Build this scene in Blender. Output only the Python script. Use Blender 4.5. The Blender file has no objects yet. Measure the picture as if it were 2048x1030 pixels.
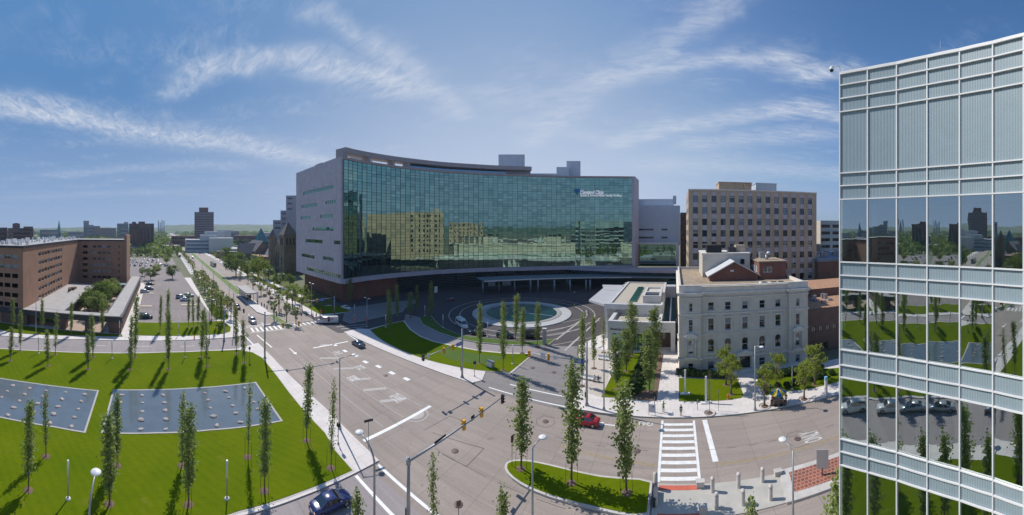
import bpy, math, random
from mathutils import Vector, Matrix, noise
R = random.Random(7)
sc = bpy.context.scene
COL = sc.collection
rad = math.radians
F = 652.0; HY = 458.0; X0 = 1350.5; CAMZ = 30.0
# ---- survey helpers: sight lines from the camera station to true places on the ground ----
def az(px): return (px - X0) / F
def P(px, py, z=0.0):
    a = az(px); r = (CAMZ - z) * F / (py - HY)
    return Vector((r * math.sin(a), r * math.cos(a), z))
def height(px, yb, yt):
    r = CAMZ * F / (yb - HY)
    return CAMZ - r * (yt - HY) / F
def c7(cx, cy, z=0): return P(700 + cx / 3.962, 540 + cy / 3.962, z)
def c8(cx, cy, z=0): return P(1130 + cx / 5.148, 660 + cy / 5.148, z)
def cw(cx, cy, z=0): return P(1150 + cx / 2.784, 480 + cy / 2.784, z)
ORD = ['first', 'second', 'third', 'fourth', 'fifth', 'sixth', 'seventh', 'eighth', 'ninth', 'tenth', 'eleventh', 'twelfth', 'thirteenth', 'fourteenth', 'fifteenth', 'sixteenth', 'seventeenth', 'eighteenth', 'nineteenth', 'twentieth', 'twenty-first', 'twenty-second', 'twenty-third', 'twenty-fourth', 'twenty-fifth', 'twenty-sixth', 'twenty-seventh', 'twenty-eighth', 'twenty-ninth', 'thirtieth', 'thirty-first', 'thirty-second', 'thirty-third', 'thirty-fourth', 'thirty-fifth', 'thirty-sixth']

# ---- mesh builder ----
class MB:
    def __init__(s): s.v = []; s.f = []; s.m = []; s.sm = []
    def poly(s, pts, m=0, smooth=False):
        n = len(s.v); s.v += [tuple(p) for p in pts]; s.f.append(tuple(range(n, n + len(pts)))); s.m.append(m); s.sm.append(smooth)
    def box(s, x0, x1, y0, y1, z0, z1, m=0, mt=None, bottom=True):
        a, b, c, d = (x0, y0), (x1, y0), (x1, y1), (x0, y1)
        s.prism([a, b, c, d], z0, z1, m, mt, bottom)
    def prism(s, pts, z0, z1, m=0, mt=None, bottom=True):
        mt = m if mt is None else mt
        p = [(q[0], q[1]) for q in pts]
        A = sum(p[i][0] * p[(i + 1) % len(p)][1] - p[(i + 1) % len(p)][0] * p[i][1] for i in range(len(p)))
        if A < 0: p.reverse()
        n = len(p); k = len(s.v)
        s.v += [(x, y, z0) for x, y in p] + [(x, y, z1) for x, y in p]
        for i in range(n):
            j = (i + 1) % n; s.f.append((k + i, k + j, k + n + j, k + n + i)); s.m.append(m); s.sm.append(False)
        s.f.append(tuple(range(k + n, k + 2 * n))); s.m.append(mt); s.sm.append(False)
        if bottom: s.f.append(tuple(range(k + n - 1, k - 1, -1))); s.m.append(m); s.sm.append(False)
    def sheet(s, pts, z, m=0):
        p = [(q[0], q[1]) for q in pts]
        A = sum(p[i][0] * p[(i + 1) % len(p)][1] - p[(i + 1) % len(p)][0] * p[i][1] for i in range(len(p)))
        if A < 0: p.reverse()
        s.poly([(x, y, z) for x, y in p], m)
    def obox(s, c, u, hl, hw, z0, z1, m=0, mt=None):
        # box centred at c, long axis u (2D unit), half length hl, half width hw
        u = Vector((u[0], u[1])).normalized(); w = Vector((-u.y, u.x)); c = Vector((c[0], c[1]))
        s.prism([c - u * hl - w * hw, c + u * hl - w * hw, c + u * hl + w * hw, c - u * hl + w * hw], z0, z1, m, mt)
    def beam(s, p0, p1, w, h, m=0):
        p0 = Vector(p0); p1 = Vector(p1); d = (p1 - p0).normalized()
        up = Vector((0, 0, 1)) if abs(d.z) < .95 else Vector((1, 0, 0))
        a = d.cross(up).normalized() * (w / 2); b = a.cross(d).normalized() * (h / 2)
        k = len(s.v)
        for q in (p0, p1): s.v += [tuple(q - a - b), tuple(q + a - b), tuple(q + a + b), tuple(q - a + b)]
        for f in ((0, 1, 5, 4), (1, 2, 6, 5), (2, 3, 7, 6), (3, 0, 4, 7), (3, 2, 1, 0), (4, 5, 6, 7)):
            s.f.append(tuple(k + i for i in f)); s.m.append(m); s.sm.append(False)
    def tube(s, p0, p1, r0, r1=None, n=8, m=0, cap=True):
        r1 = r0 if r1 is None else r1
        p0 = Vector(p0); p1 = Vector(p1); d = (p1 - p0).normalized()
        up = Vector((0, 0, 1)) if abs(d.z) < .95 else Vector((1, 0, 0))
        a = d.cross(up).normalized(); b = d.cross(a)
        k = len(s.v)
        for q, r in ((p0, r0), (p1, r1)):
            for i in range(n):
                t = 2 * math.pi * i / n; s.v.append(tuple(q + a * (math.cos(t) * r) + b * (math.sin(t) * r)))
        for i in range(n):
            j = (i + 1) % n; s.f.append((k + j, k + i, k + n + i, k + n + j)); s.m.append(m); s.sm.append(True)
        if cap:
            s.f.append(tuple(k + i for i in range(n))); s.m.append(m); s.sm.append(False)
            s.f.append(tuple(k + n + n - 1 - i for i in range(n))); s.m.append(m); s.sm.append(False)
    def path(s, pts, r, n=8, m=0):
        pts = [Vector(p) for p in pts]; N = len(pts); k = len(s.v); a = None
        for i, p in enumerate(pts):
            d = (pts[min(i + 1, N - 1)] - pts[max(i - 1, 0)]).normalized(); q = r[i] if isinstance(r, (list, tuple)) else r
            if a is None: a = d.cross(Vector((0, 0, 1)) if abs(d.z) < .95 else Vector((1, 0, 0))).normalized()
            else: a = (a - d * a.dot(d)).normalized()
            c = d.cross(a)
            for j in range(n): t = 2 * math.pi * j / n; s.v.append(tuple(p + a * (math.cos(t) * q) + c * (math.sin(t) * q)))
        for i in range(N - 1):
            for j in range(n): l = (j + 1) % n; o = k + i * n; s.f.append((o + j, o + l, o + n + l, o + n + j)); s.m.append(m); s.sm.append(True)
        s.f.append(tuple(k + j for j in range(n - 1, -1, -1))); s.m.append(m); s.sm.append(False)
        s.f.append(tuple(k + (N - 1) * n + j for j in range(n))); s.m.append(m); s.sm.append(False)
    def lathe(s, prof, c=(0, 0, 0), n=16, m=0, smooth=True):
        k = len(s.v)
        for r, z in prof:
            for i in range(n):
                t = 2 * math.pi * i / n; s.v.append((c[0] + r * math.cos(t), c[1] + r * math.sin(t), c[2] + z))
        for q in range(len(prof) - 1):
            for i in range(n):
                j = (i + 1) % n; a = k + q * n
                s.f.append((a + i, a + j, a + n + j, a + n + i)); s.m.append(m); s.sm.append(smooth)
    def blob(s, c, r, m=0, seed=0, amp=.25, lv=2, sq=1.0):
        k = len(s.v); V, Fc = ICO[lv]
        for v in V:
            q = 1 + amp * noise.noise(Vector(v) * 1.6 + Vector((seed * 3.1, seed, 0)))
            s.v.append((c[0] + v[0] * r * q, c[1] + v[1] * r * q, c[2] + v[2] * r * q * sq))
        for f in Fc: s.f.append(tuple(k + i for i in f)); s.m.append(m); s.sm.append(True)
    def build(s, name, mats, parent=None, world=False, label=None, cat=None, group=None, kind=None, loc=None, rz=0):
        me = bpy.data.meshes.new(name)
        v = s.v
        if parent is not None and world:
            o = ROOT(parent).location; v = [(a - o.x, b - o.y, c - o.z) for a, b, c in v]
        me.from_pydata(v, [], s.f)
        if not isinstance(mats, (list, tuple)): mats = [mats]
        for mm in mats: me.materials.append(mm)
        me.polygons.foreach_set('material_index', s.m)
        me.polygons.foreach_set('use_smooth', s.sm)
        me.update()
        return link(name, me, parent, label, cat, group, kind, loc, rz)
def ROOT(o):
    while o.parent: o = o.parent
    return o
def tag(o, label=None, cat=None, group=None, kind=None):
    if label: o['label'] = label
    if cat: o['category'] = cat
    if group: o['group'] = group
    if kind: o['kind'] = kind
    return o
def link(name, me, parent=None, label=None, cat=None, group=None, kind=None, loc=None, rz=0):
    o = bpy.data.objects.new(name, me); COL.objects.link(o)
    if parent is not None: o.parent = parent
    if loc is not None: o.location = loc
    if rz: o.rotation_euler = (0, 0, rz)
    return tag(o, label, cat, group, kind)
def thing(name, label, cat, loc=(0, 0, 0), rz=0, group=None):
    o = bpy.data.objects.new(name, None); COL.objects.link(o); o.location = loc; o.rotation_euler = (0, 0, rz)
    o.empty_display_size = .5
    return tag(o, label, cat, group)
def kids(o): return [c for c in ALLK.get(o.name, [])]
def copy_tree(o, loc=None, rz=0, scale=None, label=None, group=None, parent=None):
    c = o.copy(); COL.objects.link(c); c.parent = parent
    if loc is not None: c.location = loc; c.rotation_euler = (0, 0, rz)
    if scale is not None: c.scale = scale
    if label: c['label'] = label
    if group: c['group'] = group
    for ch in o.children: copy_tree(ch, parent=c)
    return c
def ico():
    import bmesh
    out = {}
    for lv in (1, 2, 3):
        b = bmesh.new(); bmesh.ops.create_icosphere(b, subdivisions=lv, radius=1)
        b.verts.ensure_lookup_table(); out[lv] = ([tuple(v.co) for v in b.verts], [tuple(x.index for x in f.verts) for f in b.faces]); b.free()
    return out
ICO = ico()

# ---- materials ----
class NT:
    def __init__(s, nt): s.n = nt.nodes; s.l = nt.links
    def add(s, t, **kw):
        x = s.n.new(t)
        for k, v in kw.items(): setattr(x, k, v)
        return x
    def put(s, sock, v):
        if isinstance(v, bpy.types.NodeSocket): s.l.new(v, sock)
        elif v is not None: sock.default_value = v
    def M(s, op, a, b=None, c=None, clamp=False):
        x = s.add('ShaderNodeMath', operation=op, use_clamp=clamp); s.put(x.inputs[0], a)
        if b is not None: s.put(x.inputs[1], b)
        if c is not None: s.put(x.inputs[2], c)
        return x.outputs[0]
    def mix(s, f, a, b, bt='MIX'):
        x = s.add('ShaderNodeMix', data_type='RGBA', blend_type=bt); s.put(x.inputs[0], f); s.put(x.inputs[6], a); s.put(x.inputs[7], b); return x.outputs[2]
    def noise(s, vec, scale, detail=4, rough=.55, dist=0):
        x = s.add('ShaderNodeTexNoise'); s.put(x.inputs['Vector'], vec); x.inputs['Scale'].default_value = scale
        x.inputs['Detail'].default_value = detail; x.inputs['Roughness'].default_value = rough; x.inputs['Distortion'].default_value = dist; return x.outputs[0]
    def ramp(s, v, lo, hi):
        x = s.add('ShaderNodeMapRange'); s.put(x.inputs[0], v); x.inputs[1].default_value = lo; x.inputs[2].default_value = hi; return x.outputs[0]
    def scale(s, vec, sc_, rot=(0, 0, 0)):
        x = s.add('ShaderNodeMapping'); s.put(x.inputs[0], vec); x.inputs['Scale'].default_value = sc_; x.inputs['Rotation'].default_value = rot; return x.outputs[0]
def c4(c): return (c[0], c[1], c[2], 1)
def base(name):
    m = bpy.data.materials.new(name); m.use_nodes = True
    t = NT(m.node_tree); b = m.node_tree.nodes['Principled BSDF']
    return m, t, b
def mat(name, col, rough=.7, var=.15, ns=1.0, metal=0, spec=.5, col2=None, bump=0, bs=20, obj=False, stretch=(1, 1, 1), emit=0):
    m, t, b = base(name)
    if obj: pos = t.add('ShaderNodeTexCoord').outputs['Object']
    else: pos = t.add('ShaderNodeNewGeometry').outputs['Position']
    pos2 = t.scale(pos, stretch)
    n1 = t.ramp(t.noise(pos2, ns, 6, .6), .3, .7)
    c2 = col2 if col2 else tuple(max(0, x * (1 - var)) for x in col)
    c1 = col if col2 else tuple(min(1, x * (1 + var)) for x in col)
    b.inputs['Base Color'].default_value = c4(col)
    if var or col2: t.put(b.inputs['Base Color'], t.mix(n1, c4(c1), c4(c2)))
    b.inputs['Roughness'].default_value = rough; b.inputs['Metallic'].default_value = metal
    b.inputs['Specular IOR Level'].default_value = spec
    if bump:
        bp = t.add('ShaderNodeBump'); bp.inputs['Strength'].default_value = bump; bp.inputs['Distance'].default_value = .05
        t.put(bp.inputs['Height'], t.noise(pos, bs, 3)); t.put(b.inputs['Normal'], bp.outputs[0])
    if emit: b.inputs['Emission Color'].default_value = c4(col); b.inputs['Emission Strength'].default_value = emit
    return m
def brickmat(name, col, col2, mortar, w, h, ms=.02, rough=.85, vert=True, bump=.3, var=.2):
    m, t, b = base(name)
    pos = t.add('ShaderNodeNewGeometry').outputs['Position']
    sp = t.add('ShaderNodeSeparateXYZ'); t.put(sp.inputs[0], pos)
    cb = t.add('ShaderNodeCombineXYZ')
    if vert: t.put(cb.inputs[0], t.M('ADD', sp.outputs[0], sp.outputs[1])); t.put(cb.inputs[1], sp.outputs[2])
    else: t.put(cb.inputs[0], sp.outputs[0]); t.put(cb.inputs[1], sp.outputs[1])
    br = t.add('ShaderNodeTexBrick'); t.put(br.inputs['Vector'], cb.outputs[0])
    br.inputs['Color1'].default_value = c4(col); br.inputs['Color2'].default_value = c4(col2); br.inputs['Mortar'].default_value = c4(mortar)
    br.inputs['Scale'].default_value = 1; br.inputs['Brick Width'].default_value = w; br.inputs['Row Height'].default_value = h; br.inputs['Mortar Size'].default_value = ms
    n = t.ramp(t.noise(pos, .35, 6, .65), .3, .7)
    colr = t.mix(t.M('MULTIPLY', n, var), br.outputs[0], (.02, .02, .02, 1))
    if vert: colr = t.mix(t.M('MULTIPLY', t.ramp(t.noise(t.scale(pos, (1, 1, .12)), .9, 5, .65), .5, .75), var * 1.3), colr, (.05, .045, .04, 1))
    t.put(b.inputs['Base Color'], colr)
    b.inputs['Roughness'].default_value = rough
    return m
M = {}
def road_mat(name, c1, c2, jx, jy, crack=.16):
    m, t, b = base(name)
    pos = t.add('ShaderNodeNewGeometry').outputs['Position']
    big = t.ramp(t.noise(pos, .06, 5, .6), .35, .65)
    st = t.ramp(t.noise(t.scale(pos, (.05, .9, 1)), 1.2, 5, .6), .35, .7)      # long wheel-worn streaks along the street
    fine = t.noise(pos, 3.0, 4, .7)
    col = t.mix(t.M('MULTIPLY', big, .7), c4(c1), c4(c2))
    col = t.mix(t.M('MULTIPLY', st, .42), col, c4(tuple(x * .72 for x in c2)))
    col = t.mix(.18, col, fine, 'OVERLAY')
    br = t.add('ShaderNodeTexBrick'); t.put(br.inputs['Vector'], pos); br.offset = 0
    br.inputs['Color1'].default_value = (1, 1, 1, 1); br.inputs['Color2'].default_value = (.85, .85, .86, 1); br.inputs['Mortar'].default_value = (.5, .48, .47, 1)
    br.inputs['Scale'].default_value = 1; br.inputs['Brick Width'].default_value = jx; br.inputs['Row Height'].default_value = jy; br.inputs['Mortar Size'].default_value = .035
    col = t.mix(.6, col, br.outputs[0], 'MULTIPLY')
    vo = t.add('ShaderNodeTexVoronoi', feature='DISTANCE_TO_EDGE'); wob = t.add('ShaderNodeVectorMath', operation='ADD')
    nz = t.add('ShaderNodeTexNoise'); nz.inputs['Scale'].default_value = .6; t.put(nz.inputs['Vector'], pos)
    t.put(wob.inputs[0], pos); t.put(wob.inputs[1], nz.outputs['Color']); t.put(vo.inputs['Vector'], wob.outputs[0]); vo.inputs['Scale'].default_value = .11
    cr = t.M('MULTIPLY', t.M('LESS_THAN', vo.outputs['Distance'], .0025), crack)
    col = t.mix(cr, col, (.06, .055, .05, 1))
    sp = t.ramp(t.noise(pos, .5, 3, .5), .68, .8)
    col = t.mix(t.M('MULTIPLY', sp, .5), col, (.07, .065, .06, 1))
    t.put(b.inputs['Base Color'], col); b.inputs['Roughness'].default_value = .85
    return m
M['road'] = road_mat('road_concrete', (.40, .335, .295), (.32, .268, .238), 5.2, 3.7)
M['road2'] = road_mat('street_asphalt', (.37, .325, .325), (.31, .275, .28), 40, 3.6)
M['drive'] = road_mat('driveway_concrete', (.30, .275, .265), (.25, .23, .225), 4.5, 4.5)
M['lot'] = road_mat('lot_asphalt', (.29, .245, .24), (.23, .195, .195), 60, 50)
M['walk'] = brickmat('sidewalk_concrete', (.78, .72, .69), (.73, .67, .64), (.52, .47, .45), 1.5, 1.5, .02, vert=False, var=.14)
M['walk2'] = brickmat('plaza_paving', (.64, .56, .49), (.59, .52, .455), (.46, .40, .35), .6, .6, .012, vert=False, var=.14)
M['kerb'] = mat('kerb_concrete', (.56, .52, .49), .8, .15, .7)
M['paver'] = brickmat('forecourt_paver', (.115, .10, .105), (.085, .075, .08), (.05, .045, .05), .4, .2, .012, vert=False, var=.3)
M['band'] = mat('pale_stone_band', (.45, .42, .39), .8, .1, .5)
M['ringst'] = mat('fountain_stone', (.50, .50, .50), .6, .08, .5)
M['paint'] = mat('road_paint_white', (.84, .83, .82), .6, .12, 1.5)
M['paint_mid'] = mat('worn_white_paint', (.62, .60, .58), .7, .15, 3.0)
M['paint_old'] = mat('worn_road_paint', (.47, .43, .405), .8, .12, 2.0)
M['yellow_line'] = mat('worn_yellow_paint', (.42, .31, .15), .8, .2, 1.5)
M['hatch'] = mat('manhole_iron', (.13, .09, .08), .6, .3, 4)
M['brickpave'] = brickmat('planter_pavers', (.40, .12, .08), (.22, .07, .06), (.50, .27, .19), .5, .5, .06, vert=False)
M['red'] = mat('red_tactile_strip', (.58, .14, .09), .7, .12, 3)
def grass(name, a, b_, c):
    m, t, b = base(name)
    pos = t.add('ShaderNodeNewGeometry').outputs['Position']
    n1 = t.ramp(t.noise(pos, .12, 5, .6), .35, .65); n2 = t.ramp(t.noise(t.scale(pos, (2.2, .5, 1), (0, 0, .5)), 1.6, 5, .7), .3, .7); n3 = t.noise(pos, 14, 3, .8)
    col = t.mix(n1, c4(a), c4(b_)); col = t.mix(t.M('MULTIPLY', n2, .45), col, c4(c)); col = t.mix(1.0, col, t.mix(t.ramp(n3, .3, .7), (.72, .72, .72, 1), (1.2, 1.2, 1.2, 1)), 'MULTIPLY')
    mw = t.add('ShaderNodeTexWave'); mw.inputs['Scale'].default_value = .28; mw.inputs['Distortion'].default_value = 3.0; mw.inputs['Detail'].default_value = 2; t.put(mw.inputs['Vector'], t.scale(pos, (1, 1, 1), (0, 0, .9)))
    col = t.mix(t.M('MULTIPLY', t.ramp(mw.outputs['Fac'], .2, .8), .09), col, c4(tuple(x * 1.35 for x in a)))
    dry = t.ramp(t.noise(pos, .33, 6, .7), .60, .78); col = t.mix(t.M('MULTIPLY', dry, .5), col, (.24, .21, .05, 1))
    t.put(b.inputs['Base Color'], col); b.inputs['Roughness'].default_value = .9; b.inputs['Specular IOR Level'].default_value = .03
    bp = t.add('ShaderNodeBump'); bp.inputs['Strength'].default_value = .7; bp.inputs['Distance'].default_value = .06
    t.put(bp.inputs['Height'], t.noise(pos, 9, 4, .8)); t.put(b.inputs['Normal'], bp.outputs[0])
    return m
M['lawn'] = grass('lawn_grass', (.150, .192, .004), (.105, .158, .003), (.07, .118, .003))
M['cover'] = grass('ground_cover', (.10, .17, .04), (.13, .19, .05), (.06, .09, .03))
M['meadow'] = grass('far_turf', (.14, .18, .05), (.10, .13, .05), (.2, .17, .1))
M['mulch'] = mat('bark_mulch', (.17, .11, .08), .95, .35, 5, bump=.6, bs=18)
def leafmat(name, a, b_, tr=.35):
    m, t, b = base(name)
    pos = t.add('ShaderNodeTexCoord').outputs['Object']
    n = t.ramp(t.noise(pos, 1.3, 3, .6), .35, .65)
    rnd = t.add('ShaderNodeObjectInfo').outputs['Random']
    col = t.mix(n, c4(a), c4(b_)); col = t.mix(t.M('MULTIPLY', rnd, .35), col, c4(tuple(x * 1.5 for x in a)))
    t.put(b.inputs['Base Color'], col); b.inputs['Roughness'].default_value = .55; b.inputs['Specular IOR Level'].default_value = .25
    tl = t.add('ShaderNodeBsdfTranslucent'); t.put(tl.inputs[0], t.mix(.5, col, (.16, .24, .02, 1)))
    mx = t.add('ShaderNodeMixShader'); mx.inputs[0].default_value = tr
    t.l.new(b.outputs[0], mx.inputs[1]); t.l.new(tl.outputs[0], mx.inputs[2])
    t.l.new(mx.outputs[0], t.n['Material Output'].inputs[0])
    return m
M['leaf'] = leafmat('leaf_green', (.33, .38, .13), (.18, .24, .07), .5)
M['leafd'] = leafmat('leaf_dark_green', (.15, .21, .05), (.08, .13, .03), .45)
M['leafy'] = leafmat('leaf_yellow_green', (.38, .42, .07), (.22, .28, .05), .5)
M['leafo'] = leafmat('leaf_olive_bronze', (.42, .35, .12), (.24, .27, .07), .45)
M['shrub'] = leafmat('shrub_leaf', (.04, .08, .018), (.022, .045, .012), .15)
M['bark'] = mat('young_bark', (.20, .16, .13), .9, .25, 6, obj=True)
M['stake'] = mat('stake_wood', (.10, .085, .07), .9, .2, 3, obj=True)
M['steel'] = mat('galvanised_steel', (.36, .37, .39), .45, .12, 2, metal=.5)
M['steeld'] = mat('dark_metal', (.05, .052, .06), .5, .2, 2, metal=.3)
M['white'] = mat('white_enamel', (.74, .74, .73), .45, .05, 2)
M['amber'] = mat('signal_yellow_housing', (.80, .40, .02), .5, .08, 4)
M['lens_r'] = mat('red_lens', (.25, .02, .01), .3, 0)
M['lens_d'] = mat('dark_lens', (.03, .03, .02), .2, 0)
M['signblue'] = mat('street_sign_blue', (.02, .10, .42), .5, .05, 2)
M['signwhite'] = mat('sign_white', (.65, .66, .70), .5, .05, 2)
M['black'] = mat('matt_black', (.012, .012, .014), .6, .1, 3)
M['rubber'] = mat('tyre_rubber', (.02, .02, .02), .9, .1, 3)
M['rim'] = mat('alloy_rim', (.45, .45, .46), .35, .1, 3, metal=.7)
def paintm(name, col, metal=0.0, rough=.25):
    m, t, b = base(name); b.inputs['Base Color'].default_value = c4(col); b.inputs['Roughness'].default_value = rough
    b.inputs['Metallic'].default_value = metal; b.inputs['Coat Weight'].default_value = .6; b.inputs['Coat Roughness'].default_value = .05
    return m
for k, c in {'navy': (.03, .045, .16), 'redc': (.42, .012, .02), 'silver': (.40, .42, .45), 'wht': (.72, .72, .72), 'blk': (.012, .012, .014), 'bluegrey': (.09, .13, .19),
             'teal': (.02, .07, .075), 'maroon': (.16, .03, .05), 'grey': (.12, .12, .13), 'tan': (.35, .29, .22)}.items():
    M['car_' + k] = paintm('car_paint_' + k, c, .25 if k in ('silver', 'bluegrey', 'grey', 'teal') else 0)
def glassm(name, tint, gl, dif, rough=.02, alpha=0, wav=0, ws=.35):
    m = bpy.data.materials.new(name); m.use_nodes = True; t = NT(m.node_tree); t.n.clear()
    out = t.add('ShaderNodeOutputMaterial')
    g = t.add('ShaderNodeBsdfGlossy'); g.inputs[0].default_value = c4(tint); g.inputs['Roughness'].default_value = rough
    d = t.add('ShaderNodeBsdfTransparent' if alpha else 'ShaderNodeBsdfDiffuse'); d.inputs[0].default_value = c4(dif)
    fr = t.add('ShaderNodeFresnel'); fr.inputs[0].default_value = 1.5
    f = t.M('ADD', t.M('MULTIPLY', fr.outputs[0], .9), gl, clamp=True)
    mx = t.add('ShaderNodeMixShader'); t.put(mx.inputs[0], f); t.l.new(d.outputs[0], mx.inputs[1]); t.l.new(g.outputs[0], mx.inputs[2])
    if wav:
        bp = t.add('ShaderNodeBump'); bp.inputs['Strength'].default_value = wav; bp.inputs['Distance'].default_value = .2
        t.put(bp.inputs['Height'], t.noise(t.add('ShaderNodeNewGeometry').outputs['Position'], ws, 2)); t.put(g.inputs['Normal'], bp.outputs[0])
    t.l.new(mx.outputs[0], out.inputs[0])
    return m
M['glass_dark'] = glassm('window_glass_dark', (.8, .85, .9), .06, (.012, .015, .018))
M['glass_blue'] = glassm('window_glass_bluish', (.8, .9, 1), .16, (.02, .03, .04))
M['glass_blind'] = mat('window_blind_behind_glass', (.30, .32, .34), .4, .1, 2)
M['glass_car'] = glassm('car_glass', (.8, .85, .9), .15, (.01, .012, .014))
M['teal_a'] = glassm('teal_curtain_glass', (.40, .58, .47), .66, (.005, .030, .040), .01, wav=.012)
M['teal_b'] = glassm('teal_curtain_glass_darker', (.35, .54, .45), .58, (.004, .024, .034), .01, wav=.012)
M['teal_c'] = glassm('teal_curtain_glass_lighter', (.44, .62, .50), .70, (.008, .036, .045), .012, wav=.012)
M['tower_glass'] = glassm('tower_glass', (.88, .97, .96), .46, (.74, .94, .84), .0, alpha=1, wav=.012, ws=.8)
M['lobby_glass'] = glassm('lobby_glass', (.30, .45, .48), .10, (.006, .016, .02), .05)
M['green_glass'] = glassm('green_glass', (.5, .8, .7), .25, (.02, .11, .08), .03)
M['blue_glass'] = glassm('blue_glass', (.5, .7, .9), .35, (.02, .05, .08), .03)
def water(name, col, gl=.12, wav=.1):
    m, t, b = base(name); pos = t.add('ShaderNodeNewGeometry').outputs['Position']
    t.put(b.inputs['Base Color'], t.mix(t.noise(pos, .4, 5, .6), c4(col), c4(tuple(x * 1.6 for x in col)))); b.inputs['Roughness'].default_value = .06
    b.inputs['Specular IOR Level'].default_value = .9
    bp = t.add('ShaderNodeBump'); bp.inputs['Strength'].default_value = wav; bp.inputs['Distance'].default_value = .04
    t.put(bp.inputs['Height'], t.noise(pos, 2.5, 4, .6)); t.put(b.inputs['Normal'], bp.outputs[0]); return m
M['pond'] = water('pond_water', (.10, .125, .15))
M['fwater'] = water('fountain_water', (.008, .032, .034), wav=.6)
M['rock'] = mat('pond_boulder', (.42, .36, .33), .9, .3, 2.5, bump=.5, bs=8)
M['stone'] = brickmat('lavender_stone', (.66, .60, .64), (.58, .53, .57), (.42, .39, .46), 1.2, .6, .02, var=.16)
M['stonet'] = mat('lavender_trim', (.45, .42, .48), .7, .1, .5)
M['trim_pink'] = mat('pinkish_roof_trim', (.42, .33, .30), .7, .1, .5)
M['brick'] = brickmat('red_brown_brick', (.27, .10, .07), (.21, .082, .056), (.19, .12, .10), .25, .08, .008, var=.3)
M['brickapt'] = brickmat('apartment_brick', (.50, .27, .165), (.43, .225, .14), (.3, .2, .16), .25, .08, .008, var=.22)
M['brickfar'] = mat('far_brick', (.22, .12, .115), .9, .12, .05)
M['tanb'] = brickmat('tan_brick', (.60, .45, .32), (.55, .41, .285), (.48, .40, .33), .3, .1, .008, var=.2)
M['spandrel'] = mat('grey_stone_spandrel', (.50, .46, .49), .8, .1, 2)
M['lime'] = brickmat('pale_limestone', (.76, .69, .58), (.72, .65, .55), (.54, .49, .43), 1.1, .5, .012, var=.2)
M['limet'] = mat('limestone_trim', (.72, .67, .60), .8, .12, .8)
M['gravel'] = mat('roof_gravel', (.36, .28, .20), .95, .3, 1.2, bump=.5, bs=8)
M['gravelr'] = mat('roof_gravel_red', (.42, .24, .15), .95, .25, .8)
M['cream'] = mat('cream_panel', (.58, .53, .46), .8, .08, .6)
M['cream2'] = mat('white_cladding', (.58, .58, .58), .6, .06, .5)
M['roofg'] = mat('grey_roof_membrane', (.40, .38, .37), .8, .12, .4)
M['greyblue'] = mat('grey_blue_panel', (.52, .57, .64), .5, .06, .4)
M['canopy'] = mat('canopy_panel', (.62, .61, .63), .4, .06, .4, metal=.2)
M['canopyd'] = mat('canopy_blue_metal', (.20, .28, .33), .4, .08, .5, metal=.3)
M['umber'] = mat('umber_brick', (.17, .105, .08), .85, .15, .6)
M['sand'] = brickmat('sandstone_block', (.44, .33, .21), (.32, .25, .17), (.12, .10, .08), .9, .45, .04, var=.45)
M['slate'] = mat('slate_roof', (.13, .125, .14), .8, .2, 1)
M['copper'] = mat('green_copper', (.12, .27, .26), .7, .25, .5)
M['vwhite'] = mat('white_mullion', (.72, .72, .73), .35, .04, 1)
M['corr'] = mat('corrugated_grey_panel', (.32, .40, .44), .35, .04, 2)
M['innerf'] = mat('interior_floor', (.42, .47, .42), .5, .1, 1)
M['innerw'] = mat('interior_wall', (.30, .34, .31), .8, .1, 1)
M['skin'] = mat('skin', (.35, .20, .14), .6, .05, 5, obj=True)
M['far1'] = mat('far_masonry_pale', (.42, .38, .36), .9, .1, .05)
M['far2'] = mat('far_masonry_blue', (.20, .25, .29), .7, .1, .05)
M['far3'] = mat('far_masonry_rose', (.33, .24, .22), .9, .1, .05)
# ================= camera, world, light =================
cam = bpy.data.cameras.new('camera'); co = bpy.data.objects.new('camera', cam); COL.objects.link(co)
co.location = (0, 0, CAMZ); co.rotation_euler = (math.pi / 2, 0, (X0 - 1024) / F)
cam.type = 'PANO'; cam.panorama_type = 'CENTRAL_CYLINDRICAL'
cam.central_cylindrical_range_u_min = -1024 / F; cam.central_cylindrical_range_u_max = 1024 / F
cam.central_cylindrical_range_v_min = -(1030 - HY) / F; cam.central_cylindrical_range_v_max = HY / F
cam.central_cylindrical_radius = 1.0
cam.clip_start = .1; cam.clip_end = 30000
sc.camera = co
SUN_AZ = -75.6; SUN_EL = 46.3
wd = bpy.data.worlds.new('World'); sc.world = wd; wd.use_nodes = True
t = NT(wd.node_tree); bg = t.n['Background']
sky = t.add('ShaderNodeTexSky', sky_type='NISHITA'); sky.sun_disc = False; sky.sun_elevation = rad(SUN_EL); sky.sun_rotation = rad(SUN_AZ)
sky.air_density = 1.0; sky.dust_density = .3; sky.ozone_density = 1.6; sky.altitude = 200
gv = t.add('ShaderNodeTexCoord').outputs['Generated']
sp = t.add('ShaderNodeSeparateXYZ'); t.put(sp.inputs[0], gv)
zz = t.M('MAXIMUM', sp.outputs[2], .02)
U = t.M('DIVIDE', sp.outputs[0], zz); V = t.M('DIVIDE', sp.outputs[1], zz)
cv = t.add('ShaderNodeCombineXYZ'); t.put(cv.inputs[0], U); t.put(cv.inputs[1], V)
wob = t.add('ShaderNodeTexNoise'); wob.inputs['Scale'].default_value = 2.2; wob.inputs['Detail'].default_value = 5; t.put(wob.inputs['Vector'], cv.outputs[0])
ws = t.add('ShaderNodeSeparateXYZ'); t.put(ws.inputs[0], wob.outputs['Color'])
U2 = t.M('ADD', U, t.M('MULTIPLY', t.M('SUBTRACT', ws.outputs[0], .5), .55)); V2 = t.M('ADD', V, t.M('MULTIPLY', t.M('SUBTRACT', ws.outputs[1], .5), .55))
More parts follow.
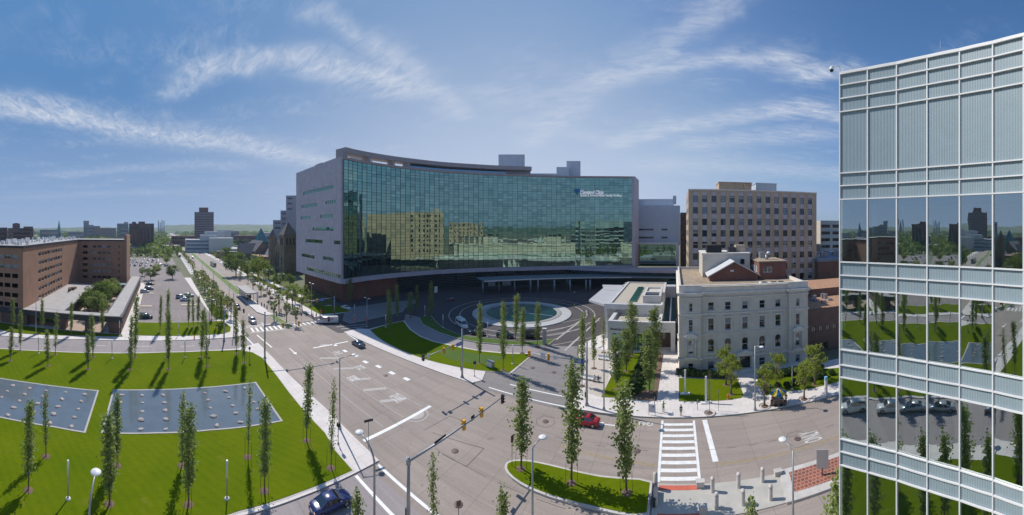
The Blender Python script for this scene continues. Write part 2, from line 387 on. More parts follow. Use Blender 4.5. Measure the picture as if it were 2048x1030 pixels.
def skyuv(px, py):
    r = F / (HY - py); a = az(px); return r * math.sin(a), r * math.cos(a)
def seg(p, q, wid, amp):
    (ax, ay), (bx, by) = skyuv(*p), skyuv(*q); dx, dy = bx - ax, by - ay; L2 = dx * dx + dy * dy
    px_, py_ = t.M('SUBTRACT', U2, ax), t.M('SUBTRACT', V2, ay)
    h = t.M('MULTIPLY', t.M('ADD', t.M('MULTIPLY', px_, dx), t.M('MULTIPLY', py_, dy)), 1 / L2, clamp=True)
    ex, ey = t.M('SUBTRACT', px_, t.M('MULTIPLY', h, dx)), t.M('SUBTRACT', py_, t.M('MULTIPLY', h, dy))
    d2 = t.M('ADD', t.M('MULTIPLY', ex, ex), t.M('MULTIPLY', ey, ey))
    return t.M('MULTIPLY', t.M('EXPONENT', t.M('MULTIPLY', d2, -1 / (wid * wid))), amp)
segs = [((-60, 205), (300, 268), .27, 1.0), ((300, 268), (640, 322), .42, .8), ((330, 195), (440, 130), .12, .6), ((440, 130), (620, 128), .13, .85), ((620, 128), (860, 185), .16, .8),
        ((640, 5), (760, 100), .07, .55), ((760, 100), (920, 230), .13, .6), ((1440, 5), (1320, 90), .07, .6), ((1320, 90), (1180, 190), .12, .55), ((1640, 150), (1450, 112), .13, .9),
        ((1450, 112), (1190, 165), .13, .75), ((1190, 165), (1060, 290), .2, .5), ((1760, 240), (1540, 222), .2, .85), ((1540, 222), (1230, 285), .22, .7), ((1230, 285), (1060, 250), .2, .35),
        ((1650, 270), (1380, 290), .3, .5), ((120, 350), (460, 330), .35, .3), ((1060, 200), (900, 190), .15, .3), ((1700, 350), (1350, 330), .7, .45), ((1960, 235), (1800, 245), .2, .4),
        ((50, 395), (350, 385), .8, .22)]
tot = None
for s_ in segs:
    g_ = seg(*s_); tot = g_ if tot is None else t.M('MAXIMUM', tot, g_)
fib = t.noise(t.scale(cv.outputs[0], (1.0, 2.6, 1), (0, 0, .55)), 4.4, 14, .74, .7)
fib2 = t.noise(cv.outputs[0], 1.3, 7, .6)
dens = t.M('MULTIPLY', tot, t.ramp(fib, .24, .68))
wis = t.M('MULTIPLY', t.M('MULTIPLY', t.ramp(fib2, .48, .75), t.ramp(fib, .42, .8)), .35)
dens = t.M('ADD', dens, t.M('MULTIPLY', wis, 1.9), clamp=True)
hz = t.ramp(sp.outputs[2], .0, .12)
dens = t.M('MULTIPLY', t.M('MULTIPLY', dens, hz), .95, clamp=True)
tint = t.mix(1.0, sky.outputs[0], (.47, .69, .87, 1), 'MULTIPLY')
low = t.mix(t.ramp(sp.outputs[2], -.02, .42), (.88, .66, .70, 1), (1, 1, 1, 1))
skyc = t.mix(1.0, tint, low, 'MULTIPLY')
skyc = t.mix(1.0, skyc, t.mix(t.ramp(sp.outputs[2], 0, .38), (2.0, 2.75, 4.1, 1), (.68, 1.62, 3.3, 1)), 'DARKEN')
# broad pale glow painted into the sky around one bearing
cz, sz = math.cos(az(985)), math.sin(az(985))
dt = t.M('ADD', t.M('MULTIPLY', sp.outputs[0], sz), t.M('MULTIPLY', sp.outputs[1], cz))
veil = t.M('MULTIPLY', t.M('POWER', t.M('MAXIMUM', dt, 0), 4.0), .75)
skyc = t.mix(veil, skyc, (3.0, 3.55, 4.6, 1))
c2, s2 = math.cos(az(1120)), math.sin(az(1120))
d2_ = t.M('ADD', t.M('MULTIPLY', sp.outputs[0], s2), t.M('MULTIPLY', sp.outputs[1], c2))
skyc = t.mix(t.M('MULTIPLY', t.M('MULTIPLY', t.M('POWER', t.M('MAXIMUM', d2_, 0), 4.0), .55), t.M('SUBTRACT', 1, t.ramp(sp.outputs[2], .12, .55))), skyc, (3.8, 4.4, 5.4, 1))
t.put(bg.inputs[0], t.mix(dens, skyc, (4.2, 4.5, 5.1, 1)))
bg.inputs[1].default_value = .145
sd = bpy.data.lights.new('sun', 'SUN'); so = bpy.data.objects.new('sun', sd); COL.objects.link(so)
sd.energy = 3.9; sd.angle = rad(.5); sd.color = (1, .95, .87)
a_ = rad(SUN_AZ); e_ = rad(SUN_EL)
sv = Vector((math.sin(a_) * math.cos(e_), math.cos(a_) * math.cos(e_), math.sin(e_)))
so.rotation_euler = sv.to_track_quat('Z', 'Y').to_euler(); so.location = (0, 0, 200)
sc.view_settings.view_transform = 'Standard'; sc.view_settings.look = 'None'; sc.view_settings.exposure = .12; sc.view_settings.gamma = 1
sc.cycles.max_bounces = 7; sc.cycles.diffuse_bounces = 2; sc.cycles.glossy_bounces = 3; sc.cycles.transparent_max_bounces = 6; sc.cycles.transmission_bounces = 2
sc.cycles.use_denoising = True

# ================= ground =================
def S(name, bm, m): return bm.build(name, m, kind='structure')
b = MB(); b.sheet([(-9000, -9000), (9000, -9000), (9000, 9000), (-9000, 9000)], -.06); S('ground', b, mat('city_ground', (.20, .19, .13), .95, .3, .004, col2=(.11, .13, .06)))
# hills: ring of wooded ridges far out
def hills():
    b = MB(); n = 720; rings = [(2300, 0), (2600, .45), (2900, .8), (3200, 1), (3700, .8), (5200, .5), (8800, .2)]
    k = 0
    for r, q in rings:
        for i in range(n):
            a = 2 * math.pi * i / n; d = math.degrees(a)
            px = X0 + F * (a if a < math.pi else a - 2 * math.pi)
            hh = 55 + 32 * noise.noise(Vector((math.cos(a) * 2.2, math.sin(a) * 2.2, 0)))
            if px < 330: hh *= .45 + .25 * max(0, (px + 200) / 530)
            elif px < 620: hh = 74 + 10 * noise.noise(Vector((a * 9, 0, 0)))
            hh += 5 * noise.noise(Vector((a * 60, r, 0))) + 3.5 * noise.noise(Vector((a * 260, r * 3, 4)))
            b.v.append((r * math.sin(a), r * math.cos(a), hh * q - .3))
    for q in range(len(rings) - 1):
        for i in range(n):
            j = (i + 1) % n; b.f.append((q * n + i, q * n + j, (q + 1) * n + j, (q + 1) * n + i)); b.m.append(0); b.sm.append(True)
    return b
S('hills', hills(), mat('wooded_hill', (.14, .19, .07), .95, 0, .012, col2=(.03, .06, .025)))
# roads
b = MB()
cs = [(-79.5, 24), (-79.6, 12), (-79.3, 0), (-77.5, -15), (-75, -28), (-71.5, -40), (-64, -62), (-40, -110)]
cw_ = [(-87.8, 24), (-87.6, 10), (-87, -10), (-85.6, -22), (-82.5, -34), (-78.5, -52), (-70, -75), (-48, -118)]
b.sheet([(-2600, 24), (-88.5, 24), (-33, 24), (500, 24), (500, 51.5), (-33, 51.5), (-90, 50), (-2600, 50)], 0)
S('road', b, M['road'])
b = MB(); b.sheet(cw_ + cs[::-1], -.004 + .008); S('side_street', b, M['road2'])
b = MB(); b.sheet([(-33.2, 24.3), (-33.4, 8), (-32, 0), (-29.4, -10), (-25.6, -22), (-20, -38), (-14, -60), (-8, -60), (-12, -38), (-16, -22), (-19, -8), (-20.5, 4), (-20.5, 24.3)], .004); S('cross_street', b, M['road2'])
# kerbed slabs (kerb edge + top)
def slab(name, pts, m, h=.13, kerb=True, kind=True):
    b = MB(); b.prism(pts, -.05, h, 0, 1 if kerb else 0, bottom=False); return S(name, b, [M['kerb'], m] if kerb else m)
def inset(pts, d):
    p = [Vector((q[0], q[1])) for q in pts]; A = sum(p[i].x * p[(i + 1) % len(p)].y - p[(i + 1) % len(p)].x * p[i].y for i in range(len(p)))
    if A < 0: p.reverse()
    out = []
    for i in range(len(p)):
        e1 = (p[i] - p[i - 1]).normalized(); e2 = (p[(i + 1) % len(p)] - p[i]).normalized()
        n1 = Vector((-e1.y, e1.x)); n2 = Vector((-e2.y, e2.x)); nn = (n1 + n2); L = max(.3, nn.length_squared / 2)
        out.append(p[i] + nn / L * d * .5 * 1.0 if L < .31 else p[i] + nn.normalized() * (d / max(.35, nn.normalized().dot(n1))))
    return out
def smooth(pts, n=4):
    out = []; N = len(pts)
    for i in range(N):
        p0, p1, p2, p3 = [Vector((q[0], q[1])) for q in (pts[i - 1], pts[i], pts[(i + 1) % N], pts[(i + 2) % N])]
        for k in range(n):
            u = k / n; out.append(.5 * ((2 * p1) + (p2 - p0) * u + (2 * p0 - 5 * p1 + 4 * p2 - p3) * u * u + (-p0 + 3 * p1 - 3 * p2 + p3) * u ** 3))
    return out
def lawn(name, pts, h=.16, kerbw=.22, m='lawn', tuft=True):
    b = MB(); b.prism(pts, -.05, h - .02, bottom=False); S(name + '_kerb' if 0 else 'kerb', b, M['kerb'])
    b = MB(); b.prism(inset(pts, kerbw), 0, h + .015, bottom=False); S(name, b, M[m])
# park lawn block with pavement along the avenue
park = [(-33.2, 25.9), (-48, 26.0), (-62, 25.2), (-72, 25.0), (-82, 24.6)] + [(-79.4, 18), (-79.6, 12), (-79.3, 0), (-77.5, -15), (-75, -28), (-71.5, -40), (-64, -62), (-40, -80), (-16, -60), (-20, -38), (-25.5, -22), (-29.2, -10), (-31.8, 0), (-33.0, 8), (-33.2, 15)]
slab('sidewalk', park, M['walk'])
pl = [(-33.55, 22.3), (-38, 22.3), (-42, 22.9), (-48, 22.6), (-55, 22.6), (-62, 22.8), (-72, 22.8), (-76, 21.5), (-78.5, 18.5), (-79.2, 12), (-79.0, 0), (-77.2, -15), (-74.7, -28), (-71.2, -40), (-63.7, -62), (-40, -79.5), (-16.5, -60), (-20.4, -38), (-25.9, -22), (-29.6, -10), (-32.2, 0), (-33.4, 8), (-33.6, 15)]
lawn('park_lawn', pl, .17, .2)
# north pavement of the avenue
def w2(*a): return [(p.x, p.y) for p in a]
north = [(-2600, 50), (-300, 50), (-120, 49.6), (-99, 49.6), (-99, 62), (-112, 66), (-112, 90), (-2600, 90)]
slab('sidewalk', [(-2600, 50), (-300, 50), (-120, 49.6), (-99, 49.6), (-99, 62), (-112, 63), (-112, 55.5), (-2600, 55.5)], M['walk'])
slab('sidewalk', [(-2600, 24), (-300, 24), (-125, 24), (-93, 24), (-89, 23), (-88, 20), (-87.8, 10), (-87, -10), (-85.6, -22), (-82.5, -34), (-78.5, -52), (-70, -75), (-60, -95), (-200, -95), (-200, 18), (-2600, 18)], M['walk'], .12)
# north-east block: between forecourt drive and avenue
l2 = w2(c7(20, 480), c7(150, 470), c7(300, 430), c7(430, 402), c7(480, 470), c7(560, 525), c7(660, 565), c7(820, 600), c7(1030, 640), c7(1250, 660), c7(1465, 660), c7(1270, 828))
eb = [(-36.8, 58.3), (-35.6, 53.5), (-34.4, 52.1), (-37, 51.2), (-60, 50.2), (-80, 49.7)]
slab('sidewalk', l2[1:] + [(-39.2, 60)] + eb[:0] + [(-37.5, 57), (-36, 53.5), (-37, 51.4), (-60, 50.4), (-80.5, 49.7), (-81, 55)], M['walk'])
lz = w2(c7(155, 478), c7(300, 433), c7(425, 407), c7(475, 475), c7(555, 530), c7(655, 570), c7(815, 606), c7(1030, 646), c7(1250, 666), c7(1452, 668), c7(1268, 818), c7(1130, 812), c7(1000, 800), c7(850, 775), c7(700, 742), c7(590, 712), c7(500, 680), c7(390, 635), c7(290, 585), c7(215, 535))
lawn('corner_lawn', lz, .17, .15)
b = MB(); b.sheet(smooth(w2(c7(700, 640), c7(830, 640), c7(1000, 668), c7(1190, 690), c7(1180, 720), c7(1060, 745), c7(900, 738), c7(760, 700)), 3), .192); S('ground_cover_patch', b, M['cover'])
# forecourt
b = MB(); b.sheet([(-104, 48), (-81, 48), (-74, 60), (-60, 62), (-38, 72), (-36.5, 76), (-24.5, 79.5), (-18, 90), (-12, 120), (-8, 200), (-60, 210), (-125, 150), (-118, 70)], .02); S('forecourt', b, M['paver'])
b = MB(); b.sheet([(-36, 51), (-17.5, 51), (-18, 58), (-19.5, 66), (-23, 74), (-24.5, 79.6), (-36.5, 76.2), (-38.5, 72), (-46, 67)], .026); S('driveway', b, M['drive'])
# crescent drive
cr = w2(c7(440, 350), c7(430, 400), c7(480, 470), c7(560, 525), c7(660, 565), c7(820, 600), c7(1030, 640), c7(1250, 660), c7(1465, 660), c7(1560, 612), c7(1500, 606), c7(1200, 598), c7(1000, 580), c7(860, 552), c7(700, 500), c7(570, 430), c7(540, 372))
b = MB(); b.sheet(cr, .034); S('crescent_drive', b, M['road2'])
isl = w2(c7(545, 378), c7(575, 432), c7(700, 497), c7(860, 548), c7(1000, 575), c7(1200, 594), c7(1500, 601), c7(1560, 605), c7(1635, 548), c7(1400, 572), c7(1250, 562), c7(1100, 545), c7(950, 528), c7(860, 512), c7(740, 460), c7(680, 410), c7(645, 366))
lawn('crescent_island', isl, .2, .2, 'cover')
# pale bands in forecourt paving
b = MB(); FC = (-52.6, 103.4)
def ringband(b, c, r0, r1, a0, a1, z, n=60, m=0):
    for i in range(n):
        u = a0 + (a1 - a0) * i / n; v = a0 + (a1 - a0) * (i + 1) / n
        b.poly([(c[0] + r0 * math.cos(u), c[1] + r0 * math.sin(u), z), (c[0] + r1 * math.cos(u), c[1] + r1 * math.sin(u), z), (c[0] + r1 * math.cos(v), c[1] + r1 * math.sin(v), z), (c[0] + r0 * math.cos(v), c[1] + r0 * math.sin(v), z)], m)
ringband(b, FC, 21.8, 22.15, 0, 6.28, .028); ringband(b, FC, 25.6, 25.95, 0, 6.28, .028)
for p, q, w_ in [((1870, 320), (1880, 365), .4), ((1870, 370), (1630, 555), .55), ((1981, 380), (1700, 640), .55), ((1240, 490), (1600, 430), .25), ((1600, 430), (1850, 385), .25), ((1430, 500), (1981, 400), .25), ((1560, 515), (1830, 470), .25), ((1600, 597), (1800, 560), .25), ((1800, 560), (1981, 520), .25)]:
    A, B = c7(*p), c7(*q); d = (B - A).normalized(); n_ = Vector((-d.y, d.x, 0)) * w_ / 2; zq = .030 + .0003 * p[0] / 100
    b.poly([(A - n_) + Vector((0, 0, zq)), (A + n_) + Vector((0, 0, zq)), (B + n_) + Vector((0, 0, zq)), (B - n_) + Vector((0, 0, zq))])
S('paving_bands', b, M['band'])
# pavement and small lawn beside the hospital base
slab('sidewalk', w2(c7(-60, 400), c7(-40, 330), c7(0, 300), c7(250, 262), c7(520, 235), c7(520, 262), c7(440, 300), c7(420, 330), c7(0, 425)), M['drive'], .12)  # darker driveway concrete puts extra shade into this pavement's colour
lawn('hospital_lawn', [(-101, 52.5), (-99.5, 60), (-99, 64.5), (-108, 65.5), (-112, 60), (-113, 53)], .17, .15)
# plaza east of the driveway
pz = [(-17.2, 51.3), (-15.5, 51.7), (120, 51.7), (120, 66), (29.5, 66), (29.5, 100), (-8, 112), (-20, 92), (-24.4, 80), (-22.6, 74), (-19.2, 66), (-17.6, 58)]
slab('sidewalk', pz, M['walk'], .13)
b = MB(); b.sheet([(-16.5, 57.5), (-13.5, 56.5), (-12.2, 58), (-16, 78.5), (-23.5, 79.5), (-21.8, 74), (-18.6, 66), (-17, 60)], .136); S('plaza', b, M['walk2'])
lawn('garden_lawn', w2(P(1201, 796), P(1245, 707), P(1284, 707), P(1255, 799)), .19, .1)
b = MB(); b.prism(w2(P(1255, 799.5), P(1284.5, 707), P(1327, 709), P(1313, 804)), 0, .18, bottom=False); S('planting_bed', b, M['mulch'])
b = MB(); b.prism(w2(P(1278, 765), P(1292, 712), P(1316, 712), P(1306, 785), P(1280, 782)), 0, .22, bottom=False); S('ground_cover_bed', b, M['cover'])
lawn('front_lawn', w2(cw(577, 772), cw(577, 903), cw(700, 905), cw(850, 897), cw(925, 885), cw(940, 870), cw(905, 780)), .19, .06)
lawn('front_lawn', w2(cw(1010, 772), cw(1062, 872), cw(1150, 850), cw(1300, 835), cw(1465, 795), cw(1620, 760), cw(1640, 700), cw(1300, 725)), .19, .06)
# medians and station in the avenue
med = smooth([(-2.7, 38.4), (-9, 38.4), (-15.5, 38.3), (-19, 37.6), (-20.6, 36.2), (-19.6, 34.6), (-16, 33.7), (-9, 33.7), (-2.7, 33.9)], 3)
med = [p for p in med if p.x < -2.6] 
lawn('median_lawn', med, .24, .3)
b = MB(); b.prism([(-2.5, 38.3), (-2.5, 33.6), (12.6, 33.6), (12.6, 37.9)], -.05, .1, 0, 1, False); S('station_platform', b, [M['kerb'], mat('platform_concrete', (.47, .45, .41), .8, .1, .6)])
b = MB(); b.box(-1.9, 2.7, 37.3, 38.0, .1, .112); b.box(-1.9, 2.7, 33.65, 34.2, .1, .112); S('tactile_strip', b, M['red'])
b = MB(); b.prism([(12.6, 38.2), (11.9, 33.4), (60, 32), (60, 37.6)], -.05, .26, 0, 0, False); S('planter_kerb', b, M['kerb'])
b = MB(); b.sheet([(13.6, 37.5), (13.2, 34.4), (59, 33), (59, 36.9)], .268); S('brick_paving', b, M['brickpave'])
b = MB(); b.prism([(-2600, 37.4), (-144, 37.4), (-144, 33.2), (-2600, 33.2)], -.05, .14, 0, 0, False); b.prism([(-91.6, 38.9), (-107, 38.6), (-107, 35.6), (-92.2, 36.2), (-90.6, 37.6)], -.05, .14, 0, 0, False); S('median', b, M['kerb'])
b = MB(); b.prism([(-2590, 37.1), (-145, 37.1), (-145, 33.5), (-2590, 33.5)], 0, .2, bottom=False); b.prism([(-92, 38.6), (-106.6, 38.3), (-106.6, 35.9), (-92.6, 36.5), (-91.2, 37.6)], 0, .2, bottom=False); S('median_planting', b, mat('median_plants', (.16, .22, .07), .95, .4, 1.2, bump=1, bs=3))
b = MB(); b.prism([(-106, 16.9), (-106, 20.6), (-215, 20.6), (-215, 16.9)], 0, .17, bottom=False); S('verge_planting', b, mat('verge_plants', (.20, .21, .09), .95, .4, .5, col2=(.10, .12, .05)))
b = MB(); b.prism([(-144, 37.4), (-144, 33.2), (-112, 33.2), (-112, 37.4)], -.05, .3, bottom=False); b.prism([(-112, 36.8), (-112, 33.2), (-107, 35.0), (-107, 38.0)], -.05, .3, bottom=False); S('station_platform', b, M['walk'])
slab('path', [(-89.9, -8.9), (-89.9, -11.1), (-104.6, -11.1), (-175, -11.2), (-175, -9.6), (-104.6, -8.9)], M['walk'], .135, False)
# small lawns west of side street, parking lot
lawn('verge_lawn', [(-91.2, -8.8), (-104.2, -8.8), (-104.2, 19.5), (-97, 20.5), (-93, 19.5), (-91.2, 17), (-90.8, 8)], .18, .1)
lawn('verge_lawn', [(-91.6, -11.6), (-89.7, -11.2), (-88.4, -22), (-85.6, -34), (-84, -42), (-87, -60), (-91.6, -60)], .18, .05)
lawn('verge_lawn', smooth([(-106, 21.5), (-118, 22.5), (-128, 20), (-122, 17), (-108, 18)], 3), .18, .1)
b = MB(); b.sheet([(-104.6, -10.5), (-104.6, 17), (-126, 16), (-200, 13), (-335, 9), (-335, -75), (-180, -75), (-180, -10.5)], .126); S('parking_lot', b, M['lot'])
b = MB()
for x in [-107.5 - 2.75 * i for i in range(18)]: b.box(x - .05, x + .05, -10, -4.9, .128, .134)
for x in [-107.5 - 2.75 * i for i in range(14)]: b.box(x - .05, x + .05, 9.5, 14.5, .128, .134)
S('parking_markings', b, M['paint_old'])
for k, q in enumerate([(-127, -124.6, -10.4, -4.4), (-129, -126.4, 7, 13), (-152, -149.6, -10.4, -4.4)]):
    b = MB(); b.box(*q, .1, .3); S('parking_island', b, mat('island_concrete%d' % k, (.52, .43, .34), .85, .1, 1))
slab('sidewalk', [(-20.5, 24.2), (7, 24.2), (7, -60), (-8, -60), (-12, -38), (-16, -22), (-19, -8), (-20.5, 4)], M['walk'], .13)
lawn('garden_lawn', [(-17.5, 19), (5, 19), (5, 6), (-17.5, 3)], .19, .1)
lawn('garden_lawn', [(-16.5, 0), (0, 2), (0, -40), (-9.5, -38), (-13.5, -22)], .19, .1)
# ---- road markings ----
b = MB(); z0, z1 = .012, .013
def bar(x0, y0, x1, y1, w, m=0, zz=.0135):
    A, B = Vector((x0, y0, 0)), Vector((x1, y1, 0)); d = (B - A).normalized(); n_ = Vector((-d.y, d.x, 0)) * w / 2; u = Vector((0, 0, zz))
    b.poly([A - n_ + u, B - n_ + u, B + n_ + u, A + n_ + u], m)
bar(-37.7, 26.6, -37.7, 40.4, .6)
bar(-73.6, 36.4, -73.4, 46.7, .5)
for p in [(670, 690), (690, 702), (711, 711), (731, 724), (757, 733), (784, 746), (813, 758)]:
    q = P(*p); bar(q.x - .75, q.y, q.x + .75, q.y, .9)
bar(-32.9, 22.1, -21, 22.1, .4); bar(-32.8, 25.4, -21.5, 25.4, .4)
bar(-33.4, 51.9, -17.9, 51.9, .3, zz=.034); bar(-30.5, 55.0, -18.0, 55.0, .3, zz=.034)
# zebra by the station
bar(-2.0, 51, -2.0, 38.6, .35); bar(2.9, 51, 2.9, 38.6, .35)
for i in range(9): bar(-1.8, 50.0 - i * 1.36, 2.7, 50.0 - i * 1.36, .62)
bar(4.6, 51, 5.2, 41.7, .75)
# far crossing
for i in range(7): bar(-95.2, 26.3 + i * 1.45, -91.5, 26.1 + i * 1.45, .6)
bar(-97.4, 25.5, -97.4, 34.5, .35); bar(-96, 25, -96, 35.5, .25); bar(-91, 25, -91, 35.5, .25)
for i in range(6): bar(-95.5, 40.2 + i * 1.5, -92, 40.2 + i * 1.5, .55)
bar(-88.6, 22.6, -80, 23.2, .35); bar(-88.6, 26.2, -78, 27, .35)
bar(-82.5, 50.1, -71, 49.2, .35); bar(-86, 50.6, -83.4, 60, .2, zz=.034); bar(-83.5, 50.6, -81.4, 59, .2, zz=.034)
for x in (-105, -125, -200, -260): bar(x, 29.6, x - 6, 29.6, .2)
for x in range(-84, -76, 100): pass
for y in (-3, -14.5, 8): 
    x = -83.4 if y > -10 else -82.4; bar(x, y, x + .3, y - 3.6, .14)
# turn arrows
def arrow(c, d, L=3.2, m=0):
    d = Vector(d).normalized(); n_ = Vector((-d.y, d.x)); c = Vector(c)
    bar(c.x, c.y, (c + d * L).x, (c + d * L).y, .25, m)
    t_ = c + d * (L + 1.3); u = [c + d * L - n_ * .55, t_, c + d * L + n_ * .55]; b.poly([(q.x, q.y, .0142) for q in (u[0], u[1], u[2])][::-1] if 0 else [(q.x, q.y, .0142) for q in u], m)
q = P(484, 655); arrow((-76, 31), (1, 0)); arrow((-100, 31), (1, 0)); arrow((-113, 47.5), (-1, 0)); arrow((-9, 48.9), (-1, 0), 2)
q = P(1284, 847); ringband(b, (q.x, q.y), .38, .5, 0, 6.28, .0135, 16); ringband(b, (q.x + 1.2, q.y), .38, .5, 0, 6.28, .0135, 16); bar(q.x, q.y, q.x + 1.2, q.y + .1, .12)
S('road_markings', b, M['paint'])
b = MB()
W1 = [(757, 640), (660, 700)]
bar(-72, 38.9, -38.4, 39.3, .14, 0); bar(-70, 34.7, -38.4, 34.9, .14, 0); bar(-68, 30.6, -38.6, 30.9, .12, 0)
for i, x in enumerate((-66, -59.5, -53.5, -48.5, -43.5)): bar(x + .9, 38.8, x - 1.1, 35.0, .9, 0, .0146)
for i, x in enumerate((-40.4,)): ringband(b, (-37.9, 36.9), 2.0, 2.2, math.pi * .5, -math.pi * .5, .0125, 24); ringband(b, (-37.9, 36.9), 0, 1.5, math.pi * .5, -math.pi * .5, .0125, 24)
ringband(b, (-73.3, 39.8), 0, 1.5, math.pi * .5, math.pi * 1.5, .0125, 20)
S('worn_markings', b, M['paint_old'])
b = MB(); 
def yl(a, c, w): 
    A, B = P(*a), P(*c); bar(A.x, A.y, B.x, B.y, w)
bar(-16, 42.2, -2.4, 41.2, .1); bar(-16, 42.45, -2.4, 41.45, .1); bar(5.5, 41.1, 60, 41.4, .1); bar(5.5, 41.35, 60, 41.65, .1)
S('centre_line', b, M['yellow_line'])
b = MB()
for k in range(26): bar(-17 + k * 3, 43.9 + .02 * k, -15.6 + k * 3, 43.9 + .02 * k, .05)
for k in range(14): bar(-70 + k * 5, 33.0, -66.5 + k * 5, 33.0, .04)
q = [P(865, 865), P(968, 897), P(933, 933), P(884, 908)]
for i in range(3): bar(q[i].x, q[i].y, q[i + 1].x, q[i + 1].y, .07)
q = [P(*p) for p in ((848, 860), (900, 832), (925, 842))]
for i in range(2): bar(q[i].x, q[i].y, q[i + 1].x, q[i + 1].y, .06)
for c_, r_ in ((P(1091, 843), 1.6), (P(1596, 878), 1.9)):
    for i in range(6): bar(c_.x + r_ * math.cos(i * 1.047), c_.y + r_ * math.sin(i * 1.047), c_.x + r_ * math.cos(i * 1.047 + 1.047), c_.y + r_ * math.sin(i * 1.047 + 1.047), .05)
S('pavement_joints', b, mat('joint_sealant', (.08, .07, .065), .9, .1, 1))
# manholes, drain covers
mh = [(910, 902, 'round iron manhole cover in the middle of the junction'), (1091, 843, 'round iron manhole cover left of the red car'), (1595, 878, 'rusty manhole cover beside the ONLY lettering near the glass tower'),
      (1065, 736, 'left of two manhole covers in the clinic driveway'), (1107.5, 745, 'right of two manhole covers in the clinic driveway'), (771, 751, 'small manhole cover beside the dashed lane squares'), (1274, 902, 'small round cover in the road between median trees and zebra crossing'),
      (917, 1009, 'small dark cover at the bottom edge of the junction')]
for x, y, l in mh:
    q = P(x, y); b = MB(); b.lathe([(0.001, .05), (.42, .05), (.5, .02), (.5, 0)], (0, 0, 0), 18); b.build('manhole_cover', M['hatch'], None, False, l, 'manhole cover', 'manhole covers in the roadway', None, (q.x, q.y, 0 if y > 760 or x < 1000 else .03))
# text on the ground and elsewhere
FONT = None
def textmesh(s, ext=.0, bold=0):
    cu = bpy.data.curves.new('txt', 'FONT'); cu.body = s; cu.extrude = ext; cu.offset = bold; cu.align_x = 'CENTER'; cu.align_y = 'CENTER'; cu.resolution_u = 3
    o = bpy.data.objects.new('txt', cu); COL.objects.link(o); bpy.context.view_layer.update()
    dg = bpy.context.evaluated_depsgraph_get(); me = bpy.data.meshes.new_from_object(o.evaluated_get(dg)); bpy.data.objects.remove(o)
    return me
def text(s, w, h, mtx, m, name, parent=None, ext=.02, bold=.0, **kw):
    me = textmesh(s, ext, bold)
    xs = [v.co.x for v in me.vertices]; ys = [v.co.y for v in me.vertices]; W_ = max(xs) - min(xs); H_ = max(ys) - min(ys); cx = (max(xs) + min(xs)) / 2; cy = (max(ys) + min(ys)) / 2
    for v in me.vertices: v.co.x = (v.co.x - cx) * w / W_; v.co.y = (v.co.y - cy) * h / H_
    me.transform(mtx); me.materials.clear(); me.materials.append(m)
    return link(name, me, parent, **kw)
for (x, y), s, w, h, up, nm in (((675, 706), 'ONLY', 2.2, 2.3, 1, 'far'), ((720, 735), 'BUS', 1.9, 2.2, 1, ''), ((706, 757), 'BUS', 1.9, 2.2, 1, ''), ((795, 796), 'ONLY', 2.4, 2.8, 1, ''), ((1622, 873), 'ONLY', 2.5, 2.8, -1, '')):
    q = P(x, y); ang = -math.pi / 2 if up > 0 else math.pi / 2
    text(s, w, h, Matrix.Translation((q.x, q.y, .018)) @ Matrix.Rotation(ang, 4, 'Z'), M['paint_mid'], 'road_lettering', ext=.001, bold=.02, kind='structure')
# ================= buildings =================
def wall(b, o, u, W, z0, z1, rects, depth=.25, m=0, mr=None):
    """vertical wall from o along u (outward = right-hand side) with real window openings"""
    mr = m if mr is None else mr
    u = Vector((u[0], u[1], 0)).normalized(); o = Vector((o[0], o[1], 0)); inn = Vector((-u.y, u.x, 0)) * depth
    us = sorted({0, W} | {r[0] for r in rects} | {r[1] for r in rects}); zs = sorted({z0, z1} | {r[2] for r in rects} | {r[3] for r in rects})
    def pt(s, z, d=0): q = o + u * s + inn * d; return (q.x, q.y, z)
    for i in range(len(us) - 1):
        run = None
        for j in range(len(zs) - 1):
            cu, cz = (us[i] + us[i + 1]) / 2, (zs[j] + zs[j + 1]) / 2
            hole = any(r[0] < cu < r[1] and r[2] < cz < r[3] for r in rects)
            if hole:
                if run is not None: b.poly([pt(us[i], run), pt(us[i + 1], run), pt(us[i + 1], zs[j]), pt(us[i], zs[j])], m); run = None
            elif run is None: run = zs[j]
        if run is not None: b.poly([pt(us[i], run), pt(us[i + 1], run), pt(us[i + 1], z1), pt(us[i], z1)], m)
    for a, c, d, e in rects:
        b.poly([pt(a, d), pt(c, d), pt(c, d, 1), pt(a, d, 1)], mr); b.poly([pt(c, e), pt(a, e), pt(a, e, 1), pt(c, e, 1)], mr)
        b.poly([pt(a, e), pt(a, d), pt(a, d, 1), pt(a, e, 1)], mr); b.poly([pt(c, d), pt(c, e), pt(c, e, 1), pt(c, d, 1)], mr)
WM = {}
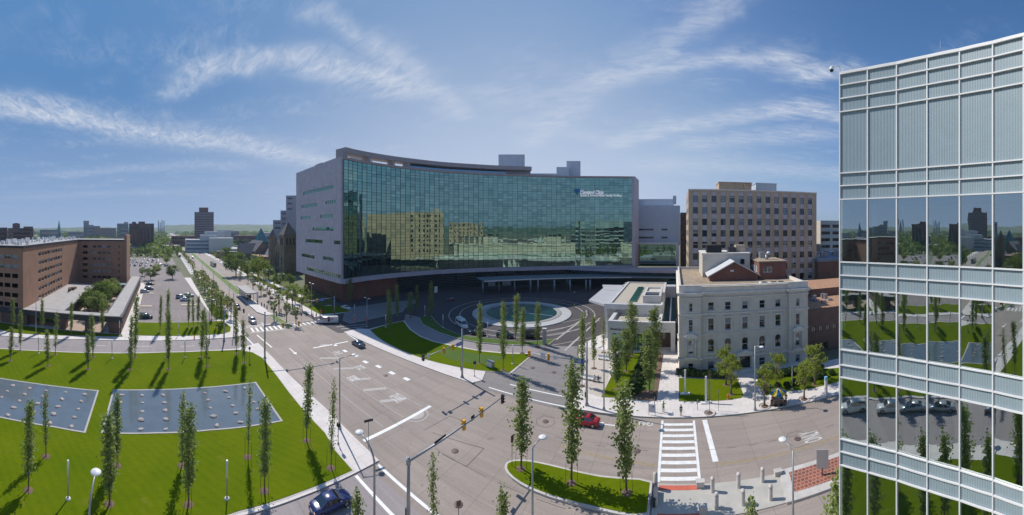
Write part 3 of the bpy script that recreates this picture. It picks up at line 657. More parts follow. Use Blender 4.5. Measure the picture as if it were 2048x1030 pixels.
def winmesh(w, h, kind, glass, frame, blind=0, arch=False):
    key = (round(w, 2), round(h, 2), kind, glass, frame, blind, arch)
    if key in WM: return WM[key]
    b = MB(); f = .09
    if arch:
        n = 10; r = w / 2
        pts = [(-r, 0, 0), (r, 0, 0)] + [(r * math.cos(math.pi * i / n), 0, h - r + r * math.sin(math.pi * i / n)) for i in range(n + 1)]
        b.poly(pts, 0)
        ring = pts[2:]
        for i in range(len(ring) - 1): b.beam(Vector(ring[i]) + Vector((0, -.04, 0)), Vector(ring[i + 1]) + Vector((0, -.04, 0)), .1, .1, 1)
        b.box(-r, -r + f, -.09, -.005, 0, h - r, 1); b.box(r - f, r, -.09, -.005, 0, h - r, 1)
    else:
        b.poly([(-w / 2, 0, 0), (w / 2, 0, 0), (w / 2, 0, h), (-w / 2, 0, h)], 0)
        b.box(-w / 2, -w / 2 + f, -.06, -.005, 0, h, 1); b.box(w / 2 - f, w / 2, -.06, -.005, 0, h, 1); b.box(-w / 2 + f, w / 2 - f, -.06, -.005, h - f, h, 1)
    b.box(-w / 2 + f, w / 2 - f, -.06, -.005, 0, f, 1)
    if kind == 'sash': b.box(-w / 2 + f, w / 2 - f, -.055, -.006, h * .48, h * .48 + f * .8, 1)
    if kind == 'pair': b.box(-f * .4, f * .4, -.055, -.006, f, h - f, 1)
    if blind: b.poly([(-w / 2 + f, -.004, h * (1 - blind)), (w / 2 - f, -.004, h * (1 - blind)), (w / 2 - f, -.004, h - f), (-w / 2 + f, -.004, h - f)], 2)
    o = b.build('window', [M[glass], M[frame], M['glass_blind']]); me = o.data; bpy.data.objects.remove(o); WM[key] = me
    return me
def windows(root, o, u, rects, depth, kind, glass, frame, blinds=(0, 0, .4, .5, .9), arch=False, name='window'):
    u = Vector((u[0], u[1], 0)).normalized(); inn = Vector((-u.y, u.x, 0)) * (depth - .01); rz = math.atan2(u.y, u.x)
    L = ROOT(root).location; out = []
    for a, c, d, e in rects:
        me = winmesh(c - a, e - d, kind, glass, frame, R.choice(blinds), arch)
        q = Vector((o[0], o[1], 0)) + u * ((a + c) / 2) + inn
        w = bpy.data.objects.new(name, me); COL.objects.link(w); w.parent = root; w.location = (q.x - L.x, q.y - L.y, d); w.rotation_euler = (0, 0, rz); out.append(w)
    return out
def bld(name, label, cat, x, y, group=None): return thing(name, label, cat, (x, y, 0), 0, group)
def onY(px, py, Y):
    a = az(px); r = Y / math.cos(a); return r * math.sin(a), CAMZ + (HY - py) * r / F

# ---- curved glass hospital ----
hosp = bld('hospital', 'huge curved teal glass building with lavender stone side wall and white lettering near its top', 'hospital', -90, 120)
raw = []
for px, r in ((687.5, 129), (725.6, 136.5), (784, 146), (842, 154), (900.5, 161), (980, 167.5), (1047, 171), (1135, 175.5), (1200, 176.5), (1266, 177.5)):
    a = az(px); raw.append(Vector((r * math.sin(a), r * math.cos(a))))
dense = []
ext = [raw[0] * 2 - raw[1]] + raw + [raw[-1] * 2 - raw[-2]]
for i in range(1, len(ext) - 2):
    p0, p1, p2, p3 = ext[i - 1:i + 3]
    for k in range(12):
        u = k / 12; dense.append(.5 * ((2 * p1) + (p2 - p0) * u + (2 * p0 - 5 * p1 + 4 * p2 - p3) * u * u + (-p0 + 3 * p1 - 3 * p2 + p3) * u ** 3))
dense.append(raw[-1])
def resample(pts, n):
    L = [0]
    for i in range(1, len(pts)): L.append(L[-1] + (pts[i] - pts[i - 1]).length)
    out = []; j = 0
    for k in range(n + 1):
        s = L[-1] * k / n
        while j < len(pts) - 2 and L[j + 1] < s: j += 1
        out.append(pts[j].lerp(pts[j + 1], (s - L[j]) / max(1e-9, L[j + 1] - L[j])))
    return out, L[-1]
NCOL = 60
arc, ARCL = resample(dense, NCOL)
def arcn(i, pts=None):
    pts = pts or arc; d = (pts[min(i + 1, len(pts) - 1)] - pts[max(i - 1, 0)]).normalized(); return Vector((d.y, -d.x))   # toward the forecourt
NRM = [arcn(i) for i in range(NCOL + 1)]
for _ in range(3): NRM = [((NRM[max(i - 1, 0)] + NRM[i] + NRM[min(i + 1, NCOL)])).normalized() for i in range(NCOL + 1)]
def off(d): return [arc[i] + NRM[i] * d for i in range(NCOL + 1)]
ZB, ZT, NR = 10.2, 57.6, 36
b = MB()
for i in range(NCOL):
    for j in range(NR):
        za, zb = ZB + (ZT - ZB) * j / NR, ZB + (ZT - ZB) * (j + 1) / NR; tl = R.gauss(0, .0011); tl2 = R.gauss(0, .0011)
        A, B = arc[i], arc[i + 1]; nA = (NRM[i] + NRM[i + 1]).normalized()
        q = [(A, -tl - tl2, za), (B, tl - tl2, za), (B, tl + tl2, zb), (A, -tl + tl2, zb)]
        b.poly([(p.x + nA.x * d, p.y + nA.y * d, z) for p, d, z in q], R.choice([0, 0, 0, 0, 1, 1, 2]))
b.build('curtain_wall', [M['teal_a'], M['teal_b'], M['teal_c']], hosp, True)
b = MB(); mo = off(.05)
for i in range(NCOL + 1): 
    p = mo[i]; n_ = NRM[i]; d_ = Vector((-n_.y, n_.x)) * (.03 if i % 4 else .05); q = p + n_ * .1
    b.prism([p - d_, p + d_, q + d_, q - d_], ZB, ZT)
for j in range(NR + 1):
    z = ZB + (ZT - ZB) * j / NR; t_ = .03 if j % 3 else .06
    for i in range(NCOL):
        A, B = mo[i], mo[i + 1]; nA, nB = NRM[i] * .06, NRM[i + 1] * .06
        b.poly([(A.x + nA.x, A.y + nA.y, z - t_), (B.x + nB.x, B.y + nB.y, z - t_), (B.x + nB.x, B.y + nB.y, z + t_), (A.x + nA.x, A.y + nA.y, z + t_)])
b.build('mullion_grid', mat('dark_teal_mullion', (.03, .06, .065), .4, .1, 2), hosp, True)
def arcband(b, d0, d1, z0, z1, i0=0, i1=NCOL, m=0):
    p0, p1 = off(d0), off(d1)
    for i in range(i0, i1):
        A, B, C_, D_ = p0[i], p0[i + 1], p1[i + 1], p1[i]
        b.poly([(A.x, A.y, z0), (B.x, B.y, z0), (B.x, B.y, z1), (A.x, A.y, z1)], m)      # front if d0 > d1
        b.poly([(A.x, A.y, z1), (B.x, B.y, z1), (C_.x, C_.y, z1), (D_.x, D_.y, z1)], m)
        b.poly([(D_.x, D_.y, z0), (C_.x, C_.y, z0), (B.x, B.y, z0), (A.x, A.y, z0)], m)
        b.poly([(C_.x, C_.y, z0), (D_.x, D_.y, z0), (D_.x, D_.y, z1), (C_.x, C_.y, z1)], m)
    for i, fl in ((i0, 0), (i1, 1)):
        A, D_ = p0[i], p1[i]; q = [(D_.x, D_.y, z0), (A.x, A.y, z0), (A.x, A.y, z1), (D_.x, D_.y, z1)]; b.poly(q[::-1] if fl else q, m)
b = MB(); arcband(b, .55, -4, 8.2, 10.2); b.build('soffit_band', M['stonet'], hosp, True)
b = MB(); arcband(b, .4, -1.0, 57.6, 58.6); b.build('roof_trim', M['trim_pink'], hosp, True)
# body behind the glass (roof slab, core)
core = [p for p in off(-1.2)] + [Vector((-22.6, 190)), Vector((-60, 250)), Vector((-155, 250)), Vector((-155, 70)), Vector((-112, 70))]
b = MB(); b.prism([(p.x, p.y) for p in core], 8.4, 57.9, 0, 1); b.build('core', [M['stonet'], M['roofg']], hosp, True)
# right end wall
b = MB(); B_ = arc[-1]
b.prism([(B_.x - .4, B_.y - .5), (B_.x + 1.1, B_.y - .4), (-21.3, 190), (-23, 190)], 8.2, 58.6); b.build('end_wall', M['stone'], hosp, True)
# left stone wall with strip windows
strips = [(606, 667.5, 380), (602.7, 635, 411), (651, 673, 404), (602, 621, 435), (640, 667, 432), (625, 667, 457.7), (611, 645, 482), (667.5, 681, 484.8), (603, 629.6, 512), (645.6, 667.4, 517.4), (613.5, 681, 545)]
WY = 67.0; x0_, x1_ = -155.0, -110.4
rects = []
for a0, a1, yy in strips:
    xa, xb = onY(a0, yy, WY)[0], onY(a1, yy, WY)[0]; zc = onY((a0 + a1) / 2, yy, WY)[1]
    rects.append((max(1, xa - x0_), min(xb - x0_, x1_ - x0_ - .5), zc - .75, zc + .75))
b = MB(); wall(b, (x0_, WY), (1, 0), x1_ - x0_, 8.2, 58.9, rects, .35)
b.poly([(x0_, WY, 58.9), (x1_, WY, 58.9), (x1_, WY + 1.5, 58.9), (x0_, WY + 1.5, 58.9)]); b.poly([(x0_, 250, 8.2), (x0_, WY, 8.2), (x0_, WY, 58.9), (x0_, 250, 58.9)])
b.poly([(x0_, WY + 1.5, 8.2), (x1_, WY + 1.5, 8.2), (x1_, WY, 8.2), (x0_, WY, 8.2)])
b.poly([(x1_, WY, 8.2), (x1_, WY + 1.2, 8.2), (x1_, WY + 1.2, 58.9), (x1_, WY, 58.9)]); b.poly([(x1_, WY + 1.5, 57), (x0_, WY + 1.5, 57), (x0_, WY + 1.5, 58.9), (x1_, WY + 1.5, 58.9)])
b.box(-139, -133, 70, 90, 57.9, 60.6)
b.build('side_wall', M['stone'], hosp, True)
for a, c, d, e in rects:
    bb = MB(); xa, xb = x0_ + a, x0_ + c; bb.poly([(xa, WY + .33, d), (xb, WY + .33, d), (xb, WY + .33, e), (xa, WY + .33, e)])
    n = max(2, int((c - a) / 1.7))
    for k in range(1, n): x = xa + (xb - xa) * k / n; bb.box(x - .04, x + .04, WY + .25, WY + .32, d, e, 1)
    bb.build('strip_window', [M['teal_b'], M['steeld']], hosp, True)
# brick base and recessed lobby glass
bp = off(-3.2)
b = MB(); b.prism([(-152, 70.5), (-113.5, 70.5)] + [(p.x, p.y) for p in bp[1:13]] + [(-150, 130)], 0, 8.3); b.build('brick_base', M['brick'], hosp, True)
b = MB(); lp = off(-3.6)
for i in range(12, NCOL):
    A, B = lp[i], lp[i + 1]; b.poly([(A.x, A.y, 0), (B.x, B.y, 0), (B.x, B.y, 8.3), (A.x, A.y, 8.3)], 0)
for z in [k * .85 + .4 for k in range(10)]:
    l2p = off(-3.5)
    for i in range(12, NCOL):
        A, B = l2p[i], l2p[i + 1]; b.beam((A.x, A.y, z), (B.x, B.y, z), .12, .1, 1)
b.build('lobby_wall', [M['lobby_glass'], mat('lobby_transom', (.13, .15, .16), .5, .1, 1)], hosp, True)
b = MB()
for i in (31, 34, 47):
    p = off(-3.2)[i]; n_ = NRM[i]; u_ = (-n_.y, n_.x)
    b.obox(p, u_, 2.4 if i != 31 else 2.0, .15, 0, 3.6, 1); b.obox((p.x + n_.x * .2, p.y + n_.y * .2), u_, 2.0, .05, .1, 3.2, 0)
b.build('entrance_door', [M['glass_blind'], M['canopyd']], hosp, True)
b = MB(); p = P(875, 586); b.box(p.x - 1.2, p.x - .9, p.y - 1, p.y + 1, 0.02, 2.9); b.build('white_doorway', M['white'], hosp, True)  # plain white slab marks the doorway
# roof ring canopy and penthouses
ir = int(NCOL * .66)
b = MB(); arcband(b, -1.6, -7.5, 61.2, 63.2, 1, ir); 
for i in (1, 6, 11, 14): 
    p = off(-4)[i]; n_ = NRM[i]; b.obox(p, (n_.x, n_.y), 2.2, .7 if i > 1 else 1.2, 58, 61.2)
b.build('roof_canopy', mat('roof_canopy_stone', (.40, .345, .355), .7, .1, .5), hosp, True)
b = MB(); arcband(b, -5, -9, 58, 61.2, 15, ir - 5, 0); b.build('penthouse_glazing', M['blue_glass'], hosp, True)
b = MB(); arcband(b, -5, -9, 58, 61.2, ir - 5, ir, 0); b.build('penthouse_wall', M['stonet'], hosp, True)
def farbox(b, px0, px1, yt, r, zb=0, depth=14, m=0, mt=None):
    a0, a1 = az(px0), az(px1); A = Vector((r * math.sin(a0), r * math.cos(a0))); B = Vector((r * math.sin(a1), r * math.cos(a1)))
    z = CAMZ + (HY - yt) * r / F; am = (a0 + a1) / 2; o = Vector((math.sin(am), math.cos(am))) * depth
    b.prism([A, B, B + o, A + o], zb, z, m, mt); return A, B, z
for q, nm, mt_ in (((997, 1049.5, 309, 186, 57.9, 12), 'penthouse', 'greyblue'), ((1133, 1161, 322, 194, 57.9, 9), 'penthouse', 'greyblue'), ((1113, 1138, 334, 190, 57.9, 6), 'penthouse', 'greyblue'), ((1056, 1116, 347, 189, 57.9, 5), 'penthouse', 'greyblue'), ((700, 745, 306, 200, 57.9, 12), 'penthouse', 'cream2')):
    b = MB(); farbox(b, *q); b.build(nm, M[mt_], hosp, True)
b = MB(); 
for px in (728, 830, 932, 1041, 1125, 1240):
    k = min(range(NCOL), key=lambda i: abs(X0 + F * math.atan2(arc[i].x, arc[i].y) - px)); p = arc[k] + NRM[k] * .2; d_ = (arc[k + 1] - arc[k]).normalized()
    for s_ in (-1.0, 1.0): b.beam((p.x + d_.x * (s_ - .7), p.y + d_.y * (s_ - .7), 55.2), (p.x + d_.x * (s_ + .7), p.y + d_.y * (s_ + .7), 55.2), .08, .3)
b.build('louvre', M['signwhite'], hosp, True)
M['glowwhite'] = mat('glowing_white_letters', (.75, .78, .82), .4, 0, emit=.26)  # faint emission put into the white so the letters read brighter
# lettering
def onarc(px):
    a = az(px); best = min(range(NCOL), key=lambda i: abs(math.atan2(arc[i].x, arc[i].y) - a)); return best
i_ = onarc(1203); C_ = arc[i_]; nn = NRM[i_]; tt = Vector((-nn.y, nn.x))
def facade_m(px, py, d=.75):
    a = az(px); i = onarc(px); A, B = arc[i] + NRM[i] * d, arc[i + 1] + NRM[i + 1] * d; s = Vector((math.sin(a), math.cos(a)))
    e = B - A; den = s.x * e.y - s.y * e.x; r = (A.x * e.y - A.y * e.x) / den
    z = CAMZ + (HY - py) * r / F
    return Matrix.Translation((s.x * r, s.y * r, z)) @ Matrix.Rotation(math.atan2(tt.y, tt.x), 4, 'Z') @ Matrix.Rotation(math.pi / 2, 4, 'X')
HL = Matrix.Translation((90, -120, 0))
text('Cleveland Clinic', 12.8, 2.2, HL @ facade_m(1184, 384.4, .85), M['glowwhite'], 'lettering', hosp, .08, .05)
text('Sydell & Arnold Miller Family Pavilion', 22.4, 1.75, HL @ facade_m(1202, 391.3, .95), M['glowwhite'], 'lettering', hosp, .08, .045)
b = MB(); b.box(-1.35, 1.35, -.95, .95, 0, .1); b.box(-1.5, -.2, -.5, .8, .1, .15)
me_o = b.build('emblem', mat('emblem_blue', (.01, .16, .42), .4, 0), hosp); me_o.data.transform(HL @ facade_m(1154.5, 381.5, .6))
b = MB(); b.box(-.6, .6, -.5, .5, 0, .1); me_o = b.build('emblem', mat('emblem_green', (.06, .30, .22), .4, 0), hosp); me_o.data.transform(HL @ facade_m(1154.5, 386.3, .6))
# entrance canopy ring with columns
CC = Vector((-10, 70))
def ccp(r, ang): return Vector((CC.x + r * math.cos(ang), CC.y + r * math.sin(ang)))
an0 = math.atan2(124 - 70, -83 + 10); an1 = rad(82)
b = MB(); n = 40
for i in range(n):
    u, v = an0 + (an1 - an0) * i / n, an0 + (an1 - an0) * (i + 1) / n
    a, c, d, e = ccp(89.5, u), ccp(89.5, v), ccp(101, v), ccp(101, u)
    b.prism([a, c, d, e], 5.9, 6.5, 1, 0)
b.build('entrance_canopy', [M['canopyd'], M['canopyd']], hosp, True)
b = MB()
for i in range(n - 10):
    u, v = an0 + (an1 - an0) * i / n, an0 + (an1 - an0) * (i + 1) / n; A, B = ccp(89.3, u), ccp(89.3, v); b.beam((A.x, A.y, 6.2), (B.x, B.y, 6.2), .1, .55)
b.build('canopy_edge', M['canopy'], hosp, True)
for px, py in ((965.6, 589), (998, 587.5), (1029, 585.5), (1061, 584), (1076, 583.6), (1108.5, 583), (1140, 579), (1172, 581), (1180, 583)):
    a = az(px); # on the canopy ring
    r = 154 if px > 990 else 150
    b = MB(); b.tube((r * math.sin(a), r * math.cos(a), 0), (r * math.sin(a), r * math.cos(a), 5.95), .42, .42, 12); b.build('column', M['canopyd'], hosp, True)
# second level canopy link running to the right
b = MB(); q0 = off(1.0)[int(NCOL * .78)]
b.prism([(q0.x, q0.y), (2.5, 160), (2.5, 176), (q0.x + 4, q0.y + 6)], 8.3, 9.4); b.build('link_roof', M['stonet'], hosp, True)
b = MB(); b.prism([(q0.x + 1, q0.y + 1.5), (2, 163), (2, 175), (q0.x + 5, q0.y + 6)], 0, 8.3); b.build('link_wall', M['lobby_glass'], hosp, True)
# lit canopy wing towards the plaza
can = bld('entrance_canopy', 'pale flat roofed canopy wing jutting over the clinic drive beside the low white building', 'canopy', -20, 108)
cpts = [P(x, y, 8) for x, y in ((1205, 569.3), (1225, 569.6), (1244.6, 570), (1251, 567.3), (1257, 566), (1262, 568), (1266.5, 572), (1270, 577), (1271, 580), (1249, 605), (1230, 608), (1209.6, 609), (1177.8, 599.6), (1207, 575.5))]
b = MB(); b.prism(cpts, 7.4, 8.0)
for i in range(3, 9): b.beam(cpts[i] + Vector((0, 0, .1)), cpts[i + 1] + Vector((0, 0, .1)), .7, .5)
b.build('roof', M['canopy'], can, True)
b = MB(); b.beam(P(1249, 604, 8.04), P(1246, 571, 8.04), .35, .1); b.beam(P(1209, 580, 8.02), P(1262, 583, 8.02), .12, .04); b.build('roof_seam', M['steel'], can, True)
for px, py in ((1217, 607), (1250, 600), (1262, 585), (1240, 575)):
    q = P(px, py, 7.3); b = MB(); b.tube((q.x, q.y + 1, 0), (q.x, q.y + 1, 7.3), .3, .3, 10); b.build('column', M['canopy'], can, True)

# ---- fountain ----
ft = thing('fountain', 'large circular fountain pool with broad white stone ring in the clinic forecourt', 'fountain', (FC[0], FC[1], 0))
b = MB(); b.lathe([(17.6, 0), (17.6, .28), (17.3, .32), (14.2, .34), (14.2, .1)], n=72, smooth=False); b.build('rim', M['ringst'], ft)
b = MB(); b.lathe([(14.2, .35), (13.9, .5), (12.6, .5), (12.4, .3)], n=72, smooth=False); b.build('inner_ledge', mat('speckled_granite', (.33, .33, .32), .7, .4, 3), ft)
b = MB(); b.lathe([(.001, .38), (12.6, .38)], n=64, smooth=False); b.build('water', M['fwater'], ft)
b = MB(); b.lathe([(.001, .55), (2.6, .53), (2.9, .38)], n=32); b.obox((-7.3, .5), (1, .05), 4.6, .25, .38, .5); b.obox((7.3, -.5), (1, .05), 4.6, .25, .38, .5); b.build('centre_stone', mat('fountain_blue_stone', (.18, .24, .30), .5, .1, 1), ft)

# ---- grey blue block and glass link right of hospital ----
g = bld('clinic_wing', 'windowless grey blue block with a green glass lower front right of the curved glass building', 'building', -10, 200)
b = MB(); xa, _ = onY(1269, 450, 200); xb, _ = onY(1360, 450, 200)
b.box(xa, xb, 200, 240, 20, CAMZ + 47 * 200 / F); b.box(xa, onY(1347, 400, 206)[0], 206, 236, 44, CAMZ + 60 * 206 / F); b.build('wall', M['greyblue'], g, True)
b = MB()
for x0, x1, y in ((1270, 1307, 459), (1323, 1335, 459), (1270, 1307, 475), (1323, 1335, 475)):
    p, z = onY(x0, y, 199.9); q, _ = onY(x1, y, 199.9); b.box(p, q, 199.85, 200.4, z - .5, z + .5)
b.build('strip_window', M['glass_dark'], g, True)
b = MB(); xa2, zt = onY(1268, 487, 188); xb2, _ = onY(1352, 487, 188)
b.box(xa2, xb2, 188, 199.9, 8.5, 21.2); b.build('glass_front', M['teal_b'], g, True)
b = MB(); b.box(xa2, xb2 + 1.6, 187.6, 199.9, 21.2, 22.2); b.box(xb2, xb2 + 1.6, 187.6, 199.9, 8.5, 21.2)
for k in range(1, 8): b.box(xa2, xb2, 187.86, 187.98, 8.5 + k * 1.6, 8.5 + k * 1.6 + .12)
b.build('frame', M['canopy'], g, True)
b = MB(); b.box(-1.4, 0.6, 196, 197.5, 45, 50); b.build('rooftop_unit', M['greyblue'], g, True)

# ---- tan nine-storey block ----
YT = 115.0; tx0 = YT * math.tan(az(1377)); tx1 = YT * math.tan(az(1633)); TH = CAMZ + 80 * YT / F
tn = bld('office_block', 'tan brick block of nine storeys with columns of grey spandrels behind the pale classical building', 'office block', (tx0 + tx1) / 2, YT + 10)
cols = [1391, 1409.3, 1428, 1446.3, 1464.4, 1482.4, 1500.2, 1518, 1535.7, 1553, 1570.4, 1587.3, 1603.8, 1620]
wx = [YT * math.tan(az(c)) - tx0 for c in cols]; rects = []
for j in range(9):
    zt = TH - 2.3 - j * 4.08
    for i, x in enumerate(wx):
        if j < 6 or i > 9 or j == 6 and i > 7: rects.append((x - .86, x + .86, zt - 2.25, zt))
b = MB(); wall(b, (tx0, YT), (1, 0), tx1 - tx0, 0, TH, rects, .3)
b.poly([(tx0, YT + 24, 0), (tx0, YT, 0), (tx0, YT, TH), (tx0, YT + 24, TH)]); b.poly([(tx1, YT, 0), (tx1, YT + 24, 0), (tx1, YT + 24, TH), (tx1, YT, TH)]); b.poly([(tx1, YT + 24, 0), (tx0, YT + 24, 0), (tx0, YT + 24, TH), (tx1, YT + 24, TH)])
b.build('wall', M['tanb'], tn, True)
b = MB(); b.sheet([(tx0, YT), (tx1, YT), (tx1, YT + 24), (tx0, YT + 24)], TH - .02); b.build('roof', M['gravel'], tn, True)
b = MB()
for x in wx:
    for j in range(6 if x < tx1 - tx0 - 14 else 8):
        zt = TH - 2.3 - j * 4.08; b.box(tx0 + x - .72, tx0 + x + .72, YT - .03, YT + .05, zt - 4.05, zt - 2.30)
    b.box(tx0 + x - .72, tx0 + x + .72, YT - .03, YT + .05, TH - 2.24, TH - 1.0)
b.build('spandrel', M['spandrel'], tn, True)
b = MB(); b.box(tx0 - .12, tx1 + .12, YT - .12, YT + .3, TH - .35, TH + .05); b.build('coping', M['limet'], tn, True)
windows(tn, (tx0, YT), (1, 0), rects[:98:3], .3, 'sash', 'glass_blue', 'steeld'); windows(tn, (tx0, YT), (1, 0), [r for i, r in enumerate(rects[:98]) if i % 3], .3, 'sash', 'glass_dark', 'steeld', (0, 0, 0, .3, .5))
b = MB(); b.box(8.6, 52, YT + 24, 188, 0, TH - .6); b.build('added_rear_block', M['tanb'], tn, True)  # hidden block added to widen the tan reflection in the curved glass
# west face windows, seen in the curved glass
r2 = [(2 + 4.5 * i, 3.5 + 4.5 * i, TH - 4.3 - 4.08 * j, TH - 2.3 - 4.08 * j) for i in range(5) for j in range(8)]
b = MB()
for a, c, d, e in r2: b.poly([(tx0 - .03, YT + 24 - a, d), (tx0 - .03, YT + 24 - c, d), (tx0 - .03, YT + 24 - c, e), (tx0 - .03, YT + 24 - a, e)])
b.build('side_glazing', M['glass_dark'], tn, True)
for (p0, p1, yt, Y, zb, mt_) in ((1438, 1503, 365, 122, TH - .1, 'tanb'), (1490, 1503, 370, 121, TH - .1, 'tanb'), (1512, 1553, 367, 126, TH - .1, 'greyblue')):
    xa, z = onY(p0, yt, Y); xb, _ = onY(p1, yt, Y); b = MB(); b.box(xa, xb, Y, Y + 8, zb, z); b.box(xa - .2, xb + .2, Y - .2, Y + 8.2, z, z + .3); b.build('penthouse', M[mt_], tn, True)

# ---- right background buildings ----
q = bld('brick_tower', 'narrow dark brown building in the gap between grey blue block and tan block', 'building', 3, 230)
xa, z = onY(1361, 425, 230); xb, _ = onY(1378, 425, 230); b = MB(); b.box(xa, xb + 12, 230, 250, 0, z); b.build('wall', M['umber'], q, True)
b = MB()
for k in range(8): b.box(xa + 1, xa + 2.4, 229.9, 230.1, z - 4 - k * 3.6, z - 2.4 - k * 3.6)
b.build('window_column', M['glass_dark'], q, True)
q = bld('office_block', 'cream concrete building with dark strip windows between tan block and glass tower', 'office block', 85, 150)
xa, z = onY(1641, 441, 150); b = MB(); b.box(xa, xa + 40, 150, 170, 0, z); b.box(xa - 8, xa - 1, 165, 175, 0, z + 4); b.build('wall', M['cream'], q, True)
b = MB()
for k in range(6):
    zz_ = z - 3.6 - k * 3.5; b.box(xa + .6, xa + 5.4, 149.9, 150.1, zz_, zz_ + 1.5); b.box(xa + 7, xa + 30, 149.9, 150.1, zz_, zz_ + 1.5)
b.build('strip_window', M['glass_dark'], q, True)
q = bld('brick_hall', 'brown walled building with curved blue edged roof left of the glass tower', 'building', 60, 118)
xa, z = onY(1636, 523, 112); b = MB(); b.box(xa, xa + 40, 112, 150, 0, z - .2); b.build('wall', M['umber'], q, True)
b = MB(); b.box(xa - .3, xa + 40, 111.7, 150, z - .2, z + .9); b.build('roof', mat('roof_blue_edge', (.16, .22, .30), .6, .2, .5), q, True)
b = MB()
for k in range(9): x = xa + 2 + R.random() * 14; y = 114 + R.random() * 14; b.box(x, x + 1 + R.random(), y, y + 1.4, z + .9, z + 1.8 + R.random() * 1.4)
b.build('rooftop_unit', M['steel'], q, True)

# ---- classical limestone building ----
cl = bld('classical_building', 'pale limestone classical building of four storeys with arched windows and pedimented end bays', 'building', 15, 85)
CX0, CX1, CY = .8, 29.0, 68.0; FZ = 16.9
wxs = [7.5, 11.1, 14.8, 18.6, 22.2]; ends = [3.2, 26.6]
rc = [(x - .62 - CX0, x + .62 - CX0, 12.9, 14.6) for x in wxs] + [(x - .62 - CX0, x + .62 - CX0, 8.7, 11.2) for x in wxs] + [(x - .66 - CX0, x + .66 - CX0, .5, 2.2) for x in wxs if x != 14.8]
ra = [(x - .68 - CX0, x + .68 - CX0, 4.1, 6.9) for x in wxs]
rcd = [(14.8 - 1.1 - CX0, 14.8 + 1.1 - CX0, .0, 2.9)]
b = MB()
wall(b, (5.4, CY), (1, 0), 19.1, 0, FZ, [(a - 4.6, c - 4.6, d, e) for a, c, d, e in rc + ra + rcd], .35)
re = []
for x, xo in ((3.2, CX0), (26.6, 24.5)):
    rr = [(x - .4 - xo, x + .4 - xo, 12.9, 14.6), (x - .45 - xo, x + .45 - xo, 8.7, 11.2), (x - .55 - xo, x + .55 - xo, 4.1, 6.9), (x - .55 - xo, x + .55 - xo, .5, 2.2)]
    wall(b, (xo, CY - .7), (1, 0), 4.6 if xo == CX0 else 4.5, 0, FZ, rr, .35); re.append((xo, rr))
b.poly([(5.4, CY - .7, 0), (5.4, CY, 0), (5.4, CY, FZ), (5.4, CY - .7, FZ)]); b.poly([(24.5, CY, 0), (24.5, CY - .7, 0), (24.5, CY - .7, FZ), (24.5, CY, FZ)])
b.poly([(CX0, 104, 0), (CX0, CY - .7, 0), (CX0, CY - .7, FZ), (CX0, 104, FZ)]); b.poly([(CX1, CY - .7, 0), (CX1, 104, 0), (CX1, 104, FZ), (CX1, CY - .7, FZ)]); b.poly([(CX1, 104, 0), (CX0, 104, 0), (CX0, 104, FZ), (CX1, 104, FZ)])
b.build('wall', M['lime'], cl, True)
L1 = windows(cl, (CX0, CY), (1, 0), rc, .35, 'sash', 'glass_dark', 'vwhite', (0, 0, .4, .5))
L2 = windows(cl, (CX0, CY), (1, 0), ra, .35, 'sash', 'glass_dark', 'vwhite', (0,), True)
for xo, rr in re:
    windows(cl, (xo, CY - .7), (1, 0), [rr[0], rr[1], rr[3]], .35, 'sash', 'glass_dark', 'vwhite', (0, .4)); windows(cl, (xo, CY - .7), (1, 0), [rr[2]], .35, 'sash', 'glass_blue', 'vwhite', (0,), True)
b = MB()   # arch spandrels that close the square openings above the arched panes
for x in wxs + ends:
    r = .68 if x in wxs else .55; yy = CY + .02 if x in wxs else CY - .68; n = 8
    for s_ in (-1, 1):
        for k in range(n):
            t0, t1 = math.pi / 2 * k / n, math.pi / 2 * (k + 1) / n; top = 6.9
            pts = [(x + s_ * r * math.cos(t0), yy, 6.9 - r + r * math.sin(t0)), (x + s_ * r * math.cos(t0), yy, top), (x + s_ * r * math.cos(t1), yy, top), (x + s_ * r * math.cos(t1), yy, 6.9 - r + r * math.sin(t1))]
            b.poly(pts if s_ < 0 else pts[::-1])
b.build('arch_infill', M['lime'], cl, True)
def around(b, pr, z0, z1):   # course along the front, following the projecting bays
    b.box(CX0 - pr, 5.4 + pr, CY - .7 - pr, CY - .7 + .05, z0, z1); b.box(5.4 + pr, 24.5 - pr, CY - pr, CY + .05, z0, z1); b.box(24.5 - pr, CX1 + pr, CY - .7 - pr, CY - .7 + .05, z0, z1)
    b.box(CX0 - pr, CX0 + .05, CY - .65, 104, z0, z1); b.box(CX1 - .05, CX1 + pr, CY - .65, 104, z0, z1); b.box(5.4 - .02, 5.4 + pr, CY - .65, CY + .04, z0, z1); b.box(24.5 - pr, 24.52, CY - .65, CY + .04, z0, z1)
b = MB(); around(b, .55, 16.5, 16.85); around(b, .35, 16.2, 16.5); around(b, .15, 15.5, 15.75); b.build('cornice', M['limet'], cl, True)
b = MB(); around(b, .18, 12.1, 12.4); around(b, .25, 2.9, 3.2); around(b, .1, 7.9, 8.1); around(b, .12, 0, .45); b.build('string_course', M['limet'], cl, True)
b = MB()
b.box(CX0, 5.4, CY - .7, CY - .3, 16.85, 18.2); b.box(5.4, 24.5, CY - .2, CY + .2, 16.85, 18.0); b.box(24.5, CX1, CY - .7, CY - .3, 16.85, 18.2); b.box(CX0, CX0 + .4, CY - .3, 104, 16.85, 18.0); b.box(CX1 - .4, CX1, CY - .3, 104, 16.85, 18.0); b.box(CX0, CX1, 104, 104.4, 16.85, 17.9)
b.box(CX0 - .08, CX1 + .08, CY - .78, CY - .2, 18.2, 18.35)
b.build('parapet', M['limet'], cl, True)
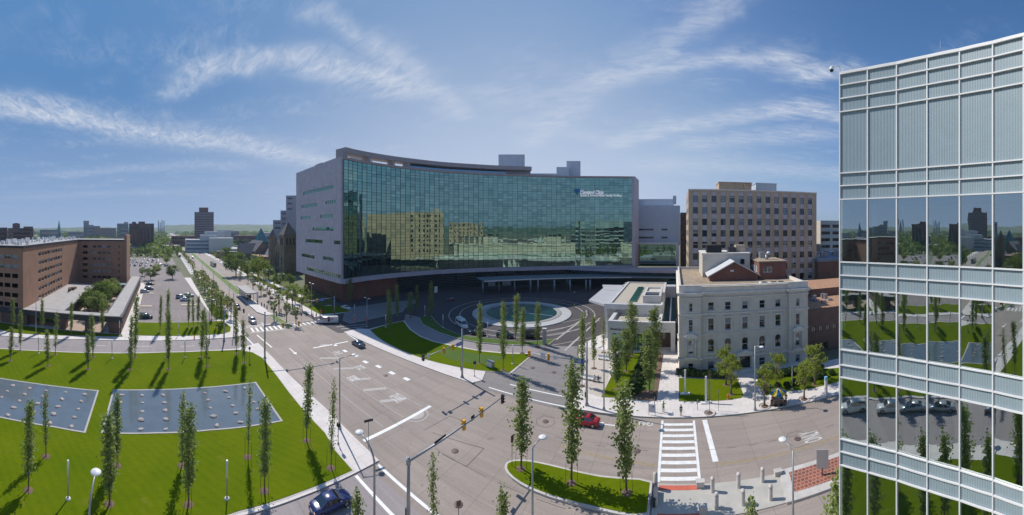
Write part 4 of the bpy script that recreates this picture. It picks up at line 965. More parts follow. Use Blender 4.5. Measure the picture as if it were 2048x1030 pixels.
b = MB(); b.sheet([(CX0 + .4, CY - .2), (CX1 - .4, CY - .2), (CX1 - .4, 104), (CX0 + .4, 104)], 17.2); b.build('roof', M['gravel'], cl, True)
b = MB()
for x in wxs:
    b.box(x - .9, x + .9, CY - .2, CY + .02, 12.65, 12.85)
    for s_ in (-.78, .78): b.box(x + s_ - .12, x + s_ + .12, CY - .09, CY + .02, 8.55, 11.35)
    b.box(x - 1.05, x + 1.05, CY - .28, CY + .02, 11.4, 11.65); b.box(x - .95, x + .95, CY - .2, CY + .02, 8.35, 8.55); b.box(x - .95, x + .95, CY - .2, CY + .02, 3.85, 4.05)
    for k in range(9):
        t0 = math.pi * k / 8; b.box(x + .86 * math.cos(t0) - .11, x + .86 * math.cos(t0) + .11, CY - .09, CY + .02, 6.22 + .86 * math.sin(t0) - .11, 6.22 + .86 * math.sin(t0) + .11)
    for s_ in (-.86, .86): b.box(x + s_ - .11, x + s_ + .11, CY - .085, CY + .02, 4.1, 6.2)
for x in ends:
    y = CY - .7
    for s_ in (-.95, .95): b.tube((x + s_, y - .25, 3.6), (x + s_, y - .25, 7.4), .17, .15, 10)
    b.box(x - 1.3, x + 1.3, y - .5, y, 3.3, 3.6); b.box(x - 1.3, x + 1.3, y - .5, y, 7.4, 7.75)
    for z_, w_ in ((7.75, 1.45), (8.0, 1.0), (8.25, .5)): b.prism([(x - w_, y - .55), (x + w_, y - .55), (x + w_, y), (x - w_, y)], z_, z_ + .25)
    b.box(x - .7, x + .7, y - .15, y, 8.5, 8.68); b.box(x - .75, x + .75, y - .2, y, 11.25, 11.45); b.box(x - .6, x + .6, y - .15, y, 12.65, 12.85)
b.build('window_surround', M['limet'], cl, True)
b = MB(); x = 14.8
for s_ in (-1.6, 1.6): b.box(x + s_ - .35, x + s_ + .35, CY - .6, CY, 0, 3.0)
b.box(x - 2.1, x + 2.1, CY - .8, CY, 3.21, 3.5)
for k in range(5): w_ = 2.2 - .42 * k; b.box(x - w_, x + w_, CY - .85, CY, 3.5 + .16 * k, 3.66 + .16 * k)
b.build('doorway_pediment', M['limet'], cl, True)
b = MB(); b.box(x - 1.1, x + 1.1, CY + .2, CY + .3, 0, 2.9, 0); b.box(x - 1.1, x + 1.1, CY + .15, CY + .2, 0, .3, 1)
for k in range(4): b.box(x - 1.0 + k * .52, x - .6 + k * .52, CY + .14, CY + .19, .5, 2.6, 1)
b.build('door', [M['black'], M['glass_dark']], cl, True)
b = MB(); b.prism([(13.2, CY - .6), (16.4, CY - .6), (16.4, CY - 1.9), (13.2, CY - 1.9)], 0, .3); b.prism([(13.2, CY - .6), (16.4, CY - .6), (16.4, CY - 1.3), (13.2, CY - 1.3)], .3, .5); b.build('step', M['limet'], cl, True)
# rooftop volumes
b = MB(); b.box(7.2, 20, 86, 98, 17.2, 23.3); b.box(7.0, 20.2, 85.8, 98.2, 23.3, 23.6, 1); b.build('rooftop_block', [M['cream'], M['limet']], cl, True)
b = MB(); b.box(17.4, 18.5, 85.8, 86.1, 20.6, 21.9); b.build('rooftop_window', M['glass_dark'], cl, True)
gx0, gx1, gy = 8.4, 20.6, 79.2; gm = (gx0 + gx1) / 2
b = MB(); b.poly([(gx0, gy, 17.2), (gx1, gy, 17.2), (gx1, gy, 18.6), (gm, gy, 22.0), (gx0, gy, 18.6)]); b.poly([(gx0, 92, 17.2), (gx0, gy, 17.2), (gx0, gy, 18.6), (gx0, 92, 18.6)]); b.poly([(gx1, gy, 17.2), (gx1, 92, 17.2), (gx1, 92, 18.6), (gx1, gy, 18.6)]); b.build('gable_wall', M['brick'], cl, True)
b = MB()
for s_ in (-1, 1):
    e = gx0 - .5 if s_ < 0 else gx1 + .5; pts = [(e, gy - .4, 18.5), (gm, gy - .4, 22.1), (gm, 92, 22.1), (e, 92, 18.5)]; lo = [(p[0], p[1], p[2] - .25) for p in pts]
    b.poly(pts if s_ > 0 else pts[::-1]); b.poly(lo if s_ < 0 else lo[::-1]); b.poly([pts[0], pts[1], lo[1], lo[0]] if s_ < 0 else [pts[1], pts[0], lo[0], lo[1]])
b.build('gable_roof', M['cream2'], cl, True)
b = MB(); b.box(gm - 1.0, gm - .1, gy - .06, gy + .02, 19.5, 19.9); b.build('gable_vent', M['vwhite'], cl, True)
b = MB(); wall(b, (21.0, 79.6), (1, 0), 7.2, 17.2, 21.6, [(1.0, 3.4, 18.9, 20.4)], .2)
b.poly([(21, 90, 17.2), (21, 79.6, 17.2), (21, 79.6, 21.6), (21, 90, 21.6)]); b.poly([(28.2, 79.6, 17.2), (28.2, 90, 17.2), (28.2, 90, 21.6), (28.2, 79.6, 21.6)]); b.build('brick_penthouse', M['brick'], cl, True)
b = MB(); b.box(20.8, 28.4, 79.4, 90, 21.6, 21.85); b.build('penthouse_roof', M['gravel'], cl, True)
windows(cl, (21.0, 79.6), (1, 0), [(1.0, 3.4, 18.9, 20.4)], .2, 'pair', 'glass_blue', 'vwhite', (0,))
for k in range(3): windows(cl, (21.0, 90), (0, -1), [(2 + 2.5 * k, 3.5 + 2.5 * k, 18.9, 20.4)], -.02, 'pair', 'glass_blind', 'vwhite', (0,))
un = [(8.5, 12.5, 87, 91, 23.6, 25.6, 'black'), (14.5, 16.5, 88, 91, 23.6, 25.0, 'steeld'), (16.8, 19.5, 89, 92, 23.6, 25.5, 'tanb'), (19.5, 20.7, 90, 92, 23.6, 24.8, 'steel'), (23.5, 25, 88, 90, 21.85, 23.5, 'steel'), (20.2, 21.3, 74, 75, 17.2, 17.6, 'steel')]
for x0, x1, y0, y1, z0_, z1_, mm in un: b = MB(); b.box(x0, x1, y0, y1, z0_, z1_); b.box(x0 + .1, x1 - .1, y0 - .04, y0, z0_ + .2, z1_ - .2); b.build('rooftop_unit', M[mm], cl, True)
b = MB(); b.tube((24.2, 84, 21.8), (24.2, 84, 23.0), .45); b.path([(24.2, 84, 23), (24.6, 83.6, 23.6), (25.3, 83.2, 23.3)], .55); b.build('vent_cowl', M['steel'], cl, True)
b = MB(); b.lathe([(0, .7), (.45, .6), (.5, .2), (.4, 0)], (19.5, 72.5, 17.2), 12); b.build('roof_vent', M['white'], cl, True)
b = MB(); b.box(21.8, 25.8, 72.0, 74.4, 17.2, 17.5, 0); b.box(22.2, 23.6, 72.3, 74.1, 17.5, 17.56, 1); b.box(24.0, 25.4, 72.3, 74.1, 17.5, 17.56, 1); b.build('roof_hatch', [M['cream'], M['steeld']], cl, True)

# ---- brown brick extension with red gravel roof ----
ex = bld('brick_annex', 'low brown annex with rust coloured gravel roof attached right of the classical building', 'building', 40, 85)
b = MB(); er = [(3.0 + 1.9 * k, 4.1 + 1.9 * k, 5.0, 6.3) for k in range(4)] + [(6.2, 7.4, .4, 2.2)]
wall(b, (29.05, 72), (1, 0), 32, 0, 10.4, er, .2); b.poly([(61.05, 72, 0), (61.05, 104, 0), (61.05, 104, 10.4), (61.05, 72, 10.4)]); b.build('wall', M['umber'], ex, True)
windows(ex, (29.05, 72), (1, 0), er, .2, 'pair', 'glass_dark', 'umber', (0,))
b = MB(); b.sheet([(29.1, 72.4), (61, 72.4), (61, 104), (29.1, 104)], 9.8, 1); b.box(29.05, 61.05, 71.95, 72.4, 10.4, 10.6, 0); b.box(36, 61, 88, 104, 9.8, 12.2, 0, 1); b.build('roof', [M['umber'], M['gravelr']], ex, True)
b = MB()
for k in range(16):
    x = 30 + R.random() * 14; y = 76 + R.random() * 10; s_ = .4 + R.random() * .9; b.box(x, x + s_ * 1.4, y, y + s_, 9.8, 10.3 + R.random() * 1.2)
b.build('rooftop_unit', M['steel'], ex, True)

# ---- low white arts building ----
ar = bld('arts_building', 'low white modern building with big square portal frame and green glass front beside the garden', 'building', -10, 95)
b = MB(); wall(b, (-16.6, 79), (1, 0), 16.6, 0, 7.3, [(1.0, 8.6, .2, 4.4), (10.0, 10.9, .1, 2.4), (11.9, 15.5, .1, 4.9)], .5)
b.poly([(-16.6, 92, 0), (-16.6, 79, 0), (-16.6, 79, 7.3), (-16.6, 92, 7.3)]); b.poly([(0, 79, 0), (0, 80, 0), (0, 80, 7.3), (0, 79, 7.3)]); b.poly([(0, 80, 0), (-1.1, 80, 0), (-1.1, 80, 7.3), (0, 80, 7.3)])
b.box(-16.6, 0, 79, 80, 7.3, 7.32); b.box(-16.6, -15.6, 80, 92, 6.4, 7.3); b.poly([(-16.6 + .99, 80, 6.4), (0, 80, 6.4), (0, 80, 7.3), (-15.6, 80, 7.3)][::-1]); b.box(-4.2, -3.4, 80.01, 88, 6.3, 7.3)
b.build('wall', M['cream2'], ar, True)
b = MB(); b.sheet([(-15.6, 80), (-3.5, 80), (-3.5, 92), (-15.6, 92)], 6.45); b.sheet([(-18.2, 89), (-4, 89), (-4, 126), (-18.2, 126)], 9.0); b.build('roof', mat('roof_ballast', (.47, .42, .35), .9, .12, 1), ar, True)
b = MB(); b.box(-15.6, -8, 79.48, 79.56, .2, 4.4); b.build('shop_glazing', M['green_glass'], ar, True)
b = MB(); 
for k in range(6): b.box(-15.6 + k * 1.52, -15.52 + k * 1.52, 79.3, 79.47, .2, 4.4)
for z in (1.3, 3.0): b.box(-15.6, -8, 79.32, 79.46, z, z + .09)
b.build('glazing_bar', M['vwhite'], ar, True)
b = MB(); b.box(-4.7, -1.1, 82.5, 82.7, .1, 5.2, 0); b.box(-3.2, -2.5, 82.4, 82.5, 2.3, 4.4, 1); b.box(-6.6, -5.7, 79.4, 79.45, .1, 2.4, 1); b.build('doorway', [M['umber'], M['glass_blind']], ar, True)
b = MB(); b.box(-6.7, -5.6, 78.93, 78.99, 2.7, 3.5); b.build('notice_panel', mat('red_notice', (.45, .12, .10), .6, .1, 5), ar, True)
b = MB(); b.box(-19.4, -18.5, 87.6, 88.6, 0, 8.1); b.box(-19.4, -3.6, 87.6, 88.6, 8.1, 9.5); b.box(-10.2, -3.6, 87.6, 88.6, 0, 8.1); b.build('portal_frame', M['cream2'], ar, True)
b = MB(); b.box(-18.4, -17.8, 88.65, 126, 6.3, 9.4); b.box(-4, -3.4, 88.65, 126, 0, 9.4); b.box(-17.8, -4, 125.4, 126, 0, 9.4); b.box(-18.2, -4, 89.2, 89.5, 6.3, 9.4); b.box(-17.9, -17.6, 89.5, 125, 0, 6.3); b.build('upper_wall', M['cream2'], ar, True)
b = MB(); b.box(-9.2, -4.1, 92, 106, 9.0, 10.6, 0); b.box(-8.6, -4.7, 98.8, 105.4, 10.6, 10.62, 1); b.box(-8.6, -4.7, 92.6, 97.4, 10.6, 10.63, 2)
for e in ((-9.2, -8.7, 92, 106), (-4.6, -4.1, 92, 106), (-8.7, -4.6, 105.5, 106), (-8.7, -4.6, 92, 92.5), (-8.7, -4.6, 97.6, 98.6)): b.box(e[0], e[1], e[2], e[3], 10.6, 11.1)
b.build('roof_enclosure', [M['cream2'], M['cream'], M['steeld']], ar, True)
b = MB()
for k in range(9): b.box(-13.2, -11.2, 93 + k * 2.6, 95.2 + k * 2.6, 9.0, 9.35)
b.build('skylight', M['green_glass'], ar, True)
text('Arts and Law Admissions', 5.6, .62, Matrix.Translation((10 - 13.2, -95 + 78.97, 5.35)) @ Matrix.Rotation(math.pi / 2, 4, 'X'), M['black'], 'lettering', ar, .02, .02)
gl_ = bld('glass_corridor', 'dark glazed corridor with planted strip between low white building and classical building', 'building', -1.5, 100)
b = MB(); b.box(-3.3, .2, 84, 160, 0, 5.2); b.build('glazing', M['lobby_glass'], gl_, True)
b = MB(); b.box(-1.6, -1.2, 84, 130, 5.2, 5.4); b.box(-3.3, .2, 118, 122, 5.2, 9.2); b.build('roof_beam', M['canopy'], gl_, True)

# ---- brick apartment block and low building on the left ----
ap = bld('apartment_block', 'six storey brown brick apartment block with long window bands left of the parking lot', 'apartment block', -130, -50)
AH = 24.0
def apt_rects(W, a, c, n, floors=6, gap=.25):
    out = []
    for j in range(floors):
        zt = AH - 2.1 - 3.05 * j
        for i in range(n): s_ = a + (c - a) * i / n; out.append((s_ + gap, s_ + (c - a) / n - gap, zt - 1.35, zt))
    return out
b = MB()
fy = apt_rects(46, 2.5, 30, 9, 6); wall(b, (-92.7, -42.5), (-1, 0), 67.3, 0, AH, [(r[0] + 10, r[1] + 10, r[2], r[3]) for r in fy], .3)
fx = apt_rects(20, 1, 9, 3) + apt_rects(20, 10.5, 18.5, 3); wall(b, (-92.7, -62.5), (0, 1), 20, 0, AH, fx, .3)
wg = apt_rects(24, 7, 17, 4) + apt_rects(24, 2, 5, 1) + apt_rects(24, 20.2, 21.2, 1); wg = [r for r in wg]
wall(b, (-160, -42.5), (0, 1), 24, 0, AH, wg, .3)
b.poly([(-160, -18.5, 0), (-176, -18.5, 0), (-176, -18.5, AH), (-160, -18.5, AH)]); b.poly([(-176, -18.5, 0), (-176, -62.5, 0), (-176, -62.5, AH), (-176, -18.5, AH)]); b.poly([(-176, -62.5, 0), (-92.7, -62.5, 0), (-92.7, -62.5, AH), (-176, -62.5, AH)])
b.box(-176, -159.6, -19.2, -17.9, 0, AH + 3); b.build('wall', M['brickapt'], ap, True)
b = MB(); b.prism([(-92.4, -62.8), (-92.4, -42.2), (-159.7, -42.2), (-159.7, -19.2), (-176.3, -19.2), (-176.3, -62.8)], AH, AH + .7); b.build('parapet', M['steeld'], ap, True)
b = MB(); b.sheet([(-93.2, -62), (-93.2, -43.2), (-160.5, -43.2), (-160.5, -19.5), (-175.5, -19.5), (-175.5, -62)], AH + .72); b.build('roof', M['roofg'], ap, True)
windows(ap, (-92.7, -42.5), (-1, 0), [(r[0] + 10, r[1] + 10, r[2], r[3]) for r in fy][:54], .3, 'pair', 'glass_dark', 'steel'); windows(ap, (-92.7, -62.5), (0, 1), fx[:24], .3, 'pair', 'glass_dark', 'steel', (0, .5, .9, .9)); windows(ap, (-160, -42.5), (0, 1), wg[:20], .3, 'pair', 'glass_dark', 'steel', (0, .9, 0, 0))
b = MB()
for k in range(90):
    x = -95 - R.random() * 78; y = -60 + R.random() * 15; s_ = .35 + R.random() * .6; b.box(x, x + s_, y, y + s_, AH + .7, AH + 1.3 + R.random() * 1.2)
b.build('rooftop_unit', M['white'], ap, True)
lo = bld('low_building', 'flat roofed one storey building with dark fascia wrapped around a tree filled courtyard', 'building', -100, -30)
b = MB()
b.box(-145, -95.5, -50, -42.6, 0, 4.1); b.box(-145, -95.5, -42.6, -30, 0, 4.1)
for y0, y1 in ((-50, -41), (-31, -28.6), (-22.6, -21), (-15.5, -12)): b.box(-95.5, -92.2, y0, y1, 0, 3.4)
b.box(-95.5, -94.5, -41, -31, 0, 3.4)
b.box(-150, -97, -16.5, -12, 0, 4.1); b.box(-172, -150, -17.2, -12, 0, 4.8); b.box(-150, -145, -42, -17, 0, 4.1); b.build('wall', M['umber'], lo, True)
b = MB()
for q in ((-145.5, -95.5, -43, -29.4), (-150, -95.5, -50, -43.01)): b.box(q[0], q[1], q[2], q[3], 4.1, 4.9)
b.box(-172.4, -95.5, -17, -11.6, 4.1, 4.9); b.box(-150.4, -145, -29.4, -17, 4.1, 4.9); b.box(-95.5, -91.8, -50.3, -11.6, 3.4, 5.0); b.build('fascia', M['steeld'], lo, True)
b = MB(); b.sheet([(-145, -42.5), (-96, -42.5), (-96, -30), (-145, -30)], 4.93); b.sheet([(-171.8, -16.5), (-93, -16.5), (-93, -12.2), (-171.8, -12.2)], 5.02 if 0 else 4.94); b.sheet([(-95.4, -49.6), (-92.4, -49.6), (-92.4, -12.4), (-95.4, -12.4)], 5.02); b.sheet([(-149.9, -29), (-145.4, -29), (-145.4, -17), (-149.9, -17)], 4.94, 1)
b.build('roof', [M['roofg'], mat('teal_roof', (.12, .22, .26), .6, .1, .5)], lo, True)
b = MB(); b.box(-94.45, -94.4, -39, -36.5, 1.2, 2.6); b.box(-94.45, -94.4, -35.5, -33, 1.2, 2.6); b.build('window', M['glass_blue'], lo, True)
b = MB(); 
for k in range(5): x = -128 - k * 1.6; b.box(x, x + 1.0, -38 + (k % 2), -37 + (k % 2), 4.93, 6.2 - .2 * k)
b.path([(-124, -37, 5), (-124, -37, 6), (-126.5, -37, 6), (-126.5, -37, 5)], .3); b.build('rooftop_unit', M['umber'], lo, True)
b = MB(); b.sheet([(-145, -29.4), (-92.2, -29.4), (-92.2, -17), (-145, -17)], .14); b.build('courtyard_floor', mat('courtyard_paving', (.45, .34, .27), .9, .12, 1), lo, True)

# ---- churches ----
ch = bld('stone_church', 'dark sandstone church with two pyramid roofed towers beside the lavender stone wall', 'church', -208, 82)
b = MB(); b.box(-209.5, -200.5, 78, 87, 0, 26); b.box(-210, -200, 77.5, 87.5, 17.6, 18.2); b.box(-209.8, -200.2, 77.8, 87.2, 24.4, 25); b.build('tower', M['sand'], ch, True)
b = MB(); k = len(b.v); pts = [(-210, 77.5, 26), (-200, 77.5, 26), (-200, 87.5, 26), (-210, 87.5, 26)]; ax = (-205, 82.5, 35)
for i in range(4): b.poly([pts[i], pts[(i + 1) % 4], ax])
b.tube((-205, 82.5, 34.5), (-205, 82.5, 36.5), .12); b.build('tower_roof', mat('tower_roof_stone', (.20, .165, .13), .9, .25, .5), ch, True)
b = MB(); b.prism([(-229 + 3.4 * math.cos(i * math.pi / 4), 80 + 3.4 * math.sin(i * math.pi / 4)) for i in range(8)], 0, 23.5); b.build('stair_tower', M['sand'], ch, True)
b = MB(); b.lathe([(3.9, 23.5), (.05, 30)], (-229, 80, 0), 8, smooth=False); b.build('stair_tower_roof', mat('turret_roof_stone', (.22, .18, .14), .9, .25, .5), ch, True)
b = MB(); b.box(-228, -209, 80, 100, 0, 15); b.poly([(-228, 80, 15), (-209, 80, 15), (-218.5, 80, 22)]); b.poly([(-209, 100, 15), (-228, 100, 15), (-218.5, 100, 22)]); b.build('nave', M['sand'], ch, True)
b = MB(); b.poly([(-228.4, 79.6, 15), (-218.5, 79.6, 22.3), (-218.5, 100, 22.3), (-228.4, 100, 15)][::-1]); b.poly([(-218.5, 79.6, 22.3), (-208.8, 79.6, 15), (-208.8, 100, 15), (-218.5, 100, 22.3)][::-1]); b.build('nave_roof', M['slate'], ch, True)
b = MB()
for x in (-207.2, -205, -202.8): b.box(x - .5, x + .5, 77.85, 78.05, 19.5, 24); 
b.box(-205.6, -204.4, 77.85, 78.05, 6, 11)
for x in (-223.5, -220.3, -217, -213.5): b.box(x - .6, x + .6, 79.85, 80.05, 4, 14 if abs(x + 218.6) < 3 else 11.5)
for y in (80, 82.5, 85): b.box(-200.55, -200.4, y - .5, y + .5, 19.5, 24)
b.build('lancet_window', M['black'], ch, True)
c2 = bld('domed_church', 'distant church with tall green copper pyramid roof among slate gables', 'church', -300, 90)
b = MB(); cxx, cyy = -297, 92; r8 = 8.5
b.prism([(cxx + 6.6 * math.cos(i * math.pi / 4 + .39), cyy + 6.6 * math.sin(i * math.pi / 4 + .39)) for i in range(8)], 0, 18, 0); b.build('lantern', M['copper'], c2, True)
b = MB(); b.lathe([(8.0, 17.5), (.1, 31)], (cxx, cyy, 0), 8, smooth=False); b.build('copper_roof', M['copper'], c2, True)
def gable(b, x0, x1, y0, y1, z0, ze, zr, axis='x', mw=0, mr=1):
    b.box(x0, x1, y0, y1, z0, ze, mw)
    if axis == 'x':
        ym = (y0 + y1) / 2; b.poly([(x0 - .4, y0 - .4, ze), (x1 + .4, y0 - .4, ze), (x1 + .4, ym, zr), (x0 - .4, ym, zr)], mr); b.poly([(x1 + .4, y1 + .4, ze), (x0 - .4, y1 + .4, ze), (x0 - .4, ym, zr), (x1 + .4, ym, zr)], mr)
        b.poly([(x1, y0, ze), (x1, y1, ze), (x1, ym, zr - .1)], mw); b.poly([(x0, y1, ze), (x0, y0, ze), (x0, ym, zr - .1)], mw)
    else:
        xm = (x0 + x1) / 2; b.poly([(x0 - .4, y1 + .4, ze), (x0 - .4, y0 - .4, ze), (xm, y0 - .4, zr), (xm, y1 + .4, zr)], mr); b.poly([(x1 + .4, y0 - .4, ze), (x1 + .4, y1 + .4, ze), (xm, y1 + .4, zr), (xm, y0 - .4, zr)], mr)
        b.poly([(x0, y0, ze), (x1, y0, ze), (xm, y0, zr - .1)], mw); b.poly([(x1, y1, ze), (x0, y1, ze), (xm, y1, zr - .1)], mw)
b = MB(); gable(b, -296, -262, 76, 90, 0, 11, 20, 'x'); gable(b, -285, -268, 66, 84, 0, 9, 17.5, 'y'); gable(b, -310, -296, 74, 96, 0, 9, 16, 'y'); gable(b, -268, -240, 80, 94, 0, 8, 14, 'x'); b.build('nave', [M['sand'], M['slate']], c2, True)
b = MB(); b.lathe([(2.6, 0), (2.6, 12), (2.9, 12), (.1, 18)], (-300, 72, 0), 8, smooth=False); b.build('turret', M['copper'], c2, True)
b = MB(); b.box(-262, -236, 72, 80, 0, 9, 0, 1); b.build('red_roofed_wing', [M['sand'], mat('red_tile_roof', (.33, .17, .13), .8, .2, .5)], c2, True)

# stepped lavender hospital building behind the church
sb = bld('stepped_building', 'stepped lavender office building with ribbon windows rising behind the stone church', 'building', -270, 160)
for x0, x1, yt, r, nf in ((546, 592, 440, 320, 2), (561, 596, 421, 315, 4), (572, 600, 391, 312, 3)):
    b = MB(); A, B, z = farbox(b, x0, x1, yt, r, 0, 30); b.build('wall', M['stonet'], sb, True)
    b = MB(); d_ = (B - A).normalized(); n_ = Vector((d_.y, -d_.x)) * .15
    for k in range(nf): zz_ = z - 3.5 - k * 5; b.prism([A + n_ + d_ * 1.5, A + n_ + (B - A) * .45, A + (B - A) * .45, A + d_ * 1.5], zz_, zz_ + 1.4)
    b.build('ribbon_window', M['glass_dark'], sb, True)
# ---- far city ----
def farbuilding(label, x0, x1, yt, r, mt_, name='distant_building', cat='building', wins=0, group=None, extra=(), vert=0, depth=25, wm='glass_dark'):
    am = az((x0 + x1) / 2); q = bld(name, label, cat, r * math.sin(am), r * math.cos(am), group)
    b = MB(); A, B, z = farbox(b, x0, x1, yt, r, 0, depth)
    for e in extra: farbox(b, e[0], e[1], e[2], r - (e[3] if len(e) > 3 else -2), 0, depth * .6)
    b.build('wall', M[mt_], q, True)
    d_ = (B - A).normalized(); n_ = Vector((d_.y, -d_.x)) * .4; W = (B - A).length
    if wins or vert:
        b = MB()
        for k in range(wins): zz_ = z - (k + .75) * (z / (wins + .5)); b.prism([A + n_ + d_ * W * .06, A + n_ + d_ * W * .94, A + d_ * W * .94, A + d_ * W * .06], zz_, zz_ + z / (wins + .5) * .45)
        for k in range(vert): s_ = W * (k + .5) / vert; b.prism([A + n_ + d_ * (s_ - W / vert * .2), A + n_ + d_ * (s_ + W / vert * .2), A + d_ * (s_ + W / vert * .2), A + d_ * (s_ - W / vert * .2)], 4, z - 3)
        b.build('window_band', M[wm], q, True)
    return q
farbuilding('tall dark red brick tower with pale floor bands and a penthouse, alone above the hills', 389, 427.5, 424, 480, 'brickfar', 'tower_block', 'tower block', wins=15, extra=[(398, 416.5, 415)], wm='far2')
farbuilding('broad red brown slab tower with dark vertical window strips left of the avenue', 258, 308, 447, 430, 'brickfar', 'tower_block', 'tower block', vert=7, extra=[(264, 272, 443.5), (277, 290, 443)])
farbuilding('stepped dark brick complex at the far left edge of the skyline', 16, 67, 456, 440, 'brickfar', 'tower_block', 'tower block', wins=6, extra=[(25, 40, 447), (29, 36, 446), (47, 66, 453)])
farbuilding('lower brick wing at the very left edge of the picture', -14, 15, 455, 470, 'brickfar', wins=5)
farbuilding('slim beige high-rise with blue glass side on the left skyline', 167, 178, 441.5, 900, 'far1', 'tower_block', 'tower block', wins=10, wm='far2')
farbuilding('blue glass block attached right of the slim beige high-rise', 172, 187, 450, 880, 'far2', wins=4, wm='far1')
farbuilding('long rose coloured block right of the blue glass block', 187, 200, 452, 860, 'far3', wins=4, wm='far2')
farbuilding('pale terraced building left of the broad red brown slab tower', 234, 257, 447, 700, 'far1', wins=5, extra=[(248, 256, 444)], wm='far2')
farbuilding('greenish glass block in front of the pale terraced building', 240, 257, 454, 600, 'far2', wins=4, wm='far1')
farbuilding('low blue grey building on the horizon left of the spire', 80, 118, 459.5, 620, 'far2', wins=2, wm='far1')
farbuilding('low pale building on the horizon between spire and beige high-rise', 135, 166, 463, 800, 'far1', wins=2, wm='far2')
farbuilding('long low pale block on the horizon left of the greenish glass block', 200, 232, 456, 900, 'far3', wins=3, wm='far2')
farbuilding('long dark brick school like block with flat roof beneath the tall brick tower', 342, 392, 472, 560, 'brickfar', wins=2)
mu = farbuilding('white modern museum with curved block and glazed strips beyond the green lawn', 370, 420, 479, 420, 'cream2', 'museum', 'museum', wins=3, extra=[(400, 434, 470, 0), (409, 450, 463, -12), (418, 466, 476, 14), (434, 462, 460, -22)], wm='far2')
farbuilding('flat grey purple block between museum and stone church', 515, 552, 465, 380, 'stonet', wins=1)
farbuilding('pale long hall roof in front of the wooded hills right of the brick tower', 455, 478, 462, 620, 'far1', wins=1, wm='far2')
farbuilding('low dark warehouse below the horizon right of the copper roof', 468, 546, 471, 520, 'brickfar', wins=1)
st = bld('steeple_church', 'far church with slender green copper spire on the left skyline', 'church', 640 * math.sin(az(118)), 640 * math.cos(az(118)))
b = MB(); c_ = Vector((640 * math.sin(az(118)), 640 * math.cos(az(118)))); b.box(c_.x - 5, c_.x + 5, c_.y - 5, c_.y + 5, 0, 22); b.box(c_.x, c_.x + 26, c_.y - 8, c_.y + 8, 0, 12); b.build('tower', M['far2'], st, True)
b = MB(); b.lathe([(7, 22), (3, 31), (.3, 47)], (c_.x, c_.y, 0), 8, smooth=False); b.build('spire', M['copper'], st, True)
for k, (px, yt) in enumerate(((317, 441), (320.5, 445), (324, 440), (328, 441))):
    r = 1500; b = MB(); a = az(px); b.tube((r * math.sin(a), r * math.cos(a), 0), (r * math.sin(a), r * math.cos(a), CAMZ + (HY - yt) * r / F), 3.2, 2.2, 8)
    b.build('chimney_stack', M['far2'], None, False, '%s of four thin smokestacks on the horizon at the end of the avenue' % ['leftmost', 'second', 'third', 'rightmost'][k], 'smokestack', 'smokestacks on the horizon')
# many small far buildings
fb = []
for k in range(4):
    for mm in ('far1', 'far3', 'brickfar', 'far2'):
        b = MB(); w_ = 9 + 8 * R.random(); d_ = 8 + 5 * R.random(); h_ = 4 + 7 * R.random(); b.box(-w_, w_, -d_, d_, 0, h_, 0, 1); b.box(-w_ * .3, w_ * .2, -d_ * .3, d_ * .3, h_, h_ + 2)
        for j in range(int(h_ / 3.2)): b.box(-w_ * .92, w_ * .92, -d_ - .15, d_ + .15, 1.2 + 3.2 * j, 2.5 + 3.2 * j, 2)
        o = b.build('far_house', [M[mm], M['roofg'], M['glass_dark']]); fb.append(o.data); bpy.data.objects.remove(o)
spots = []
R2 = random.Random(11)
for k in range(110):
    px = R2.uniform(-30, 560); r = R2.choice([300, 380, 460, 560, 700, 850, 1050, 1300]) * R2.uniform(.9, 1.1)
    a = az(px); x, y = r * math.sin(a), r * math.cos(a)
    if 14 < y < 64 or (x > -330 and y > -75) : continue
    fi = R2.randrange(len(fb)); FC_ = (['pale cream', 'rose coloured', 'dark brick', 'blue grey'][fi % 4],)
    o = link('far_house', fb[fi], None, 'small %s flat roofed building among trees in the %s part of the distant city' % (FC_[0], 'nearer' if r < 600 else 'farther'), 'building', 'small buildings in the distance', None, (x, y, 0), R2.uniform(0, 3))
# ---- right hand glass tower ----
tw = bld('glass_tower', 'tall glass tower with white mullions and corrugated grey bands filling the right edge', 'tower', 14, 8)
txs = [1680.3, 1735.7, 1794, 1855, 1920, 1986.5, 2048]; ths = [311.5, 321.4, 332, 345.2, 358.4, 373.2, 388.8]
FP = [Vector((16 * 311.5 / h * math.sin(az(x)), 16 * 311.5 / h * math.cos(az(x)))) for x, h in zip(txs, ths)]
stp = [(FP[i + 1] - FP[i]).length for i in range(6)]
print('tower bays', [round(s, 2) for s in stp], [(round(p.x, 2), round(p.y, 2)) for p in FP])
d_ = (FP[6] - FP[5]).normalized()
for k in range(7): FP.append(FP[-1] + d_ * 1.5)
NB = len(FP) - 1
zl = lambda y: 30 + (458 - y) * 16 / 652
lev = [zl(y) for y in (148, 172, 198.6, 225, 347, 372, 399, 523.6, 549.8, 577.4, 697.7, 728, 752.7, 875.5, 900.7, 927.6)]
kinds = ['s', 's', 's', 's', 's', 's', 'w', 's', 's', 'w', 's', 's', 'w', 's', 's']
z = lev[-1]; 
while z > 2: 
    for h_, kk in ((3.02, 'w'), (.72, 's'), (.66, 's')):
        z -= h_; lev.append(max(z, .2)); kinds.append(kk)
        if z < .3: break
def segn(i): d = (FP[i + 1] - FP[i]).normalized(); return d, Vector((d.y, -d.x))
